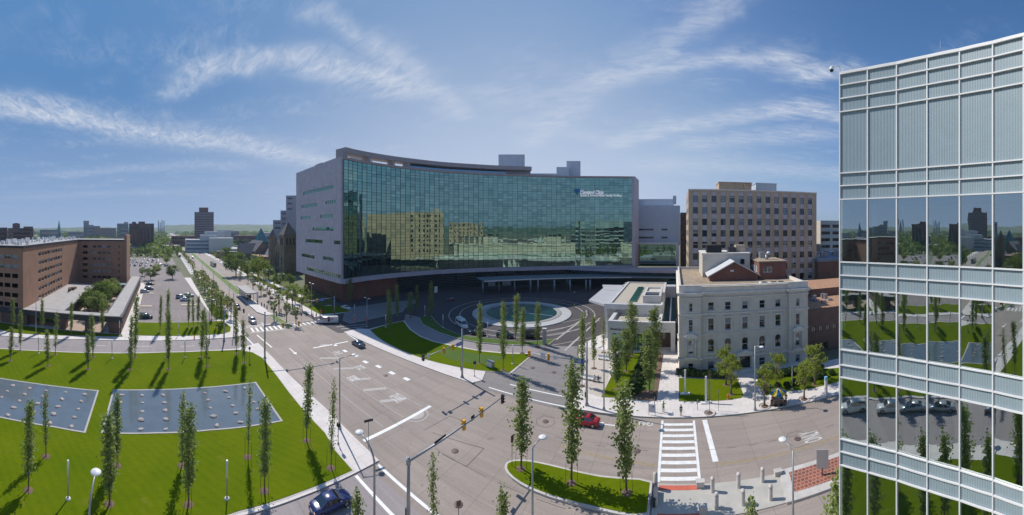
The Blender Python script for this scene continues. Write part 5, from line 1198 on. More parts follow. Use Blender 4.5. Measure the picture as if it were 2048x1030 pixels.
# outward normal should face the camera station
for i in range(NB):
    d, n = segn(i)
sgn = 1 if segn(2)[1].dot(-FP[2]) > 0 else -1
def outn(i): return segn(i)[1] * sgn
pan_s = 0
for i in range(NB):
    d, _ = segn(i); n = outn(i); A, B = FP[i], FP[i + 1]; W = (B - A).length
    for j, kk in enumerate(kinds):
        zt, zb = lev[j], lev[j + 1]
        vis = i < 7 and zt > 13
        if kk == 's' and vis:
            b = MB(); nr = 20
            for k in range(nr):
                s0, s1, s2 = W * k / nr, W * (k + .55) / nr, W * (k + 1) / nr
                p0 = A + d * s0; p1 = A + d * s1; p2 = A + d * s2; q1 = p1 - n * .0; g0 = -.014
                b.poly([(p0.x, p0.y, zb), (p1.x, p1.y, zb), (p1.x, p1.y, zt), (p0.x, p0.y, zt)])
                c0, c1 = p1 + n * g0, p2 + n * g0
                b.poly([(c0.x, c0.y, zb), (c1.x, c1.y, zb), (c1.x, c1.y, zt), (c0.x, c0.y, zt)])
                b.poly([(p1.x, p1.y, zb), (c0.x, c0.y, zb), (c0.x, c0.y, zt), (p1.x, p1.y, zt)]); b.poly([(c1.x, c1.y, zb), (p2.x, p2.y, zb), (p2.x, p2.y, zt), (c1.x, c1.y, zt)])
            if pan_s < 98: b.build('corrugated_panel', M['corr'], tw, True); pan_s += 1
        elif kk == 'w' and vis:
            b = MB(); e = [R.gauss(0, .003) for _ in range(2)]
            q = [(A + n * e[0], zb), (B + n * e[1], zb), (B - n * e[0], zt), (A - n * e[1], zt)]
            b.poly([(p.x, p.y, z_) for p, z_ in q]); b.build('window', M['tower_glass'], tw, True)
b = MB()
for i in range(NB):
    A, B = FP[i], FP[i + 1]
    for j, kk in enumerate(kinds):
        if not (i < 7 and lev[j] > 13): b.poly([(A.x, A.y, lev[j + 1]), (B.x, B.y, lev[j + 1]), (B.x, B.y, lev[j]), (A.x, A.y, lev[j])], 0 if kk == 's' else 1)
b.build('lower_cladding', [M['corr'], M['teal_b']], tw, True)
b = MB()
for i in range(NB + 1):
    n = outn(min(i, NB - 1)); p = FP[i] + n * .055; d = Vector((-n.y, n.x)); b.prism([p - d * .028 - n * .1, p + d * .028 - n * .1, p + d * .028 + n * .02, p - d * .028 + n * .02], 0, lev[0] + .02)
for j, z_ in enumerate(lev):
    for i in range(NB):
        n = outn(i); A, B = FP[i] + n * .05, FP[i + 1] + n * .05; b.beam((A.x, A.y, z_), (B.x, B.y, z_), .08, .055 if j else .13)
b.build('mullion_grid', M['vwhite'], tw, True)
# side return, roof and interior
sd0 = FP[0]; sdir = Vector((.56, .83)).normalized(); back = [FP[0] + sdir * 14, Vector((32, 14)), Vector((34, -14)), FP[-1] + Vector((1, 0))]
foot = [p for p in FP] + back[::-1]
def shrink(d): 
    c = Vector((19, 4)); return [(p + (c - p).normalized() * d) for p in foot]
b = MB(); b.prism(shrink(.15), lev[0] - .3, lev[0] - .02); b.build('roof', M['roofg'], tw, True)
for j, kk in enumerate(kinds):
    if kk == 'w' and lev[j] > 8:
        zf = lev[j + 1]; b = MB(); b.prism(shrink(.12), zf - .45, zf - .02, 0, 0); b.build('floor_slab', M['innerf'], tw, True)
        b = MB(); b.prism(shrink(.12), lev[j] + .03, lev[j] + .25, 0, 0); b.build('ceiling', M['innerw'], tw, True)
        for i in (1, 4, 7):
            n = outn(i); c_ = FP[i] - n * 1.0; b = MB(); b.tube((c_.x, c_.y, zf), (c_.x, c_.y, lev[j]), .17, .17, 14); b.build('interior_column', M['innerw'], tw, True)
b = MB(); bw = [p - outn(min(i, NB - 1)) * 5.5 for i, p in enumerate(FP)]
for i in range(1, NB): A, B = bw[i], bw[i + 1]; b.poly([(A.x, A.y, 5), (B.x, B.y, 5), (B.x, B.y, lev[0] - .4), (A.x, A.y, lev[0] - .4)])
b.build('core_wall', M['innerw'], tw, True)
b = MB(); ns = Vector((-sdir.y, sdir.x))
for k in range(10):
    p = FP[0] + sdir * (1.5 * k + .1); b.prism([p, p + sdir * .08, p + sdir * .08 - ns * .1, p - ns * .1], 0, lev[0])
for z_ in lev: A, B = FP[0] + sdir * .2, FP[0] + sdir * 14; b.beam((A.x, A.y, z_), (B.x, B.y, z_), .08, .07)
b.build('side_mullions', M['vwhite'], tw, True)
b = MB()
for j, kk in enumerate(kinds):
    A, B = FP[0] + sdir * .12, FP[0] + sdir * 14; b.poly([(B.x, B.y, lev[j + 1]), (A.x, A.y, lev[j + 1]), (A.x, A.y, lev[j]), (B.x, B.y, lev[j])], 0 if kk == 's' else 1)
b.poly([(back[0].x, back[0].y, 0), (32, 14, 0), (32, 14, 37), (back[0].x, back[0].y, 37)]); b.poly([(32, 14, 0), (34, -14, 0), (34, -14, 37), (32, 14, 37)]); b.poly([(34, -14, 0), (back[3].x, back[3].y, 0), (back[3].x, back[3].y, 37), (34, -14, 37)])
b.build('side_cladding', [M['corr'], M['tower_glass']], tw, True)
for i, hh in ((1, .35), (4, .45)):
    b = MB(); p = FP[0].lerp(FP[1], .3) if i == 1 else FP[3].lerp(FP[4], .4); b.tube((p.x, p.y, lev[0]), (p.x, p.y, lev[0] + hh * 1.3), .008); b.build('lightning_rod', M['steel'], tw, True)
# security camera on an arm
q = FP[0]; zc = lev[0]
sc_ = thing('security_camera', 'white dome security camera on a curved arm at the top corner of the glass tower', 'security camera', (q.x, q.y, zc))
L = Vector((-math.cos(az(1680)), math.sin(az(1680)), 0))
b = MB(); b.path([Vector((.12, .12, .02)), Vector((.05, .05, .15)) , L * .02 + Vector((0, 0, .36)), L * .35 + Vector((0, 0, .4)), L * .42 + Vector((0, 0, .38))], .022, 8); b.path([Vector((.14, .1, .0)), Vector((.02, .02, .18))], .015); b.build('arm', M['white'], sc_)
b = MB(); c_ = L * .42; b.lathe([(0, .40), (.03, .39), (.05, .36), (.105, .33), (.115, .25), (.11, .2)], (c_.x, c_.y, 0), 16); b.build('housing', M['white'], sc_)
b = MB(); b.lathe([(.1, .2), (.09, .15), (.06, .115), (0, .1)], (c_.x, c_.y, 0), 16); b.build('dome', M['black'], sc_)

# ---- buildings beyond the frame that the curved glass and the tower mirror ----
def mirrored(label, x0, x1, y0, y1, h, mt_, nx, nz):
    q = bld('masonry_building', label, 'building', (x0 + x1) / 2, (y0 + y1) / 2); b = MB(); b.box(x0, x1, y0, y1, 0, h, 0, 1); b.box(x0 - .3, x1 + .3, y0 - .3, y1 + .3, h, h + .5); b.build('wall', [M[mt_], M['gravel']], q, True)
    b = MB()
    for j in range(nz):
        z_ = h * (j + .3) / nz
        for i in range(nx): x = x0 + (x1 - x0) * (i + .5) / nx; b.box(x - .6, x + .6, y1, y1 + .06, z_, z_ + 1.9)
        ny = max(3, int(nx * (y1 - y0) / (x1 - x0)))
        for i in range(ny): y = y0 + (y1 - y0) * (i + .5) / ny; b.box(x0 - .06, x0, y - .6, y + .6, z_, z_ + 1.9)
    b.build('window_grid', M['glass_dark'], q, True)['kind'] = 'stuff'
mirrored('long cream building of four storeys across the avenue, mirrored in the curved glass', 42, 150, -8, 18, 17, 'cream', 26, 4)
mirrored('tall tan building right of the glass tower, mirrored in the curved glass', 75, 110, 70, 100, 36, 'tanb', 9, 9)
mirrored('cream classical wing behind the glass tower, mirrored in the curved glass', 40, 74, -60, -25, 22, 'cream', 12, 5)
mirrored('tan slab far to the right behind the annex, mirrored in the curved glass', 120, 165, 60, 90, 30, 'tanb', 11, 7)
mirrored('low pale building beneath the camera, mirrored in the curved glass', 1.5, 30, -45, -6, 27, 'cream2', 12, 6)
# ================= vegetation =================
def leafquad(b, c, s, rng, m=0):
    a = Vector((rng.gauss(0, 1), rng.gauss(0, 1), rng.gauss(0, .6))).normalized(); n = Vector((rng.gauss(0, 1), rng.gauss(0, 1), rng.gauss(0, 1) + .6)).normalized()
    u = n.cross(a).normalized() * s; v = n.cross(u).normalized() * s * .75
    b.poly([c - u, c + v * .9, c + u, c - v * .9], m)
def columnar_mesh(seed, n=1500, H=10.0, wid=.62, leaf='leaf', sparse=0):
    rng = random.Random(seed); b = MB(); br = MB()
    lean = Vector((rng.gauss(0, .12), rng.gauss(0, .12), 0))
    br.path([Vector((0, 0, 0)), Vector((0, 0, H * .3)), lean * .5 + Vector((0, 0, H * .62)), lean + Vector((0, 0, H * .97))], [.085, .07, .045, .012], 7)
    br.path([Vector((0, 0, -.02)), Vector((0, 0, .25))], [.13, .09], 7)
    nb = 26
    for k in range(nb):
        t_ = .16 + .82 * k / nb + rng.uniform(-.015, .015); z = H * t_; an = k * 2.4 + rng.uniform(-.5, .5)
        prof = wid * (math.sin(min(1, max(0, t_ - .13) / .87) ** .75 * math.pi) ** .6 * .9 + .15) * rng.uniform(.55, 1.25)
        L = prof; up = H * .10 * rng.uniform(.7, 1.4)
        s = lean * t_ + Vector((0, 0, z)); e = s + Vector((math.cos(an) * L, math.sin(an) * L, up))
        br.tube(s, e, .025, .008, 4)
        m = n // nb
        for q in range(m):
            f = rng.random() ** .8; sp_ = .17 + .12 * rng.random()
            if sparse and rng.random() < sparse: continue
            c = s.lerp(e, f) + Vector((rng.gauss(0, sp_), rng.gauss(0, sp_), rng.gauss(0, .26)))
            leafquad(b, c, rng.uniform(.10, .17), rng)
    o = b.build('crown', M[leaf]); o2 = br.build('trunk', M['bark']); me = (o.data, o2.data); bpy.data.objects.remove(o); bpy.data.objects.remove(o2); return me
CM = [columnar_mesh(s) for s in (1, 2, 3, 4, 5)] + [columnar_mesh(9, 900, wid=.5, sparse=.25), columnar_mesh(12, 2100, wid=.85)]
bm_ = MB(); bm_.lathe([(0.001, .07), (.45, .05), (.62, 0)], n=14); o = bm_.build('mulch_ring', M['mulch']); MULCH = o.data; bpy.data.objects.remove(o)
bs_ = MB(); bs_.tube((0, 0, 0), (0, 0, 2.3), .025, .025, 5); o = bs_.build('stake', M['stake']); STAKE = o.data; bpy.data.objects.remove(o)
def tree(px, pb, pt, v, label, group, wid=1.0, stakes=True, z=.17, pos=None, H=None, mesh=None, mulch=True, rz=None, name='young_tree', cat='tree'):
    if pos is None: q = P(px, pb); H = height(px, pb, pt) if H is None else H
    else: q = Vector(pos)
    cr_, tr_ = mesh or CM[v % len(CM)]
    root = thing(name, label, cat, (q.x, q.y, z), 0, group)
    rot = R.uniform(0, 6.28) if rz is None else rz; vw = R.uniform(.82, 1.15); root.rotation_euler = (R.gauss(0, .018), R.gauss(0, .018), 0)
    for nm, me in (('crown', cr_), ('trunk', tr_)):
        o = link(nm, me, root); o.scale = (wid * vw, wid * vw, H / 10.0) if mesh is None else (wid,) * 3; o.rotation_euler = (0, 0, rot)
    if stakes:
        for s_ in (-.75, .75): link('stake', STAKE, root, loc=(s_ * .85, s_ * .35, 0))
    if mulch: link('mulch_ring', MULCH, root)
    return root
G1 = 'slender young trees planted on the park lawn'
near = [(57, 983, 812, 'at the lower left corner of the park lawn', 1.1), (92, 915, 795, 'just behind the lower left tree below the left pond', .9), (219, 1012, 842, 'front one of the close pair below the gap between the ponds', 1.15), (234, 935, 801, 'rear one of the close pair below the gap between the ponds', .9),
        (364, 934, 793, 'rear one of the pair before the middle of the right pond', .9), (377, 1013, 822, 'front one of the pair below the middle of the right pond', 1.1), (496, 917, 765, 'tall and thin, in front of the right end of the right pond', .8), (529, 985, 808, 'full crowned, standing alone right of the thin one by the pond corner', 1.1),
        (613, 884, 737, 'beside the pavement right of the right pond corner', .95), (662, 939, 772, 'closest to the street corner pavement next to a lamp post', .9)]
for i, (x, yb, yt, l, w_) in enumerate(near): tree(x, yb, yt, [0, 5, 1, 3, 5, 2, 5, 4, 0, 5][i], 'slender staked tree ' + l, G1, w_)
row = [(21, 723, 659), (40.5, 702.5, 627.5), (96, 733, 664.6), (110.6, 710, 630), (176, 739, 673), (186, 716, 633), (261, 741, 640), (270, 716, 598), (337, 740, 632), (333, 716, 588), (414, 734, 632), (403, 716, 623), (473.5, 708, 617), (488.6, 727, 645)]
fr, bk = 0, 0
for i, (x, yb, yt) in enumerate(row):
    lab = {0: 'first and nearest the pond', 1: 'second, thin, nearer the street', 12: 'nearest the street corner crossing', 13: 'beside the pedestrian signal at the corner'}.get(i)
    if lab is None: lab = ('%s from the left, %s' % (ORD[i], ['nearer the street', 'nearer the pond'][i % 2 == 0]))
    tree(x, yb, yt, i + 2, 'slender staked tree along the far lawn edge, ' + lab, 'slender young trees along the far edge of the park lawn', .95, True)
for i, (x, yb, yt, l) in enumerate([(26, 661, 600, 'left end of the low brick building'), (84.5, 664, 603, 'window of the low brick building'), (142.7, 671, 608.6, 'left portico opening of the low brick building'), (204.7, 671, 604, 'right portico opening of the low brick building')]):
    tree(x, yb, yt, i, 'slender staked tree in front of the ' + l, 'slender trees before the low building', .9)
for i, (x, yb, yt) in enumerate([(320, 664, 597), (377, 654, 590), (386.5, 654, 600), (396, 652, 596), (432, 655, 584), (443, 650, 591), (423, 640, 600)]):
    tree(x, yb, yt, i + 1, 'slender tree on the small lawn by the parking lot, %s from the left' % ORD[i], 'slender trees on the small verge lawn', .9, False)
med_ = [(1042, 941, 768.8, 'left one of three tall narrow trees on the grassy median', 1.5), (1143, 969.5, 744, 'middle one of three tall narrow trees on the grassy median, overlapping the red car', 1.5), (1253, 990, 780, 'right one of three tall narrow trees on the grassy median', 1.5)]
for i, (x, yb, yt, l, w_) in enumerate(med_): tree(x, yb, yt, [0, 3, 2][i], l, 'median trees', w_, True, .25)
for i, (X_, Y_, h_, l) in enumerate([(-26 + 3.5, 28 - 4.5, 8.3, 'top of a sparse young tree rising at the bottom edge right of the mast arm pole'), (-14.0, 21.8, 8.6, 'tip of a young tree poking in at the bottom edge left of the lamp post'), (-27.3, 18.9 - 1.5, 8.2, 'leafy tip of a young tree beside the dark blue sedan')]):
    pass
def at(px, r): a = az(px); return (r * math.sin(a), r * math.cos(a), 0)
tree(0, 0, 0, 5, 'sparse young tree rising at the bottom edge right of the mast arm pole', 'trees cut by the bottom edge', .8, False, .1, at(868, 29), 30 - 29 * 463 / F)
tree(0, 0, 0, 1, 'tip of a young tree poking in at the bottom edge left of the lamp post', 'trees cut by the bottom edge', .8, False, .1, at(1014, 25), 30 - 25 * 538 / F)
tree(0, 0, 0, 2, 'leafy tip of a young tree beside the dark blue sedan', 'trees cut by the bottom edge', .8, False, .1, at(713, 25.5), 30 - 25.5 * 541 / F)
tree(0, 0, 0, 3, 'tip of a young tree at the bottom edge below the short bollards', 'trees cut by the bottom edge', .8, False, .1, at(1496, 24.5), 30 - 24.5 * 553 / F)
tree(0, 0, 0, 6, 'bushy green tree top squeezed against the left edge of the glass tower', 'trees cut by the bottom edge', 1.3, False, .1, at(1672, 21), 30 - 21 * 528 / F)
pt_ = [(958.7, 728, 615, 'left one on the corner lawn of the clinic drive'), (1006, 742, 613, 'second from the left on the corner lawn beside the utility cabinet'), (1031.4, 681, 595, 'tallest looking one on the crescent island'), (1044.5, 708, 623, 'at the right end of the corner lawn before the crescent'), (1074.8, 695, 611, 'right one on the crescent island')]
for i, (x, yb, yt, l) in enumerate(pt_): tree(x, yb, yt, [0, 6, 2, 3, 4][i], 'narrow dense tree ' + l, 'narrow trees of the clinic drive', 1.15, False)
for i, (x, yb, yt) in enumerate([(779.5, 668.7, 585), (794.6, 643, 575), (821, 636, 588), (834, 625, 575), (861.5, 641, 569), (662, 600, 566), (700, 610, 560)]):
    tree(x, yb, yt, i, 'narrow tree in the shadow of the curved building, %s from the left' % ORD[[2, 3, 4, 5, 6, 0, 1][i]], 'shaded narrow trees by the brick base', 1.2, False)
for i, (x, yb, yt, l) in enumerate([(1164, 773.5, 638, 'left one of the plaza, behind the blue street sign'), (1188, 738, 637, 'right one of the plaza behind the empty bench'), (1207, 706, 634, 'loose twiggy one behind the plaza lamp post')]):
    tree(x, yb, yt, [3, 0, 5][i], 'narrow tree in plaza paving, ' + l, 'plaza trees', 1.1, False, .14)
for i, (x, yb, yt, l) in enumerate([(1235, 780, 681, 'front one of the left garden row'), (1252.4, 743.5, 663, 'middle one of the left garden row'), (1265, 713.4, 613, 'rear one of the left garden row before the green glass'), (1299, 784, 667, 'front one of the right garden row beside the path'), (1311, 742, 622, 'rear one of the right garden row beside the path')]):
    tree(x, yb, yt, 6, 'full narrow tree, ' + l, 'garden trees', 1.45, False, .2)
for i, (x, y) in enumerate(((-14, 12), (-8, 9), (-3, 14), (-12, -6), (-6, -12))): tree(0, 0, 0, i, 'young tree below the camera, %s of five mirrored in the glass tower' % ORD[i], 'trees below the camera', 1.1, True, .19, (x, y, 0), 8.5)
# broad crowned trees
def broad_mesh(seed, n, H, rx, leaf, ls=.3, tz=.32, clumps=26, sq=.8):
    rng = random.Random(seed); b = MB(); br = MB(); zc = H * (1 + tz) / 2; rz_ = H * (1 - tz) / 2
    br.path([Vector((0, 0, 0)), Vector((0, 0, H * tz * .9)), Vector((.1, .05, H * .6)), Vector((0, .1, H * .88))], [H * .026, H * .02, H * .012, .02], 7)
    cl_ = []
    for k in range(clumps):
        while True:
            v = Vector((rng.uniform(-1, 1), rng.uniform(-1, 1), rng.uniform(-1, 1)))
            if v.length < 1: break
        v = v.normalized() * (v.length ** .45) * .82
        c = Vector((v.x * rx, v.y * rx, zc + v.z * rz_)); cl_.append((c, rng.uniform(.22, .42) * rx)); br.tube((0, 0, H * (tz + .1 * rng.random())), c, H * .007, .01, 4)
    for k in range(n):
        c, r = rng.choice(cl_); d = Vector((rng.gauss(0, 1), rng.gauss(0, 1), rng.gauss(0, 1))).normalized() * r * (.55 + .5 * rng.random()); d.z *= sq
        leafquad(b, c + d, ls * rng.uniform(.7, 1.3), rng)
    o = b.build('crown', M[leaf]); o2 = br.build('trunk', M['bark']); me = (o.data, o2.data); bpy.data.objects.remove(o); bpy.data.objects.remove(o2); return me
BY = [broad_mesh(21, 1500, 10, 2.6, 'leafy', .19, .2, 22), broad_mesh(22, 1500, 10, 2.9, 'leafy', .2, .2, 24)]
BG = [broad_mesh(31, 2600, 10, 5.2, 'leafd', .27, .18, 34), broad_mesh(32, 2600, 10, 4.6, 'leaf', .27, .18, 30), broad_mesh(33, 2400, 10, 5.0, 'leafy', .28, .2, 30)]
SP = [broad_mesh(41, 420, 10, 2.4, 'leafy', .30, .2, 16), broad_mesh(42, 420, 10, 2.2, 'leafo', .30, .2, 16), broad_mesh(43, 460, 10, 2.0, 'leaf', .28, .2, 16)]
for i, (x, yb, yt, w_, me, l) in enumerate([(1462.5, 791, 703, 1.35, BY[0], 'yellow green tree with mulch ring on the lawn left of the classical building doorway'), (1452, 772, 690, .9, BY[1], 'greener tree just behind the yellow green one left of the doorway'), (1552, 780, 703, 1.2, BY[1], 'bright tree right of the tall lamp post before the classical building'), (1529, 814, 724, .95, BY[0], 'tree in a round kerbed pit beside the food cart'),
        (1608, 800, 717, 1.05, BY[0], 'yellow green pavement tree right of the striped umbrella'), (1629.5, 771, 686.5, 1.25, BY[1], 'golden green tree nearest the glass tower on the front lawn')]):
    h_ = height(x, yb, yt); tree(x, yb, yt, 0, l, 'small trees before the classical building', h_ / 10, False, .2, mesh=me)
G3 = 'large round trees near the churches and parking lot'
for px, yb, yt, k, l in [(345, 558, 530, 0, 'dark round tree standing in the parking lot beside the avenue'), (301, 560, 536, 0, 'dark tree at the left end of the parking lot'), (314, 548, 526, 2, 'yellow green wide tree behind the parking lot'), (285, 552, 534, 1, 'green tree next to the lot by the apartment block'), (333, 528, 510, 2, 'bright round tree at the far end of the parking lot'),
        (472, 552, 504, 0, 'big dark green tree in front of the copper roofed church'), (495, 552, 522, 1, 'bright green round tree right of the big dark tree'), (517, 556, 508, 2, 'olive yellow tree left of the stone church'), (450, 520, 494, 0, 'dark cone shaped tree left of the copper roofed church'), (537, 560, 530, 1, 'green tree at the foot of the stone church'),
        (560, 575, 545, 0, 'dark tree under the stone church tower'), (580, 572, 548, 0, 'dark bushy tree between stone church and lavender wall')]:
    h_ = max(4, height(px, yb, yt)); tree(px, yb, yt, 0, l, G3, h_ / 10, False, .1, mesh=BG[k], mulch=False, name='round_tree')
for i, (X_, Y_, h_) in enumerate([(-108, -22, 9), (-118, -24, 10.5), (-127, -22, 10), (-112, -26, 8), (-138, -22, 9)]):
    tree(0, 0, 0, 0, 'dense dark tree filling the courtyard of the low building, %s from the street' % ORD[[0, 2, 3, 1, 4][i]], 'courtyard trees', h_ / 10, False, .14, (X_, Y_, 0), h_, mesh=BG[0] if i % 2 else BG[1], mulch=False, name='round_tree')
# street tree rows along the avenue
k = 0
for i in range(17):
    for j, yy in enumerate((19.5, 22.6)):
        x = -104 - i * 6.2 - j * 3 - R.uniform(-.8, .8); 
        if j == 1 and i > 14: continue
        h_ = R.uniform(6.5, 8.5); v = SP[1] if R.random() < .35 else (SP[0] if R.random() < .5 else SP[2])
        tree(0, 0, 0, 0, 'young street tree left of the avenue, %s from the crossing in the %s row' % (ORD[i], ['lot side', 'kerb side'][j]), 'young trees on the left side of the avenue', h_ / 10 * R.uniform(.8, 1), False, .12, (x, yy, 0), h_, mesh=v, mulch=False, name='street_tree')
for i in range(14):
    x = -225 - i * 13; tree(0, 0, 0, 0, 'young street tree left of the avenue beyond the parking lot, %s of its row' % ORD[i], 'young trees on the left side of the avenue', .75, False, .12, (x, 21, 0), 7, mesh=SP[i % 3], mulch=False, name='street_tree')
    tree(0, 0, 0, 0, 'young street tree right of the avenue beyond the bus station, %s of its row' % ORD[i], 'young trees on the right side of the avenue', .75, False, .12, (-170 - i * 14, 52, 0), 7, mesh=SP[(i + 1) % 3], mulch=False, name='street_tree')
rt = [(558, 622, 575, 2), (585, 618, 565, 2), (574, 612, 568, 0), (604, 620, 572, 0), (590, 606, 562, 0), (622, 610, 574, 0), (612, 600, 566, 2), (540, 600, 566, 1), (522, 590, 558, 0), (506, 582, 548, 1), (530, 578, 552, 0), (549, 586, 560, 0), (496, 566, 548, 2), (515, 570, 550, 0), (480, 560, 540, 2), (548, 640, 596, 2), (573, 645, 601, 2), (592, 651, 609, 2)]
for i, (x, yb, yt, k) in enumerate(rt):
    h_ = height(x, yb, yt); tree(x, yb, yt, 0, 'young tree between avenue and stone church, %s' % ('%s counted from the left' % ORD[sorted(range(18), key=lambda q: rt[q][0]).index(i)]), 'young trees right of the avenue', h_ / 10, False, .12, mesh=SP[k], mulch=False, name='street_tree')
b = MB(); b.sheet([(-113, 53), (-113, 66), (-190, 72), (-330, 70), (-330, 56), (-160, 54)], .15); S('garden_turf', b, M['meadow'])
b = MB(); b.sheet([(-330, 60), (-330, 110), (-420, 110), (-440, 62)], .15); S('museum_lawn', b, mat('bright_lawn', (.16, .24, .03), .9, .2, .1))
b = MB(); b.box(-250, -130, 58, 60.5, .1, .16); b.box(-220, -217, 53, 70, .1, .165); S('path', b, M['walk'])
# forest masses
def wood(name, label, spots, cols, seed=5, n=9):
    rng = random.Random(seed); b = MB()
    for x, y, r_, h_ in spots:
        for k in range(n):
            c = Vector((x + rng.gauss(0, r_ * .5), y + rng.gauss(0, r_ * .5), h_ * rng.uniform(.35, .75))); s = rng.uniform(.25, .5) * r_; m = rng.choice([0, 0, 1])
            for q in range(26):
                d = Vector((rng.gauss(0, 1), rng.gauss(0, 1), rng.gauss(0, .8))).normalized() * s; leafquad(b, c + d, s * .42, rng, m)
    b.build(name, cols, None, False, label, 'trees', None, 'stuff')
sp_ = []
R3 = random.Random(3)
for k in range(620):
    px = R3.uniform(-40, 640); r = 330 * (7.5 ** R3.random()); a = az(px); x, y = r * math.sin(a), r * math.cos(a)
    if 12 < y < 60 or (y > -80 and x > -290) or (-460 < x < -230 and 50 < y < 130): continue
    sp_.append((x, y, 9 + r * .008, 7 + R3.random() * 5))
wood('distant_trees', 'green masses of distant trees spread between the far buildings on the left', sp_, [M['leafd'], M['leaf']], 5, 6)
sp_ = [(R3.uniform(-330, -215), R3.uniform(56, 76), 4, 5) for _ in range(26)] + [(R3.uniform(-300, -180), R3.uniform(92, 130), 9, 11) for _ in range(20)]
wood('church_planting', 'loose planting and shrubs around the churches right of the avenue', sp_, [M['leafy'], M['leaf']], 6, 6)
# shrubs
bu = []
for s_ in (51, 52, 53):
    rng = random.Random(s_); b = MB(); b.blob((0, 0, .45), .5, 0, s_, .2, 2)
    for k in range(500):
        d = Vector((rng.gauss(0, 1), rng.gauss(0, 1), rng.gauss(0, 1))).normalized() * rng.uniform(.5, .66); d.z = abs(d.z) * 1.0; leafquad(b, Vector((0, 0, .38)) + d, .075, rng)
    o = b.build('shrub', M['shrub']); bu.append(o.data); bpy.data.objects.remove(o)
k = 0
for (x0, y0, x1, y1, n, s_, l) in ((1262, 789, 1290, 712, 11, 1.5, 'inner garden hedge'), (1272, 789, 1303, 712, 10, 1.35, 'second garden hedge line'), (1366, 753, 1450, 757, 9, 1.5, 'row below the classical building left of its door'), (1526, 757, 1640, 742, 12, 1.6, 'row below the classical building right of its door'), (1540, 784, 1662, 752, 9, 1.2, 'low row on the lawn right of the food cart')):
    for i in range(n):
        A, B = P(x0, y0), P(x1, y1); q = A.lerp(B, i / (n - 1)); link('shrub', bu[k % 3], None, 'dark green shrub, %s in the %s' % (ORD[i], l), 'shrub', 'shrubs of the ' + l, None, (q.x + R.uniform(-.15, .15), q.y, .15), R.uniform(0, 6)).scale = (s_, s_, s_ * R.uniform(.85, 1.1)); k += 1
# ivy on side wall
# ================= ponds =================
def pond(label, pts, cat='reflecting pool'):
    cx = sum(p[0] for p in pts) / len(pts); cy = sum(p[1] for p in pts) / len(pts); q = thing('reflecting_pool', label, cat, (cx, cy, 0))
    b = MB(); b.prism([(p.x, p.y) for p in inset(pts, -.0)], 0, .24, 0, 0, False); b.build('rim', M['band'], q, True)
    b = MB(); b.sheet([(p.x, p.y) for p in inset(pts, .3)], .246); b.build('water', M['pond'], q, True); return q
p2 = [P(202, 869), P(226, 781), P(300, 781), P(380, 778), P(450, 773), P(512, 766), P(566, 845), P(500, 856), P(420, 864), P(310, 870)]
pond('right reflecting pool with grey water and rows of boulders, its pointed corner near the street', [(p.x, p.y) for p in p2])
p1 = [(-66.5, -40), P(-30, 752), P(0, 758), P(60, 767), P(120, 775), P(198, 783), P(171, 869), P(110, 858), P(50, 848), P(0, 838), P(-60, 824), (-50, -38)]
pond('left reflecting pool with grey water and boulders, cut by the left edge', [(p[0], p[1]) for p in p1])
bo = []
for s_ in range(5):
    b = MB(); b.blob((0, 0, .06), .5, 0, s_ + 3, .5, 2, .7); o = b.build('boulder', M['rock']); bo.append(o.data); bpy.data.objects.remove(o)
rocks1 = [(0, 154), (67, 347), (156, 361), (242, 373), (345, 382), (445, 394), (37, 376), (128, 393), (227, 406), (327, 419), (428, 430), (8, 408), (102, 428), (200, 443), (306, 459), (414, 471), (72, 465), (176, 484), (283, 498), (393, 515), (40, 503), (260, 545), (376, 562)]
rocks2 = [(643, 398), (635, 436), (628, 478), (622, 525), (612, 570), (750, 399), (750, 438), (750, 484), (744, 528), (745, 579), (862, 398), (867, 438), (871, 478), (876, 526), (876, 578), (971, 395), (975, 432), (990, 470), (1003, 524), (1010, 574), (1083, 387), (1098, 424), (1110, 465), (1127, 510), (1146, 558), (1189, 378), (1208, 411), (1228, 453), (1246, 493), (1269, 541),
          (1293, 360), (1340, 434), (1320, 400), (1362, 470)]
for nm, rk in (('left', rocks1[1:]), ('right', rocks2)):
    rs = sorted(rk, key=lambda p: (p[0] - (p[1] - 400) * (-.15 if nm == 'right' else -.25)))
    for i, (cx, cy) in enumerate(rs):
        q = P(cx / 2.64, 640 + cy / 2.64, .25); big = i % 3 == 0
        col_i = sum(1 for r_ in rs if r_[0] < cx - 5); row_i = sum(1 for r_ in rk if r_[1] < cy)
        o = link('boulder', bo[i % 5], None, 'pinkish boulder in the %s pool, %s from the far edge, %s from the left' % (nm, ORD[row_i], ORD[i]), 'boulder', 'boulders standing in the %s pool' % nm, None, (q.x, q.y, .22), i * 1.3)
        s_ = R.uniform(.7, 1.05) * (1.1 if cy > 480 else 1); o.scale = (s_, s_ * .8, s_ * .55)
# ================= lamps, pillars, signals =================
def street_lamp(pos, H, ang, label, double=False, hl=1.8, group='tall grey street lamps'):
    q = thing('street_lamp', label, 'street lamp', (pos[0], pos[1], .12), 0, group)
    b = MB(); b.tube((0, 0, 0), (0, 0, H), .13, .075, 10); b.lathe([(.26, 0), (.26, .12), (.16, .5), (.13, .55)], n=12); b.build('pole', M['steel'], q)
    for s_ in ((1, -1) if double else (1,)):
        u = Vector((math.cos(ang) * s_, math.sin(ang) * s_, 0)); b = MB(); e = u * hl + Vector((0, 0, H + .25))
        b.path([Vector((0, 0, H - .1)), u * hl * .5 + Vector((0, 0, H + .16)), e], [.06, .05, .045], 8); b.build('arm', M['steel'], q)
        b = MB(); n_ = Vector((-u.y, u.x, 0)); c = e + u * .25
        b.lathe([(0.001, .12), (.3, .09), (.42, 0), (.30, -.07), (.001, -.09)], c, 14); b.build('lamp_head', M['white'], q)
    return q
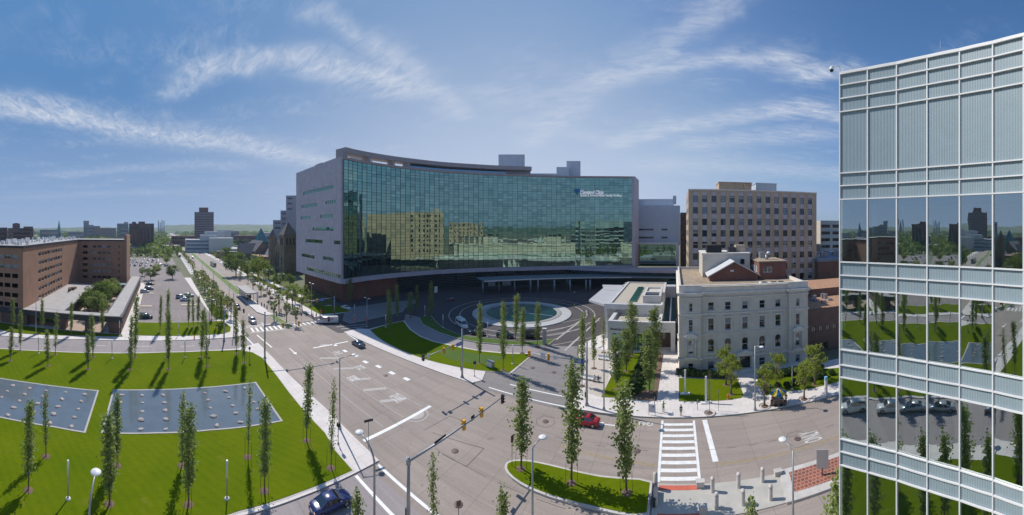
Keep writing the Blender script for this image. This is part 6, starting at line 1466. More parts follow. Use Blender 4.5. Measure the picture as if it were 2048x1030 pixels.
def curved_lamp(pos, H, ang, label, hl=2.2):
    q = thing('street_lamp', label, 'street lamp', (pos[0], pos[1], .12), 0, 'curved neck street lamps')
    u = Vector((math.cos(ang), math.sin(ang), 0)); pts = [Vector((0, 0, 0)), Vector((0, 0, H * .8))]
    for k in range(1, 9):
        t_ = k / 8 * math.pi / 2; pts.append(Vector((0, 0, H * .8)) + u * (hl * (1 - math.cos(t_))) + Vector((0, 0, H * .2 * math.sin(t_))))
    b = MB(); b.path(pts, [.13, .10] + [.09 - .004 * k for k in range(8)], 9); b.build('pole', M['steel'], q)
    b = MB(); b.lathe([(0.001, .17), (.12, .15), (.40, .06), (.47, -.02), (.40, -.06), (.001, -.08)], pts[-1] + u * .3, 18); b.build('lamp_head', M['white'], q)
street_lamp((-41.9, 25.2), 10.5, rad(75), 'tall lamp on the pavement left of the stop line with its head over the avenue', False, 2.0)
street_lamp(P(1208, 822)[:2], 10.6, rad(250), 'tall lamp beside the big mast arm pole at the plaza', False, 1.2)
street_lamp(P(1510, 822)[:2], 10.6, rad(-60), 'tall lamp at the kerb before the classical building', False, 1.3)
street_lamp(P(734, 655)[:2], 8.6, rad(0), 'twin headed lamp beside the striped side drive in front of the brick base', True, .8)
street_lamp(P(623, 631)[:2], 10.8, rad(0), 'twin headed lamp with yellow sign at the far corner before the lavender wall', True, 1.0)
street_lamp(P(72, 671)[:2], 10.2, rad(90), 'lamp in front of the low brick building on the side street', False, .9)
street_lamp(P(418.5, 686)[:2], 11.0, rad(90), 'twin headed lamp at the kerb of the small verge lawn', True, .9)
street_lamp(P(205 + 40 + 26, 683)[:2], 9.6, rad(90), 'lamp half hidden by trees at the white path corner', False, .8)
for i, (x, y) in enumerate(((-118, 24.2), (-155, 24.2), (-201, 24.2), (-250, 24.2), (-300, 24.2))): street_lamp((x, y), 9.5, rad(90), 'thin lamp along the left kerb of the avenue, %s beyond the crossing' % ORD[i], False, 1.4)
for i, (x, y) in enumerate(((-134, 50.8), (-150, 50.8), (-190, 50.8), (-230, 50.8), (-275, 50.8))): street_lamp((x, y), 9.8, rad(90), 'twin headed lamp along the right kerb of the avenue, %s beyond the far corner' % ORD[i], True, 1.0)
street_lamp(P(289, 556)[:2], 9.5, rad(90), 'dark lamp pole at the far left of the parking lot', False, .8)
curved_lamp(at(178, 24.5)[:2], 9.8, rad(180), 'curved neck lamp at the bottom left of the park lawn')
curved_lamp((-24.7, 18.7), 9.3, rad(180), 'curved neck lamp beside the sedan and street corner stop line')
street_lamp(at(1065, 29.3)[:2], 10.3, rad(70), 'lamp with angled white head in front of the grassy median', False, 1.1)
street_lamp(at(1586, 29.0)[:2], 10.2, rad(110), 'lamp rising in front of the brick planter at the bottom right', False, 1.2)
for x, yb, h_, base_, l in ((136, 1001, 4.3, 1, 'near the lower left corner of the park lawn'), (454, 1001, 4.3, 1, 'at the bottom middle of the park lawn'), (77, 708, 4, 1, 'left one on the far edge of the park lawn'), (224, 718, 4, 1, 'middle one on the far edge of the park lawn'), (370, 716, 4, 1, 'right one on the far edge of the park lawn'),
                         (239, 673, 4.2, 0, 'at the corner of the low brick building'), (357, 671, 4, 0, 'on the small verge lawn'), (1370, 790, 4.4, 2, 'on a white plinth near the corner of the classical building'), (1412, 808, 4.6, 2, 'on a white plinth beside the bare sapling'), (1584, 780, 4.3, 1, 'behind the food cart on the front lawn'),
                         (771.4, 655, 3.8, 0, 'left one in the shaded corner lawn'), (849.7, 632, 3.5, 0, 'at the left end of the crescent island'), (886, 656, 4, 0, 'left of the white van on the crescent island'), (975.6, 674, 4, 0, 'in front of the black cars on the crescent island'), (1025.6, 729, 4.2, 0, 'in the middle of the corner lawn'), (709, 631, 3.6, 0, 'before the brick base near the side drive')):
    q = P(x, yb); r_ = thing('light_column', 'slim white topped light column ' + l, 'light column', (q.x, q.y, .15), 0, 'slim light columns')
    b = MB(); b.tube((0, 0, 0), (0, 0, h_ * .55), .07, .07, 8); b.build('post', M['steel'], r_)
    b = MB(); b.tube((0, 0, h_ * .55), (0, 0, h_), .11, .11, 10) if base_ != 2 else b.box(-.16, .16, -.12, .12, .2, h_); b.build('diffuser', M['white'], r_)
    b = MB(); b.lathe([(.3, 0), (.3, .1), (.12, .2)], n=14) if base_ != 2 else b.box(-.9, .9, -.35, .35, 0, .2); b.build('base', M['white'], r_)
def head(parent, p, face, n=3, mh='amber', h=1.15):
    """traffic signal head at p (top centre), lenses facing 'face'"""
    f = Vector(face).normalized(); b = MB(); hw = .19; r_ = Vector((-f.y, f.x, 0)); c = Vector(p)
    o = MB(); o.obox((c.x, c.y), (f.x, f.y), .14, hw, c.z - h, c.z, 0); sgn_ = o.build('signal_head', [M[mh]], parent)
    b = MB()
    for k in range(n):
        z_ = c.z - h * (k + .5) / n; q = c + f * .14; q.z = z_; b.tube(q, q + f * .02, .13, .13, 12, 1 if k else 0)
    b.build('lens', [M['lens_r'], M['lens_d']], sgn_)
    b = MB()
    for k in range(n):
        z_ = c.z - h * (k + .5) / n; q = c + f * .15
        for i in range(6):
            t0, t1 = math.pi * (i / 6), math.pi * ((i + 1) / 6); pa, pb_ = r_ * math.cos(t0) * .155 + Vector((0, 0, math.sin(t0) * .155)), r_ * math.cos(t1) * .155 + Vector((0, 0, math.sin(t1) * .155))
            A, B = Vector((q.x, q.y, z_)) + pa, Vector((q.x, q.y, z_)) + pb_; b.poly([A, B, B + f * .24, A + f * .24]); b.poly([A, A + f * .24, B + f * .24, B])
    b.build('visor', M[mh], sgn_)
def mast(pos, H, az_, u, L, heads, label, rise=0, cap=False, plates=(), blue=None):
    q = thing('traffic_signal', label, 'traffic signal', (pos[0], pos[1], .12), 0, 'mast arm traffic signals')
    u = Vector((u[0], u[1], 0)).normalized()
    b = MB(); b.tube((0, 0, 0), (0, 0, H), .22, .15, 12); b.lathe([(.38, 0), (.38, .1), (.26, .35)], n=12); b.lathe([(.15, H), (.19, H + .02), (.15, H + .14), (.001, H + .17)], n=12); b.build('pole', M['steel'], q)
    b = MB(); b.path([Vector((0, 0, az_)), u * L * .5 + Vector((0, 0, az_ + rise * .5)), u * L + Vector((0, 0, az_ + rise))], [.13, .10, .06], 10); b.tube((0, 0, az_ - .3), (0, 0, az_ + .3), .24, .24, 12); b.build('mast_arm', M['steel'], q)
    for s_, face, mh in heads: head(q, u * s_ + Vector((0, 0, az_ + rise * s_ / L + .45)) + Vector(face).normalized() * .16, face, 3, mh)
    for s_, f_, w_, h_, mm in plates:
        b = MB(); c = u * s_; f = Vector(f_).normalized(); r2_ = Vector((-f.y, f.x)); z_ = az_ + rise * s_ / L; b.obox((c.x + f.x * .15, c.y + f.y * .15), (r2_.x, r2_.y), w_ / 2, .02, z_ - h_ / 2, z_ + h_ / 2); b.build('sign_plate', M[mm], q)
    if blue:
        s_, f_, w_, h_, txt = blue; c = u * s_; f = Vector(f_).normalized(); r2_ = Vector((-f.y, f.x)); z_ = az_ + rise * s_ / L - .05; b = MB(); b.obox((c.x + f.x * .16, c.y + f.y * .16), (r2_.x, r2_.y), w_ / 2, .02, z_ - h_ / 2, z_ + h_ / 2); sg = b.build('street_name_sign', M['signblue'], q)
        m4 = Matrix.Translation((c.x + f.x * .19, c.y + f.y * .19, z_)) @ Matrix.Rotation(math.atan2(r2_.y, r2_.x), 4, 'Z') @ Matrix.Rotation(math.pi / 2, 4, 'X')
        text(txt, w_ * .62, h_ * .55, m4, M['signwhite'], 'lettering', sg, .005, .01)
    b = MB(); b.box(-.35, -.14, -.14, .14, 1.4, 2.2); b.build('control_box', M['steeld'], q)
    return q
E1, W1_, S1, N1 = (1, 0, 0), (-1, 0, 0), (0, -1, 0), (0, 1, 0)
mast((-23.5, 22), 7.2, 6.95, (.06, 1), 16.4, [(8.6, W1_, 'amber'), (12.0, W1_, 'amber'), (16.2, E1, 'steeld')], 'nearest mast arm signal reaching from the bottom edge over the junction', 0, plates=[(4.6, W1_, 1.9, .5, 'steeld'), (10.2, W1_, .7, .6, 'steeld')])
mast((-14.8, 53.2), 10.6, 7.5, (-1, 0), 12.5, [(6.9, S1, 'amber'), (10.7, S1, 'amber')], 'mast arm signal at the plaza corner with blue Euclid sign', 0, plates=[(5.7, S1, .8, .7, 'signwhite'), (8.0, S1, 1.0, 1.0, 'signwhite')], blue=(1.7, S1, 2.3, .85, 'Euclid'))
mast((-39.9, 52.1), 9.6, 7.1, (-.08, -1), 10.5, [(3.0, E1, 'amber'), (5.4, E1, 'amber'), (10.2, W1_, 'black')], 'mast arm signal in front of the corner lawn with small blue sign', -.2, plates=[(9.3, E1, .6, .9, 'signwhite')], blue=(1.1, E1, 1.7, .7, 'E 93'))
mast((-71.6, 23.1), 10.6, 7.5, (.08, 1), 16.5, [(4.3, E1, 'amber'), (8.2, E1, 'amber'), (16.2, W1_, 'black')], 'mast arm signal at the park corner reaching over the left carriageway', .2, plates=[(14.8, E1, .9, .6, 'steel')])
mast((-97.5, 56.5), 6.6, 6.2, (-.05, -1), 13, [(6.6, E1, 'amber'), (9.5, E1, 'amber')], 'mast arm signal behind the white van at the far corner', -.5, plates=[(8.0, E1, .7, .6, 'signwhite')], blue=(5.0, E1, 2.2, .85, 'E 93'))
mast((-85.7, 16.2), 8.6, 8.0, (.1, 1), 5.5, [(3.5, E1, 'black'), (5.3, E1, 'black')], 'dark short armed signal at the side street corner behind the park', 0)
q = thing('traffic_signal', 'pole with low orange signal left of the silver car', 'traffic signal', (-92.4, 20.3, .12)); b = MB(); b.tube((0, 0, 0), (0, 0, 11.5), .14, .08, 8); b.build('pole', M['steel'], q); head(q, Vector((-.1, .3, 5.4)), E1)
for px, pb, l, hh in ((949, 754, 'at the corner lawn kerb beside the mast arm pole', 3.0), (1309, 826, 'beside the officer in the green vest', 3.1), (676.5, 890, 'by the near lamp on the left pavement', 2.9), (499, 722, 'at the corner of the park lawn', 3.0)):
    p = P(px, pb); q = thing('pedestrian_signal', 'short pedestrian signal post ' + l, 'pedestrian signal', (p.x, p.y, .12), 0, 'pedestrian signal posts')
    b = MB(); b.tube((0, 0, 0), (0, 0, hh), .06, .06, 8); b.lathe([(.17, 0), (.15, .15), (.07, .25)], n=10); b.build('post', M['steel'], q)
    b = MB(); b.box(-.2, .2, -.16, .16, hh - .45, hh + .05); b.box(-.26, .26, .16, .2, hh - .5, hh + .08); b.build('housing', M['black'], q); b = MB(); b.box(-.08, .08, -.12, -.06, 1.0, 1.3); b.build('push_button', M['amber'], q)
for px, pb, pt, w_, h_, mm, ang, l in ((1024, 935, 872, .55, .8, 'umber', 80, 'brown backed road sign on the tip of the grassy median'), (737, 900, 840, 1.3, .35, 'steeld', 75, 'dark street name sign on a post at the corner by the stop line'), (917, 1040, 1003, .5, .6, 'umber', 60, 'brown sign cut by the bottom edge right of the mast arm pole'), (1437, 824, 782, .3, .3, 'steel', 0, 'thin grey signpost right of the bare sapling'), (603, 655, 628, .5, .6, 'steeld', 70, 'small sign on the planted median tip'), (1395, 822, 800, .2, .3, 'steel', 0, 'thin low post at the kerb right of the dark clothed man')):
    p = P(px, pb); H_ = min(4.2, 30 - (30 * F / (pb - HY)) * (pt - HY) / F); q = thing('road_sign', l, 'road sign', (p.x, p.y, .12), rad(ang)); b = MB(); b.tube((0, 0, 0), (0, 0, H_), .035, .035, 6); b.build('post', M['steeld'], q)
    b = MB(); b.box(-w_ / 2, w_ / 2, -.06, -.03, H_ - h_, H_); b.build('sign_panel', M[mm], q)
p = P(626, 640); q = thing('road_sign', 'bright yellow diamond warning sign at the far corner', 'road sign', (p.x, p.y, .12), rad(80)); b = MB(); b.tube((0, 0, 0), (0, 0, 4.6), .04, .04, 6); b.build('post', M['steel'], q)
b = MB(); b.poly([(0, -.07, 3.2), (.6, -.07, 3.8), (0, -.07, 4.4), (-.6, -.07, 3.8)]); b.poly([(0, -.05, 3.2), (-.6, -.05, 3.8), (0, -.05, 4.4), (.6, -.05, 3.8)]); b.build('sign_panel', mat('yellow_green_sign', (.62, .70, .02), .5, 0), q)
for px, pb, l in ((712, 652, 'left of two red and white parking signs in the side drive'), (735, 652, 'red panel low on the post right of the side drive'), (643, 636, 'pinkish no entry sign behind the white van')):
    p = P(px, pb); q = thing('road_sign', l, 'road sign', (p.x - .6, p.y, .12), rad(70), 'small red signs'); b = MB(); b.tube((0, 0, 0), (0, 0, 2.4), .04, .04, 6); b.build('post', M['steel'], q); b = MB(); b.tube((0, -.08, 2.2), (0, -.05, 2.2), .38, .38, 12); b.box(-.3, .3, -.08, -.05, 1.2, 1.75); b.build('sign_panel', mat('pink_red_sign', (.6, .12, .12), .5, 0), q)
# hydrants, bins, cabinets, posts
def simple(name, label, cat, px, pb, parts, group=None, rz=0, z=.13, pos=None):
    p = P(px, pb) if pos is None else Vector(pos); q = thing(name, label, cat, (p.x, p.y, z), rz, group)
    for nm, bm_, mm in parts: bm_.build(nm, M[mm] if isinstance(mm, str) else mm, q)
    return q
def mk(*ops):
    b = MB()
    for o in ops: getattr(b, o[0])(*o[1:])
    return b
M['orange'] = mat('hydrant_orange', (.62, .12, .03), .5, .1, 4)
for px, pb, l in ((1456, 800, 'orange fire hydrant at the edge of the front lawn'), (388.7, 678, 'reddish fire hydrant on the pavement of the verge lawn')):
    simple('fire_hydrant', l, 'fire hydrant', px, pb, [('barrel', mk(('lathe', [(.2, 0), (.2, .08), (.14, .1), (.13, .6), (.19, .62), (.17, .78), (.06, .86), (.001, .9)], (0, 0, 0), 12)), 'orange'), ('outlet', mk(('tube', (-.26, 0, .5), (.26, 0, .5), .06)), 'orange')], 'fire hydrants')
for px, pb, l in ((1355, 750, 'dark litter bin by the corner of the classical building'), (1228, 688, 'dark bin before the green glass front')):
    simple('litter_bin', l, 'litter bin', px, pb, [('body', mk(('lathe', [(.3, 0), (.34, 1.0), (.34, 1.05)], (0, 0, 0), 14)), 'steeld'), ('lid', mk(('lathe', [(.36, 1.05), (.3, 1.2), (.001, 1.22)], (0, 0, 0), 14)), 'black')], 'litter bins')
simple('utility_cabinet', 'grey utility cabinet on the corner lawn under the narrow trees', 'utility cabinet', 981, 735, [('body', mk(('box', -.8, .8, -.45, .45, 0, 1.15)), 'steel'), ('lid', mk(('box', -.86, .86, -.5, .5, 1.15, 1.25)), 'steel'), ('door', mk(('box', -.72, -.04, -.48, -.45, .1, 1.08), ('box', .04, .72, -.48, -.45, .1, 1.08)), 'white')], None, rad(-10), .18)
simple('stone_pillar', 'thick grey sign pillar at the tip of the crescent island', 'pillar', 1089, 690, [('shaft', mk(('box', -.5, .5, -.35, .35, 0, 4.0)), 'steel'), ('cap', mk(('box', -.55, .55, -.4, .4, 4.0, 4.12)), 'white')], None, rad(20), .2)
simple('pay_station', 'slim white pay station with blue top on the right hand pavement', 'pay station', 1652, 794, [('body', mk(('box', -.22, .22, -.2, .2, 0, 2.9)), 'white'), ('panel', mk(('box', -.24, .24, -.22, .22, 2.9, 3.5)), mat('pay_blue', (.2, .5, .7), .5, 0)), ('foot', mk(('box', -.32, .32, -.3, .3, 0, .08)), 'steel')])
b = mk(('box', -.6, .6, -.05, .05, 0.15, 1.75)); simple('sandwich_board', 'white framed notice board standing beside the pedestrian signal and officer', 'notice board', 1304, 832, [('panel', mk(('box', -.5, .5, -.04, .04, .45, 1.75)), 'signwhite'), ('leg', mk(('beam', (-.53, 0, 0), (-.53, 0, 1.8), .05, .05)), 'steeld'), ('leg', mk(('beam', (.53, 0, 0), (.53, 0, 1.8), .05, .05)), 'steeld'), ('mark', mk(('box', .12, .3, -.06, -.04, 1.3, 1.5)), 'steeld')], None, rad(-6))
simple('sign_panel_board', 'grey rectangular sign panel on a post in the brick paved planter', 'sign board', 1645, 955, [('post', mk(('box', -.09, .09, -.09, .09, 0, .9)), 'umber'), ('panel', mk(('box', -.72, .72, -.06, .06, .8, 3.1)), mat('panel_grey', (.38, .36, .36), .7, .05, 1))], None, rad(-25), .27)
boll = None
for i, (px, pb, l) in enumerate(((1425, 985, 'rear left'), (1477, 976, 'rear middle'), (1525, 965, 'rear right'), (1433, 1018, 'front left'), (1486, 1011, 'front middle'), (1541, 1001, 'front right'))):
    simple('bollard', 'stout grey round bollard on the station platform, %s of the six' % l, 'bollard', px, pb, [('post', mk(('lathe', [(.24, 0), (.24, 1.5), (.21, 1.62), (.001, 1.66)], (0, 0, 0), 16)), 'kerb'), ('groove', mk(('lathe', [(.245, 1.36), (.245, 1.42)], (0, 0, 0), 16)), 'steel')], 'platform bollards', 0, .1)
for px, pb, l in ((1311, 978, 'upper'), (1311, 1010, 'lower')): p = P(px, pb); mk(('lathe', [(.26, 0), (.26, 1.7), (.001, 1.85)], (0, 0, 0), 14)).build('bollard', M['kerb'], None, False, '%s stone bollard at the right end of the grassy median' % l, 'bollard', 'median end bollards', None, (p.x, p.y, .1))
for x, y, w_, d_, h_, l in ((2.9, 37.7, .9, .5, .65, 'low concrete block where zebra crossing meets the platform'), (2.9, 34.2, .8, .5, .7, 'low concrete block at the bottom of the platform'), (-2.3, 36, .3, 2.2, .8, 'dark low rail at the end of the grassy median'), (12.3, 37.7, .9, .5, .5, 'concrete end block at the corner of the brick planter')):
    b = mk(('box', -w_ / 2, w_ / 2, -d_ / 2, d_ / 2, 0, h_), ('box', -w_ / 2 - .06, w_ / 2 + .06, -d_ / 2 - .06, d_ / 2 + .06, h_, h_ + .08)); b.build('concrete_block' if 'rail' not in l else 'low_rail', M['kerb' if 'rail' not in l else 'steeld'], None, False, l, 'block' if 'rail' not in l else 'rail', None, None, (x, y, .1))
for i, (px, pb) in enumerate(((523, 613), (528.5, 616), (534, 620), (536.5, 608.5), (543, 612.5), (548, 616), (548, 628), (562, 626), (558, 622), (553, 632))):
    p = P(px, pb); mk(('lathe', [(.2, 0), (.2, 1.3), (.001, 1.4)], (0, 0, 0), 8)).build('bollard', M['steeld'], None, False, 'dark small bollard near the bus station crossing, %s of the cluster' % ORD[i], 'bollard', 'dark bollards by the far station', None, (p.x, p.y, .28))
simple('information_totem', 'tall grey information totem on the bus station platform', 'totem', 515, 606, [('post', mk(('box', -.3, .3, -.3, .3, 0, .5)), 'steeld'), ('panel', mk(('box', -.35, .35, -.12, .12, .5, 4.3)), 'signwhite')], None, rad(70), .3)
for i, (px, pb) in enumerate(((530, 592), (543, 597), (574, 613), (592, 626))):
    simple('planter', 'low round grey planter on the right avenue pavement, %s from the far end' % ORD[i], 'planter', px, pb, [('bowl', mk(('lathe', [(.8, 0), (1.1, .5), (1.0, .5), (.9, .35), (.001, .35)], (0, 0, 0), 14)), 'steel'), ('plants', mk(('blob', (0, 0, .45), .75, 0, i, .3, 2, .5)), 'shrub')], 'round planters')
# benches
for px, pb, l in ((1180, 762, 'long white bench with seated people on the plaza'), (1214, 722, 'long white empty bench further back on the plaza')):
    simple('bench', l, 'bench', px, pb, [('seat', mk(('box', -2.3, 2.3, -.28, .28, .38, .46)), 'white'), ('backrest', mk(('box', -2.3, 2.3, .28, .34, .4, .95)), 'white'), ('support', mk(('box', -2.0, -1.8, -.25, .25, 0, .38), ('box', 1.8, 2.0, -.25, .25, 0, .38), ('box', -.1, .1, -.25, .25, 0, .38)), 'steel')], 'plaza benches', rad(-8), .14)
# bus station shelter
sh = thing('bus_shelter', 'steel framed bus station shelter with grey canopy roof in the avenue median', 'bus shelter', (-136, 35.3, .3))
b = MB(); 
for x in (-7, -3.5, 0, 3.5, 7):
    for y in (-1.3, 1.3): b.tube((x, y, 0), (x, y, 3.6), .1, .1, 8)
b.build('column', M['steeld'], sh); b = MB(); b.prism([(-9, -2.4), (9, -2.4), (9, 2.4), (-9, 2.4)], 3.6, 3.8); b.prism([(-9, -2.4), (-9, -2.0), (9, -2.0), (9, -2.4)], 3.8, 4.0); b.build('roof', M['roofg'], sh)
b = MB(); b.box(-7, 7, -1.36, -1.3, .3, 2.6); b.box(-3.5, 3.5, 1.2, 1.3, .3, 2.6); b.build('glass_screen', M['glass_blue'], sh)
b = MB(); b.box(-3, 3, -.3, .2, .45, .55); b.build('seat', M['steeld'], sh)
# ================= vehicles =================
def car(label, cat, pos, ang, paint, kind='sedan', L=4.6, name='car', group='cars'):
    """x forward"""
    q = thing(name, label, cat, (pos[0], pos[1], pos[2] if len(pos) > 2 else .02), ang, group)
    W = .9; gc = .2
    if kind == 'sedan': bt, rf = .92, 1.42; prof = [(-L / 2, .55, .74), (-L / 2 + .08, .84, .82), (-L * .42, .95, .86), (-L * .27, .97, .9), (0, .94, .9), (L * .2, .92, .9), (L * .36, .82, .87), (L * .46, .68, .80), (L / 2, .5, .66)]; g = (-L * .36, -L * .17, L * .07, L * .23)
    elif kind == 'suv': bt, rf = 1.08, 1.75; prof = [(-L / 2, .6, .84), (-L / 2 + .05, 1.02, .88), (-L * .4, 1.08, .92), (0, 1.08, .92), (L * .22, 1.05, .92), (L * .38, .98, .89), (L * .47, .85, .84), (L / 2, .55, .74)]; g = (-L * .485, -L * .43, L * .08, L * .22)
    else: bt, rf = 1.25, 2.15; prof = [(-L / 2, .6, .94), (-L / 2 + .04, 1.2, .96), (0, 1.25, .97), (L * .28, 1.22, .97), (L * .4, 1.05, .93), (L * .475, .95, .88), (L / 2, .55, .8)]; g = (-L * .495, -L * .485, L * .22, L * .34)
    b = MB(); k0 = 0; rings = []
    for x, zt, w_ in prof:
        zb = gc + (.05 if abs(x) > L * .45 else 0); r = [(-w_ * .9, zb), (-w_, zb + .15), (-w_ * 1.0, zb + (zt - zb) * .62), (-w_ * .93, zt - .04), (-w_ * .7, zt + .015), (0, zt + .04), (w_ * .7, zt + .015), (w_ * .93, zt - .04), (w_, zb + (zt - zb) * .62), (w_, zb + .15), (w_ * .9, zb)]
        rings.append([(x, y, z_) for y, z_ in r])
    n = len(rings[0]); 
    for r in rings: b.v += r
    for i in range(len(rings) - 1):
        for j in range(n - 1): b.f.append((i * n + j, i * n + j + 1, (i + 1) * n + j + 1, (i + 1) * n + j)); b.m.append(0); b.sm.append(True)
        b.f.append((i * n + n - 1, i * n, (i + 1) * n, (i + 1) * n + n - 1)); b.m.append(0); b.sm.append(False)
    b.f.append(tuple(range(n - 1, -1, -1))); b.m.append(0); b.sm.append(False); b.f.append(tuple(range((len(rings) - 1) * n, len(rings) * n))); b.m.append(0); b.sm.append(False)
    for f_ in range(len(b.f)): b.f[f_] = b.f[f_][::-1]
    # greenhouse pillars and roof
    wb, wr = .80, .62 if kind == 'sedan' else .68
    if kind == 'van': wb, wr = .92, .84
    x0, x1, x2, x3 = g; zr = rf - .07
    def R_(x, w_, z_): return [(x, -w_, z_), (x, w_, z_)]
    top = [(x1, -wr, zr), (x2, -wr, zr), (x2, wr, zr), (x1, wr, zr)]
    for A, B in (((x0, -wb, bt), (x1, -wr, zr)), ((x0, wb, bt), (x1, wr, zr)), ((x3, -wb, bt), (x2, -wr, zr)), ((x3, wb, bt), (x2, wr, zr)), (((x0 + x3) / 2 - .1, -wb - .01, bt), ((x1 + x2) / 2, -wr - .01, zr)), (((x0 + x3) / 2 - .1, wb + .01, bt), ((x1 + x2) / 2, wr + .01, zr))): b.beam(A, B, .09, .07)
    rr = MB(); mx_, my = (x2 - x1) * .04, wr * .1
    k = len(b.v)
    lay = [[(x1 - .05, -wr - .03, zr - .02), (x2 + .05, -wr - .03, zr - .02), (x2 + .05, wr + .03, zr - .02), (x1 - .05, wr + .03, zr - .02)], [(x1 + .02, -wr + .06, zr + .06), (x2 - .05, -wr + .06, zr + .06), (x2 - .05, wr - .06, zr + .06), (x1 + .02, wr - .06, zr + .06)]]
    b.v += lay[0] + lay[1]
    for j in range(4): b.f.append((k + j, k + (j + 1) % 4, k + 4 + (j + 1) % 4, k + 4 + j)); b.m.append(0); b.sm.append(True)
    b.f.append((k + 4, k + 5, k + 6, k + 7)); b.m.append(0); b.sm.append(True)
    if kind == 'van':    # solid cargo sides
        for s_ in (-1, 1): 
            pts = [(x0, s_ * (wb + .015), bt - .05), (x2 - .9, s_ * (wb + .015), bt - .05), (x2 - .9, s_ * (wr + .015), zr), (x1, s_ * (wr + .015), zr)]; b.poly(pts if s_ < 0 else pts[::-1])
        b.poly([(x0 - .01, wb, bt - .05), (x0 - .01, -wb, bt - .05), (x1 - .01, -wr, zr), (x1 - .01, wr, zr)])
    b.build('body', M['car_' + paint], q)
    e = .012
    for nm, pts in (('windscreen', [(x3, -wb, bt), (x3, wb, bt), (x2, wr, zr), (x2, -wr, zr)]), ('rear_window', [(x0, wb, bt), (x0, -wb, bt), (x1, -wr, zr), (x1, wr, zr)]), ('side_window', [(x0, -wb, bt), (x3, -wb, bt), (x2, -wr, zr), (x1, -wr, zr)]), ('side_window', [(x3, wb, bt), (x0, wb, bt), (x1, wr, zr), (x2, wr, zr)])):
        gb = MB(); gb.poly(pts); gb.build(nm, M['glass_car'], q)
    for sx in (-L * .31, L * .31):
        for s_ in (-1, 1):
            r_ = .33 if kind == 'sedan' else .38; wb_ = MB(); yo = s_ * (W + .02); wb_.tube((sx, yo - s_ * .24, r_), (sx, yo, r_), r_, r_, 18); w_ = wb_.build('wheel', M['rubber'], q)
            rb = MB(); rb.tube((sx, yo - s_ * .02, r_), (sx, yo + s_ * .012, r_), r_ * .62, r_ * .6, 14); rb.build('rim', M['rim'], w_)
    for s_ in (-1, 1):
        hb = MB(); z_ = prof[-2][1] - .1; hb.box(L / 2 - .2, L / 2 - .02, s_ * .56 - .17, s_ * .56 + .17, z_ - .1, z_ + .05); hb.build('headlight', M['glass_blind'], q)
        tb = MB(); z_ = prof[1][1] - .08; tb.box(-L / 2 - .01, -L / 2 + .12, s_ * .62 - .16, s_ * .62 + .16, z_ - .16, z_); tb.build('tail_light', M['lens_r'], q)
        mb_ = MB(); mb_.box(x3 - .45, x3 - .27, s_ * (W + .02) - (0 if s_ > 0 else .14), s_ * (W + .02) + (.14 if s_ > 0 else 0), bt - .02, bt + .1); mb_.build('wing_mirror', M['car_' + paint], q)
    pb = MB(); pb.box(-L / 2 - .03, -L / 2 - .005, -.26, .26, .52, .66); pb.build('number_plate', M['signwhite'], q)
    return q
NS, EW = math.pi / 2, math.pi
car('dark blue purple sedan waiting at the stop line at the bottom of the picture', 'car', (-30.6, 17.3), NS, 'navy', 'sedan', 4.7)
r_ = car('bright red sedan driving behind the middle median tree', 'car', (-13.7, 48.3), math.pi + .02, 'redc', 'sedan', 4.5)
b = MB(); b.box(-.25, .35, -.4, .4, 1.415, 1.425); b.build('sunroof', M['glass_car'], r_)
car('blue grey sedan heading away beside the shaded corner lawn', 'car', (-69.3, 47.2), math.pi - .03, 'bluegrey', 'sedan', 4.6)
car('silver grey sport utility car approaching on the left carriageway', 'car', (-100.6, 28.3), 0.0, 'silver', 'suv', 4.7)
car('dull red car further up the left carriageway', 'car', (-119.5, 27.6), 0.0, 'maroon', 'suv', 4.5)
vn = car('white cargo van with pink lettering turning at the far corner', 'van', (-91.2, 50.2), rad(-116), 'wht', 'van', 7.0, 'cargo_van', 'vans')
b = MB(); rg = random.Random(4)
for k in range(9): x = -1.9 + k * .42; b.box(x, x + .3, .955, .965, 1.3 + .1 * rg.random(), 1.75 + .12 * rg.random()); 
b.box(-1.6, 1.4, .955, .963, 1.0, 1.12); b.build('side_lettering', mat('van_pink_marks', (.62, .10, .22), .5, 0), vn)
sv_ = car('white high roofed passenger van with dark windows on the forecourt ring', 'van', (-61.0, 79.5), rad(-28), 'wht', 'van', 5.9, 'passenger_van', 'vans'); 
b = MB()
for k in range(4): 
    for s_ in (-1, 1): y = s_ * .955; b.box(-2.4 + k * 1.05, -1.6 + k * 1.05, min(y, y - s_ * .03), max(y, y - s_ * .03), 1.32, 1.9)
b.build('side_window', M['glass_car'], sv_)
b = MB(); b.prism([(-2.7, -.72), (1.0, -.72), (1.0, .72), (-2.7, .72)], 2.12, 2.55); b.build('raised_roof', M['car_wht'], sv_)
car('black sedan parked behind the crescent island, left of the other two dark vehicles', 'car', (-52.8, 76.0), rad(12), 'blk', 'sedan', 4.9)
car('black station wagon parked in the middle behind the crescent island', 'car', (-45.0, 78.3), rad(14), 'blk', 'suv', 4.8)
car('big black van parked at the right end of the crescent island', 'van', (-38.6, 81.2), rad(16), 'blk', 'van', 5.2, 'black_van', 'vans')
car('dark red car deep in the shade of the curved building', 'car', (-87.0, 106), rad(75), 'maroon', 'sedan', 4.6)
car('white car half hidden at the shaded kerb before the brick base', 'car', (-103.5, 65.0), rad(5), 'wht', 'sedan', 4.4)
for i, (y, c, k) in enumerate(((8.8, 'silver', 'sedan'), (1.6, 'wht', 'suv'), (-5.6, 'grey', 'suv'), (-13, 'wht', 'sedan'))): car('%s vehicle queued behind the sedan, seen mirrored in the glass tower' % ['silver', 'white boxy', 'grey boxy', 'white low'][i], 'car', ((-29.2, -28.2, -26.6, -24.4)[i], y), (NS, NS + .12, NS + .22, NS + .28)[i], c, k, 4.6, 'queued_car')
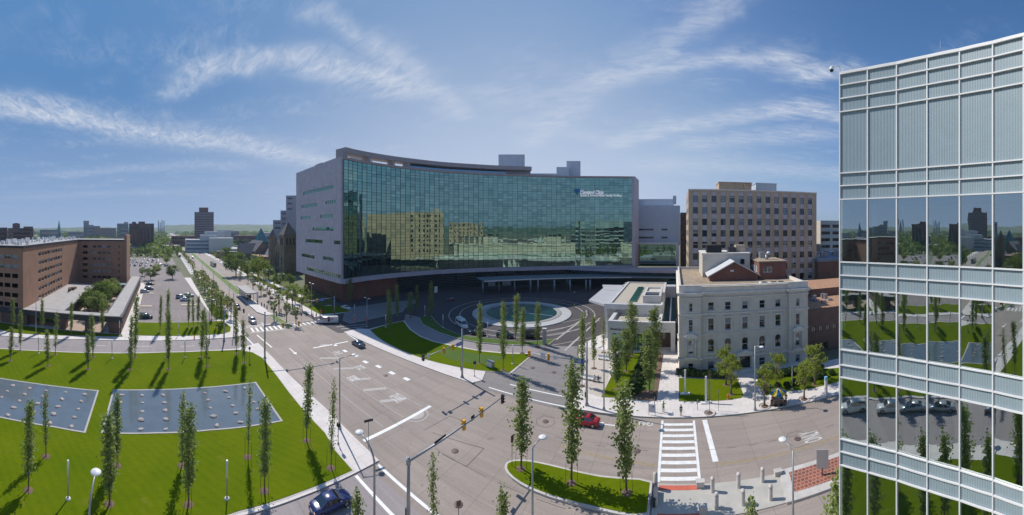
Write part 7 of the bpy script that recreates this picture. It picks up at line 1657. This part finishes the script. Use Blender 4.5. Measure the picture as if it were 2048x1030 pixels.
# parking lot
lotc = [((292, 637), 'teal', 'suv', 0, 'dark teal people carrier alone at the near left end of the parking lot'), ((290, 586), 'wht', 'suv', 0, 'white boxy wagon parked on the left side of the lot'), ((298, 580), 'grey', 'suv', 0, 'grey wagon just behind the white one in the lot'), ((300, 570), 'grey', 'sedan', 0, 'dark sedan parked last in the left row of the near lot'),
        ((362, 597), 'silver', 'suv', 0, 'silver four wheel drive at the right side of the lot'), ((371, 602), 'wht', 'sedan', 0, 'white sedan nearest the trees on the right side of the lot'), ((378, 594), 'wht', 'suv', 0, 'white wagon half hidden by trees right of the silver one'), ((332, 533), 'navy', 'sedan', 1, 'dark blue car at the far end of the lot'), ((320, 531), 'silver', 'sedan', 1, 'grey car beside the dark blue one at the far end of the lot')]
for (px, pb), c, k, a_, l in lotc: p = P(px, pb); car(l, 'car', (p.x, p.y, .13), NS + a_, c, k, 4.6, 'parked_car', 'cars parked in the near lot')
proto = {}
for c, k in (('wht', 'sedan'), ('silver', 'suv'), ('grey', 'sedan'), ('blk', 'suv'), ('maroon', 'sedan'), ('bluegrey', 'suv')):
    q = car('x', 'car', (0, 0), 0, c, k, 4.6, 'parked_car'); ms = [ch.data for ch in q.children if ch.name.split('.')[0] in ('body', 'side_window', 'windscreen')]; proto[c] = ms
    for ch in list(q.children_recursive): bpy.data.objects.remove(ch)
    bpy.data.objects.remove(q)
R4 = random.Random(9); cn = {'wht': 'white', 'silver': 'silver', 'grey': 'grey', 'blk': 'black', 'maroon': 'dark red', 'bluegrey': 'blue grey'}
for j in range(6):
    for i in range(13):
        if R4.random() < .12: continue
        x, y = -262 - j * 10 - (j % 2) * -2, -58 + i * 4.4; c = R4.choice(list(proto)); 
        rt_ = thing('parked_car', '%s car packed among the rows of the distant parking lot' % cn[c], 'car', (x, y, .13), 0 if j % 2 else math.pi, '%s cars packed in the distant parking lot' % cn[c])
        for me in proto[c]: link('body' if 'body' in me.name else 'window', me, rt_)
def bus(pos, ang, label):
    q = thing('bus', label, 'bus', pos, ang, 'buses on the avenue'); b = MB()
    def body(x0, x1):
        b.prism([(x0, -1.28), (x1 - .3, -1.28), (x1, -1.0), (x1, 1.0), (x1 - .3, 1.28), (x0, 1.28)], .35, 2.9); b.prism([(x0 + .1, -1.1), (x1 - .4, -1.1), (x1 - .4, 1.1), (x0 + .1, 1.1)], 2.9, 3.2)
    body(-9, -.6); body(.4, 9); b.build('body', M['car_silver'], q)
    b = MB(); b.box(-.6, .4, -1.15, 1.15, .5, 2.9); b.build('bellows', M['rubber'], q)
    b = MB()
    for x0, x1 in ((-8.6, -1), (.8, 8.4)):
        for s_ in (-1, 1): b.box(x0, x1, min(s_ * 1.28, s_ * 1.31), max(s_ * 1.28, s_ * 1.31), 1.3, 2.5)
    b.box(9.0, 9.03, -1, 1, 1.1, 2.7); b.build('window', M['glass_car'], q)
    for x in (-7, -2.5, 5.5):
        for s_ in (-1, 1): b = MB(); b.tube((x, s_ * 1.05, .5), (x, s_ * 1.31, .5), .5, .5, 14); b.build('wheel', M['rubber'], q)
bus((-262, 40.5, .02), 0, 'silver articulated bus coming down the avenue beside the green lawn')
for i, (x, y, c) in enumerate(((-205, 26.5, 'wht'), (-330, 30, 'blk'), (-420, 28, 'silver'), (-395, 45, 'blk'), (-480, 46, 'grey'), (-520, 29, 'maroon'))): car('small %s car far up the avenue, %s from the near end' % (cn[c], ORD[i]), 'car', (x, y), 0 if y < 35 else math.pi, c, 'suv', 4.6, 'distant_car')
# ================= food cart =================
p = P(1556, 812); fc = thing('food_cart', 'hot dog cart under a blue and yellow striped umbrella at the kerb', 'food cart', (p.x, p.y, .13), rad(-10))
b = MB(); b.box(-.8, .8, -.45, .45, .45, 1.15); b.build('body', M['cream2'], fc); b = MB(); b.box(-.95, .95, -.55, .55, 1.15, 1.22); b.box(-.3, .3, -.3, .3, 1.22, 1.45); b.build('worktop', M['steel'], fc)
for s_ in (-.5, .5): b = MB(); b.tube((s_, -.5, .3), (s_, .5, .3), .3, .3, 12); b.build('wheel', M['rubber'], fc)
b = MB(); b.box(-.75, .75, -.5, -.455, .5, 1.1); b.box(-1.25, -.85, -.3, .3, 0, .9); b.box(.95, 1.4, -.35, .25, 0, .75); b.build('cooler', M['umber'], fc)
b = MB(); b.tube((0, 0, 1.2), (0, 0, 2.75), .03); b.build('umbrella_pole', M['steel'], fc)
b = MB(); n = 10
for i in range(n):
    a0, a1 = 2 * math.pi * i / n, 2 * math.pi * (i + 1) / n; ap_ = (0, 0, 2.95); A = (1.5 * math.cos(a0), 1.5 * math.sin(a0), 2.3); B = (1.5 * math.cos(a1), 1.5 * math.sin(a1), 2.3)
    b.poly([A, B, ap_], i % 2); b.poly([(A[0], A[1], A[2] - .2), (B[0], B[1], B[2] - .2), B, A], i % 2)
b.build('umbrella', [mat('umbrella_yellow', (.75, .55, .05), .7, 0), mat('umbrella_blue', (.02, .16, .40), .7, 0)], fc)
# bare sapling
p = P(1419, 828); q = thing('bare_tree', 'thin leafless sapling in a round kerbed pit left of the lawn light column', 'tree', (p.x, p.y, .13)); b = MB(); rg = random.Random(8); b.path([(0, 0, 0), (0, 0, 3), (.05, 0, 6.3)], [.05, .04, .012], 6)
for k in range(46): z_ = 1.6 + 4.3 * k / 46; a_ = k * 2.4; L_ = .5 * (1 - (z_ - 1.6) / 6) + .15; e = Vector((math.cos(a_) * L_, math.sin(a_) * L_, z_ + .9)); b.tube((0, 0, z_), e, .016, .004, 4); b.tube(e * .6 + Vector((0, 0, z_ * .4)), e + Vector((.15, .1, .3)), .008, .003, 3)
b.build('trunk', M['bark'], q); b = MB(); b.lathe([(1.0, 0), (1.0, .12), (.85, .12), (.82, .05), (.001, .06)], n=20); b.build('pit_kerb', M['kerb'], q); link('mulch_ring', MULCH, q).location = (0, 0, .04)
for px, pb, l in ((1529, 814, 'beside the food cart'), (1608, 800, 'right of the food cart')): 
    p = P(px, pb); b = MB(); b.lathe([(1.05, 0), (1.05, .1), (.9, .1), (.9, .02)], n=20); b.build('tree_pit_kerb', M['kerb'], None, False, 'round pale kerb ring of the tree pit ' + l, 'tree pit', 'tree pit kerbs', None, (p.x, p.y, .13))
# ================= people =================
def person_mesh(pose, seed=0):
    J = {'pel': (0, 0, .95), 'waist': (0, 0, 1.1), 'chest': (0, .01, 1.36), 'neck': (0, .0, 1.50), 'head0': (0, -.01, 1.60), 'head1': (0, -.015, 1.72)}
    walk = pose == 'walk'; sit = pose == 'sit'
    for s_, n_ in ((-1, 'l'), (1, 'r')):
        sw = s_ * .18 if walk else 0
        J['hip' + n_] = (s_ * .09, 0, .90); J['kn' + n_] = (s_ * .10, -sw * .9 - .02, .50); J['an' + n_] = (s_ * .10, -sw * .9 + (.18 if sw < 0 else 0) + .02, .09); J['to' + n_] = (s_ * .11, -sw * .9 + (.18 if sw < 0 else 0) - .16, .04)
        J['sh' + n_] = (s_ * .185, 0, 1.42); J['el' + n_] = (s_ * .24, .03 + sw * .6, 1.13); J['wr' + n_] = (s_ * .25, -.06 + sw * 1.1, .88); J['ha' + n_] = (s_ * .25, -.09 + sw * 1.2, .80)
        if pose == 'direct' and s_ < 0: J['el' + n_] = (-.36, -.12, 1.22); J['wr' + n_] = (-.42, -.30, 1.38); J['ha' + n_] = (-.43, -.34, 1.46)
        if sit: J['kn' + n_] = (s_ * .12, -.42, .50); J['an' + n_] = (s_ * .12, -.40, .09); J['to' + n_] = (s_ * .13, -.56, .04); J['el' + n_] = (s_ * .24, -.06, .72); J['wr' + n_] = (s_ * .16, -.28, .62); J['ha' + n_] = (s_ * .13, -.34, .58)
    if sit:
        for k in ('waist', 'chest', 'neck', 'head0', 'head1', 'shl', 'shr'): x, y, z_ = J[k]; J[k] = (x, y - (z_ - .95) * .18, z_ - .45)
        for k in ('pel', 'hipl', 'hipr'): x, y, z_ = J[k]; J[k] = (x, y, .52)
    rd = {'pel': .14, 'waist': .125, 'chest': .155, 'neck': .055, 'head0': .085, 'head1': .082}
    for n_ in 'lr': rd.update({'hip' + n_: .10, 'kn' + n_: .062, 'an' + n_: .045, 'to' + n_: .035, 'sh' + n_: .065, 'el' + n_: .045, 'wr' + n_: .032, 'ha' + n_: .036})
    E_ = [('pel', 'waist'), ('waist', 'chest'), ('chest', 'neck'), ('neck', 'head0'), ('head0', 'head1')]
    for n_ in 'lr': E_ += [('pel', 'hip' + n_), ('hip' + n_, 'kn' + n_), ('kn' + n_, 'an' + n_), ('an' + n_, 'to' + n_), ('chest', 'sh' + n_), ('sh' + n_, 'el' + n_), ('el' + n_, 'wr' + n_), ('wr' + n_, 'ha' + n_)]
    names = list(J); me = bpy.data.meshes.new('p'); me.from_pydata([J[k] for k in names], [(names.index(a), names.index(c)) for a, c in E_], []); o = bpy.data.objects.new('p', me); COL.objects.link(o)
    sk = o.modifiers.new('s', 'SKIN'); 
    for i, k in enumerate(names): me.skin_vertices[0].data[i].radius = (rd[k], rd[k] * (.72 if k in ('waist', 'chest', 'pel') else 1)); me.skin_vertices[0].data[i].use_root = k == 'pel'
    o.modifiers.new('u', 'SUBSURF').levels = 1; bpy.context.view_layer.update(); dg = bpy.context.evaluated_depsgraph_get(); m2 = bpy.data.meshes.new_from_object(o.evaluated_get(dg)); bpy.data.objects.remove(o)
    b = MB(); b.v = [tuple(v.co) for v in m2.vertices]; hips = J['pel'][2]; neck = Vector(J['neck'])
    for f in m2.polygons:
        c = f.center; hand = min((c - Vector(J['ha' + n_])).length for n_ in 'lr') < .1; shoe = c.z < .1
        arm = min((c - Vector(J['wr' + n_])).length for n_ in 'lr') < .09
        m_ = 0 if (c - Vector(J['head0'])).length < .2 and c.z > neck.z - .01 or hand or arm else (3 if shoe else (2 if (c.z < hips + .04 or (sit and c.y < -.12 and c.z < .62 and not arm)) else 1))
        b.f.append(tuple(f.vertices)); b.m.append(m_); b.sm.append(True)
    for n_, s_ in (('l', -1), ('r', 1)):   # fingers and thumb
        h_ = Vector(J['ha' + n_]); w_ = Vector(J['wr' + n_]); d = (h_ - w_).normalized(); sd_ = Vector((0, 1, 0)) if abs(d.y) < .8 else Vector((1, 0, 0))
        for k in range(4): p0 = h_ + d * .02 + sd_ * (-.027 + .018 * k); b.path([p0, p0 + d * (.035 + .006 * (k in (1, 2))), p0 + d * .06 + Vector((-s_ * .015, 0, 0))], [.0095, .009, .007], 5, 0)
        p0 = h_ - sd_ * .03; b.path([p0, p0 + d * .02 - sd_ * .02, p0 + d * .045 - sd_ * .025], [.011, .01, .008], 5, 0)
    hd = (Vector(J['head0']) + Vector(J['head1'])) / 2
    b.tube(hd + Vector((0, -.085, -.0)), hd + Vector((0, -.112, -.025)), .012, .016, 5, 0)
    for s_ in (-1, 1): b.blob(hd + Vector((s_ * .034, -.083, .012)), .012, 3, 1, 0, 1); b.blob(hd + Vector((s_ * .088, 0, -.005)), .022, 0, 1, 0, 1)
    b.beam(hd + Vector((-.022, -.09, -.055)), hd + Vector((.022, -.09, -.055)), .01, .008, 3)
    hb = MB(); hb.blob(hd + Vector((0, .018, .04)), .103, 0, seed, .1, 2, 1.0)
    return b, hb
PM = {}
for pz in ('stand', 'walk', 'sit', 'direct'): PM[pz] = person_mesh(pz)
CL = {}
def cloth(c):
    if c not in CL: CL[c] = mat('cloth_%d' % len(CL), c, .9, .1, 5, obj=True)
    return CL[c]
HAIR = mat('hair_dark', (.02, .015, .012), .8, .1, 5)
def person(px, pb, pose, rz, shirt, pants, label, z=.13, pos=None, group='people'):
    p = P(px, pb) if pos is None else Vector(pos); q = thing('person', label, 'person', (p.x, p.y, z), rad(rz), group); bb, hb = PM[pose]
    bb.build('body', [M['skin'], cloth(shirt), cloth(pants), M['black']], q); hb.build('hair', HAIR, q); return q
vest = person(1327, 826, 'direct', 200, (.22, .50, .10), (.015, .015, .02), 'person in bright green safety vest and black trousers beside the zebra crossing')
person(1362, 833, 'stand', 20, (.02, .02, .025), (.12, .11, .09), 'person in black top and olive trousers standing at the kerb of the zebra crossing')
person(1152, 757, 'sit', -8, (.7, .7, .7), (.3, .3, .32), 'person in white shirt sitting at the left end of the plaza bench', .08, tuple(P(1166, 762) + Vector((-1.2, .1, 0))))
person(1180, 760, 'sit', -8, (.7, .68, .66), (.02, .02, .02), 'person in white top and black trousers sitting on the plaza bench', .08, tuple(P(1180, 762) + Vector((1.0, -.1, 0))))
person(1192, 764, 'sit', -30, (.10, .06, .06), (.45, .5, .6), 'person in dark top and pale jeans sitting at the right end of the plaza bench', .08, tuple(P(1180, 762) + Vector((1.8, -.2, 0))))
person(1149, 590, 'stand', 10, (.6, .65, .75), (.05, .06, .09), 'person in pale shirt standing in the shade under the entrance canopy', .03)
person(1149, 616, 'stand', 10, (.55, .62, .05), (.05, .08, .05), 'person in yellow vest at the right rim of the fountain ring', .03)
person(1176.5, 633, 'walk', 60, (.10, .12, .35), (.45, .06, .05), 'person in blue top and red trousers walking on the sunlit pavers', .03)
person(1545, 812, 'stand', 0, (.45, .12, .10), (.05, .05, .06), 'person in red top tending the food cart on its left', .13)
person(1572, 808, 'stand', 180, (.03, .03, .04), (.03, .03, .04), 'person in dark clothes on the right of the food cart', .13)
for i, (px, pb, s_, t_, l) in enumerate(((565, 600, (.5, .5, .5), (.05, .05, .08), 'pale top walking past the far pavement trees'), (569.5, 616, (.02, .02, .02), (.02, .02, .02), 'black clothes by the round planters'), (600, 618, (.02, .02, .03), (.03, .03, .03), 'dark clothes near the far zebra crossing'), (626, 637, (.02, .02, .02), (.02, .02, .02), 'black clothes left of the white van'), (632.5, 637, (.05, .03, .03), (.02, .02, .02), 'dark red brown clothes next to the white van'), (483, 688, (.03, .03, .03), (.12, .12, .14), 'dark clothes crossing the side street beside the park trees'), (607, 596, (.6, .6, .6), (.1, .1, .15), 'white top near the hospital lawn'), (725, 612, (.08, .10, .35), (.05, .05, .2), 'blue clothes in the shade before the brick base'), (500, 597, (.25, .1, .1), (.05, .05, .05), 'red brown top waiting on the far bus platform'), (536, 588, (.1, .1, .12), (.05, .05, .05), 'grey clothes on the right avenue pavement'), (449, 666, (.1, .1, .1), (.02, .02, .02), 'dark clothes at the side street signal pole'), (640, 640, (.5, .5, .55), (.1, .1, .2), 'pale shirt behind the white van'))):
    person(px, pb, 'walk' if i % 2 else 'stand', i * 57, s_, t_, 'distant person in ' + l)
# ---- pieces that are separate things to the eye become parts of their own ----
def explode(o, tol=.12, cap=90):
    me = o.data; n = len(me.vertices); par = list(range(n))
    def fd(i):
        while par[i] != i: par[i] = par[par[i]]; i = par[i]
        return i
    for e in me.edges: a, c = fd(e.vertices[0]), fd(e.vertices[1]); par[a] = c
    isl = {}
    for v in me.vertices: isl.setdefault(fd(v.index), []).append(v.index)
    bx = [[min(me.vertices[i].co[k] for i in g) - tol for k in range(3)] + [max(me.vertices[i].co[k] for i in g) + tol for k in range(3)] for g in isl.values()]
    gs = list(isl.values()); p2 = list(range(len(gs)))
    def f2(i):
        while p2[i] != i: i = p2[i]
        return i
    for i in range(len(gs)):
        for j in range(i + 1, len(gs)):
            if all(bx[i][k] <= bx[j][k + 3] and bx[j][k] <= bx[i][k + 3] for k in range(3)): a, c = f2(i), f2(j); p2[a] = c
    cl2 = {}
    for i, g in enumerate(gs): cl2.setdefault(f2(i), []).extend(g)
    cl2 = list(cl2.values())
    if len(cl2) < 2: return
    if len(cl2) > cap: cl2 = cl2[:cap - 1] + [[i for g in cl2[cap - 1:] for i in g]]
    owner = {}
    for k, g in enumerate(cl2):
        for i in g: owner[i] = k
    fs = [[] for _ in cl2]
    for p in me.polygons: fs[owner[p.vertices[0]]].append(p)
    for k, g in enumerate(cl2):
        b = MB(); mp = {i: q for q, i in enumerate(g)}; b.v = [tuple(me.vertices[i].co) for i in g]
        for p in fs[k]: b.f.append(tuple(mp[i] for i in p.vertices)); b.m.append(p.material_index); b.sm.append(p.use_smooth)
        w = b.build(o.name.split('.')[0], list(me.materials), o.parent); w.matrix_basis = o.matrix_basis.copy()
        if len(cl2) == cap and k == cap - 1: w['kind'] = 'stuff'
    bpy.data.objects.remove(o)
for o in list(bpy.data.objects):
    if o.type == 'MESH' and o.parent and o.name.split('.')[0] in ('entrance_door', 'louvre', 'spandrel', 'side_glazing', 'window_column', 'rooftop_unit', 'window_surround', 'arch_infill', 'doorway', 'lancet_window', 'ribbon_window', 'visor', 'lens', 'support', 'column', 'tactile_strip', 'skylight') and not (o.name.startswith('side_window') and ROOT(o)['category'] == 'car') and 'roof' not in (ROOT(o).name if 0 else ''):
        nm_ = o.name.split('.')[0]; explode(o, .015 if nm_ in ('visor', 'lens') else .1)
# ================= haze =================
hm = bpy.data.materials.new('haze_air'); hm.use_nodes = True; ht = NT(hm.node_tree); ht.n.clear(); ho = ht.add('ShaderNodeOutputMaterial'); hv = ht.add('ShaderNodeVolumePrincipled')
hv.inputs['Color'].default_value = (.62, .78, 1.0, 1); hv.inputs['Density'].default_value = .00013; hv.inputs['Anisotropy'].default_value = .2; ht.l.new(hv.outputs[0], ho.inputs['Volume'])
b = MB(); b.box(-9500, 9500, -9500, 9500, -1.2, 115)
hz_ = b.build('haze', hm); hz_['kind'] = 'stuff'
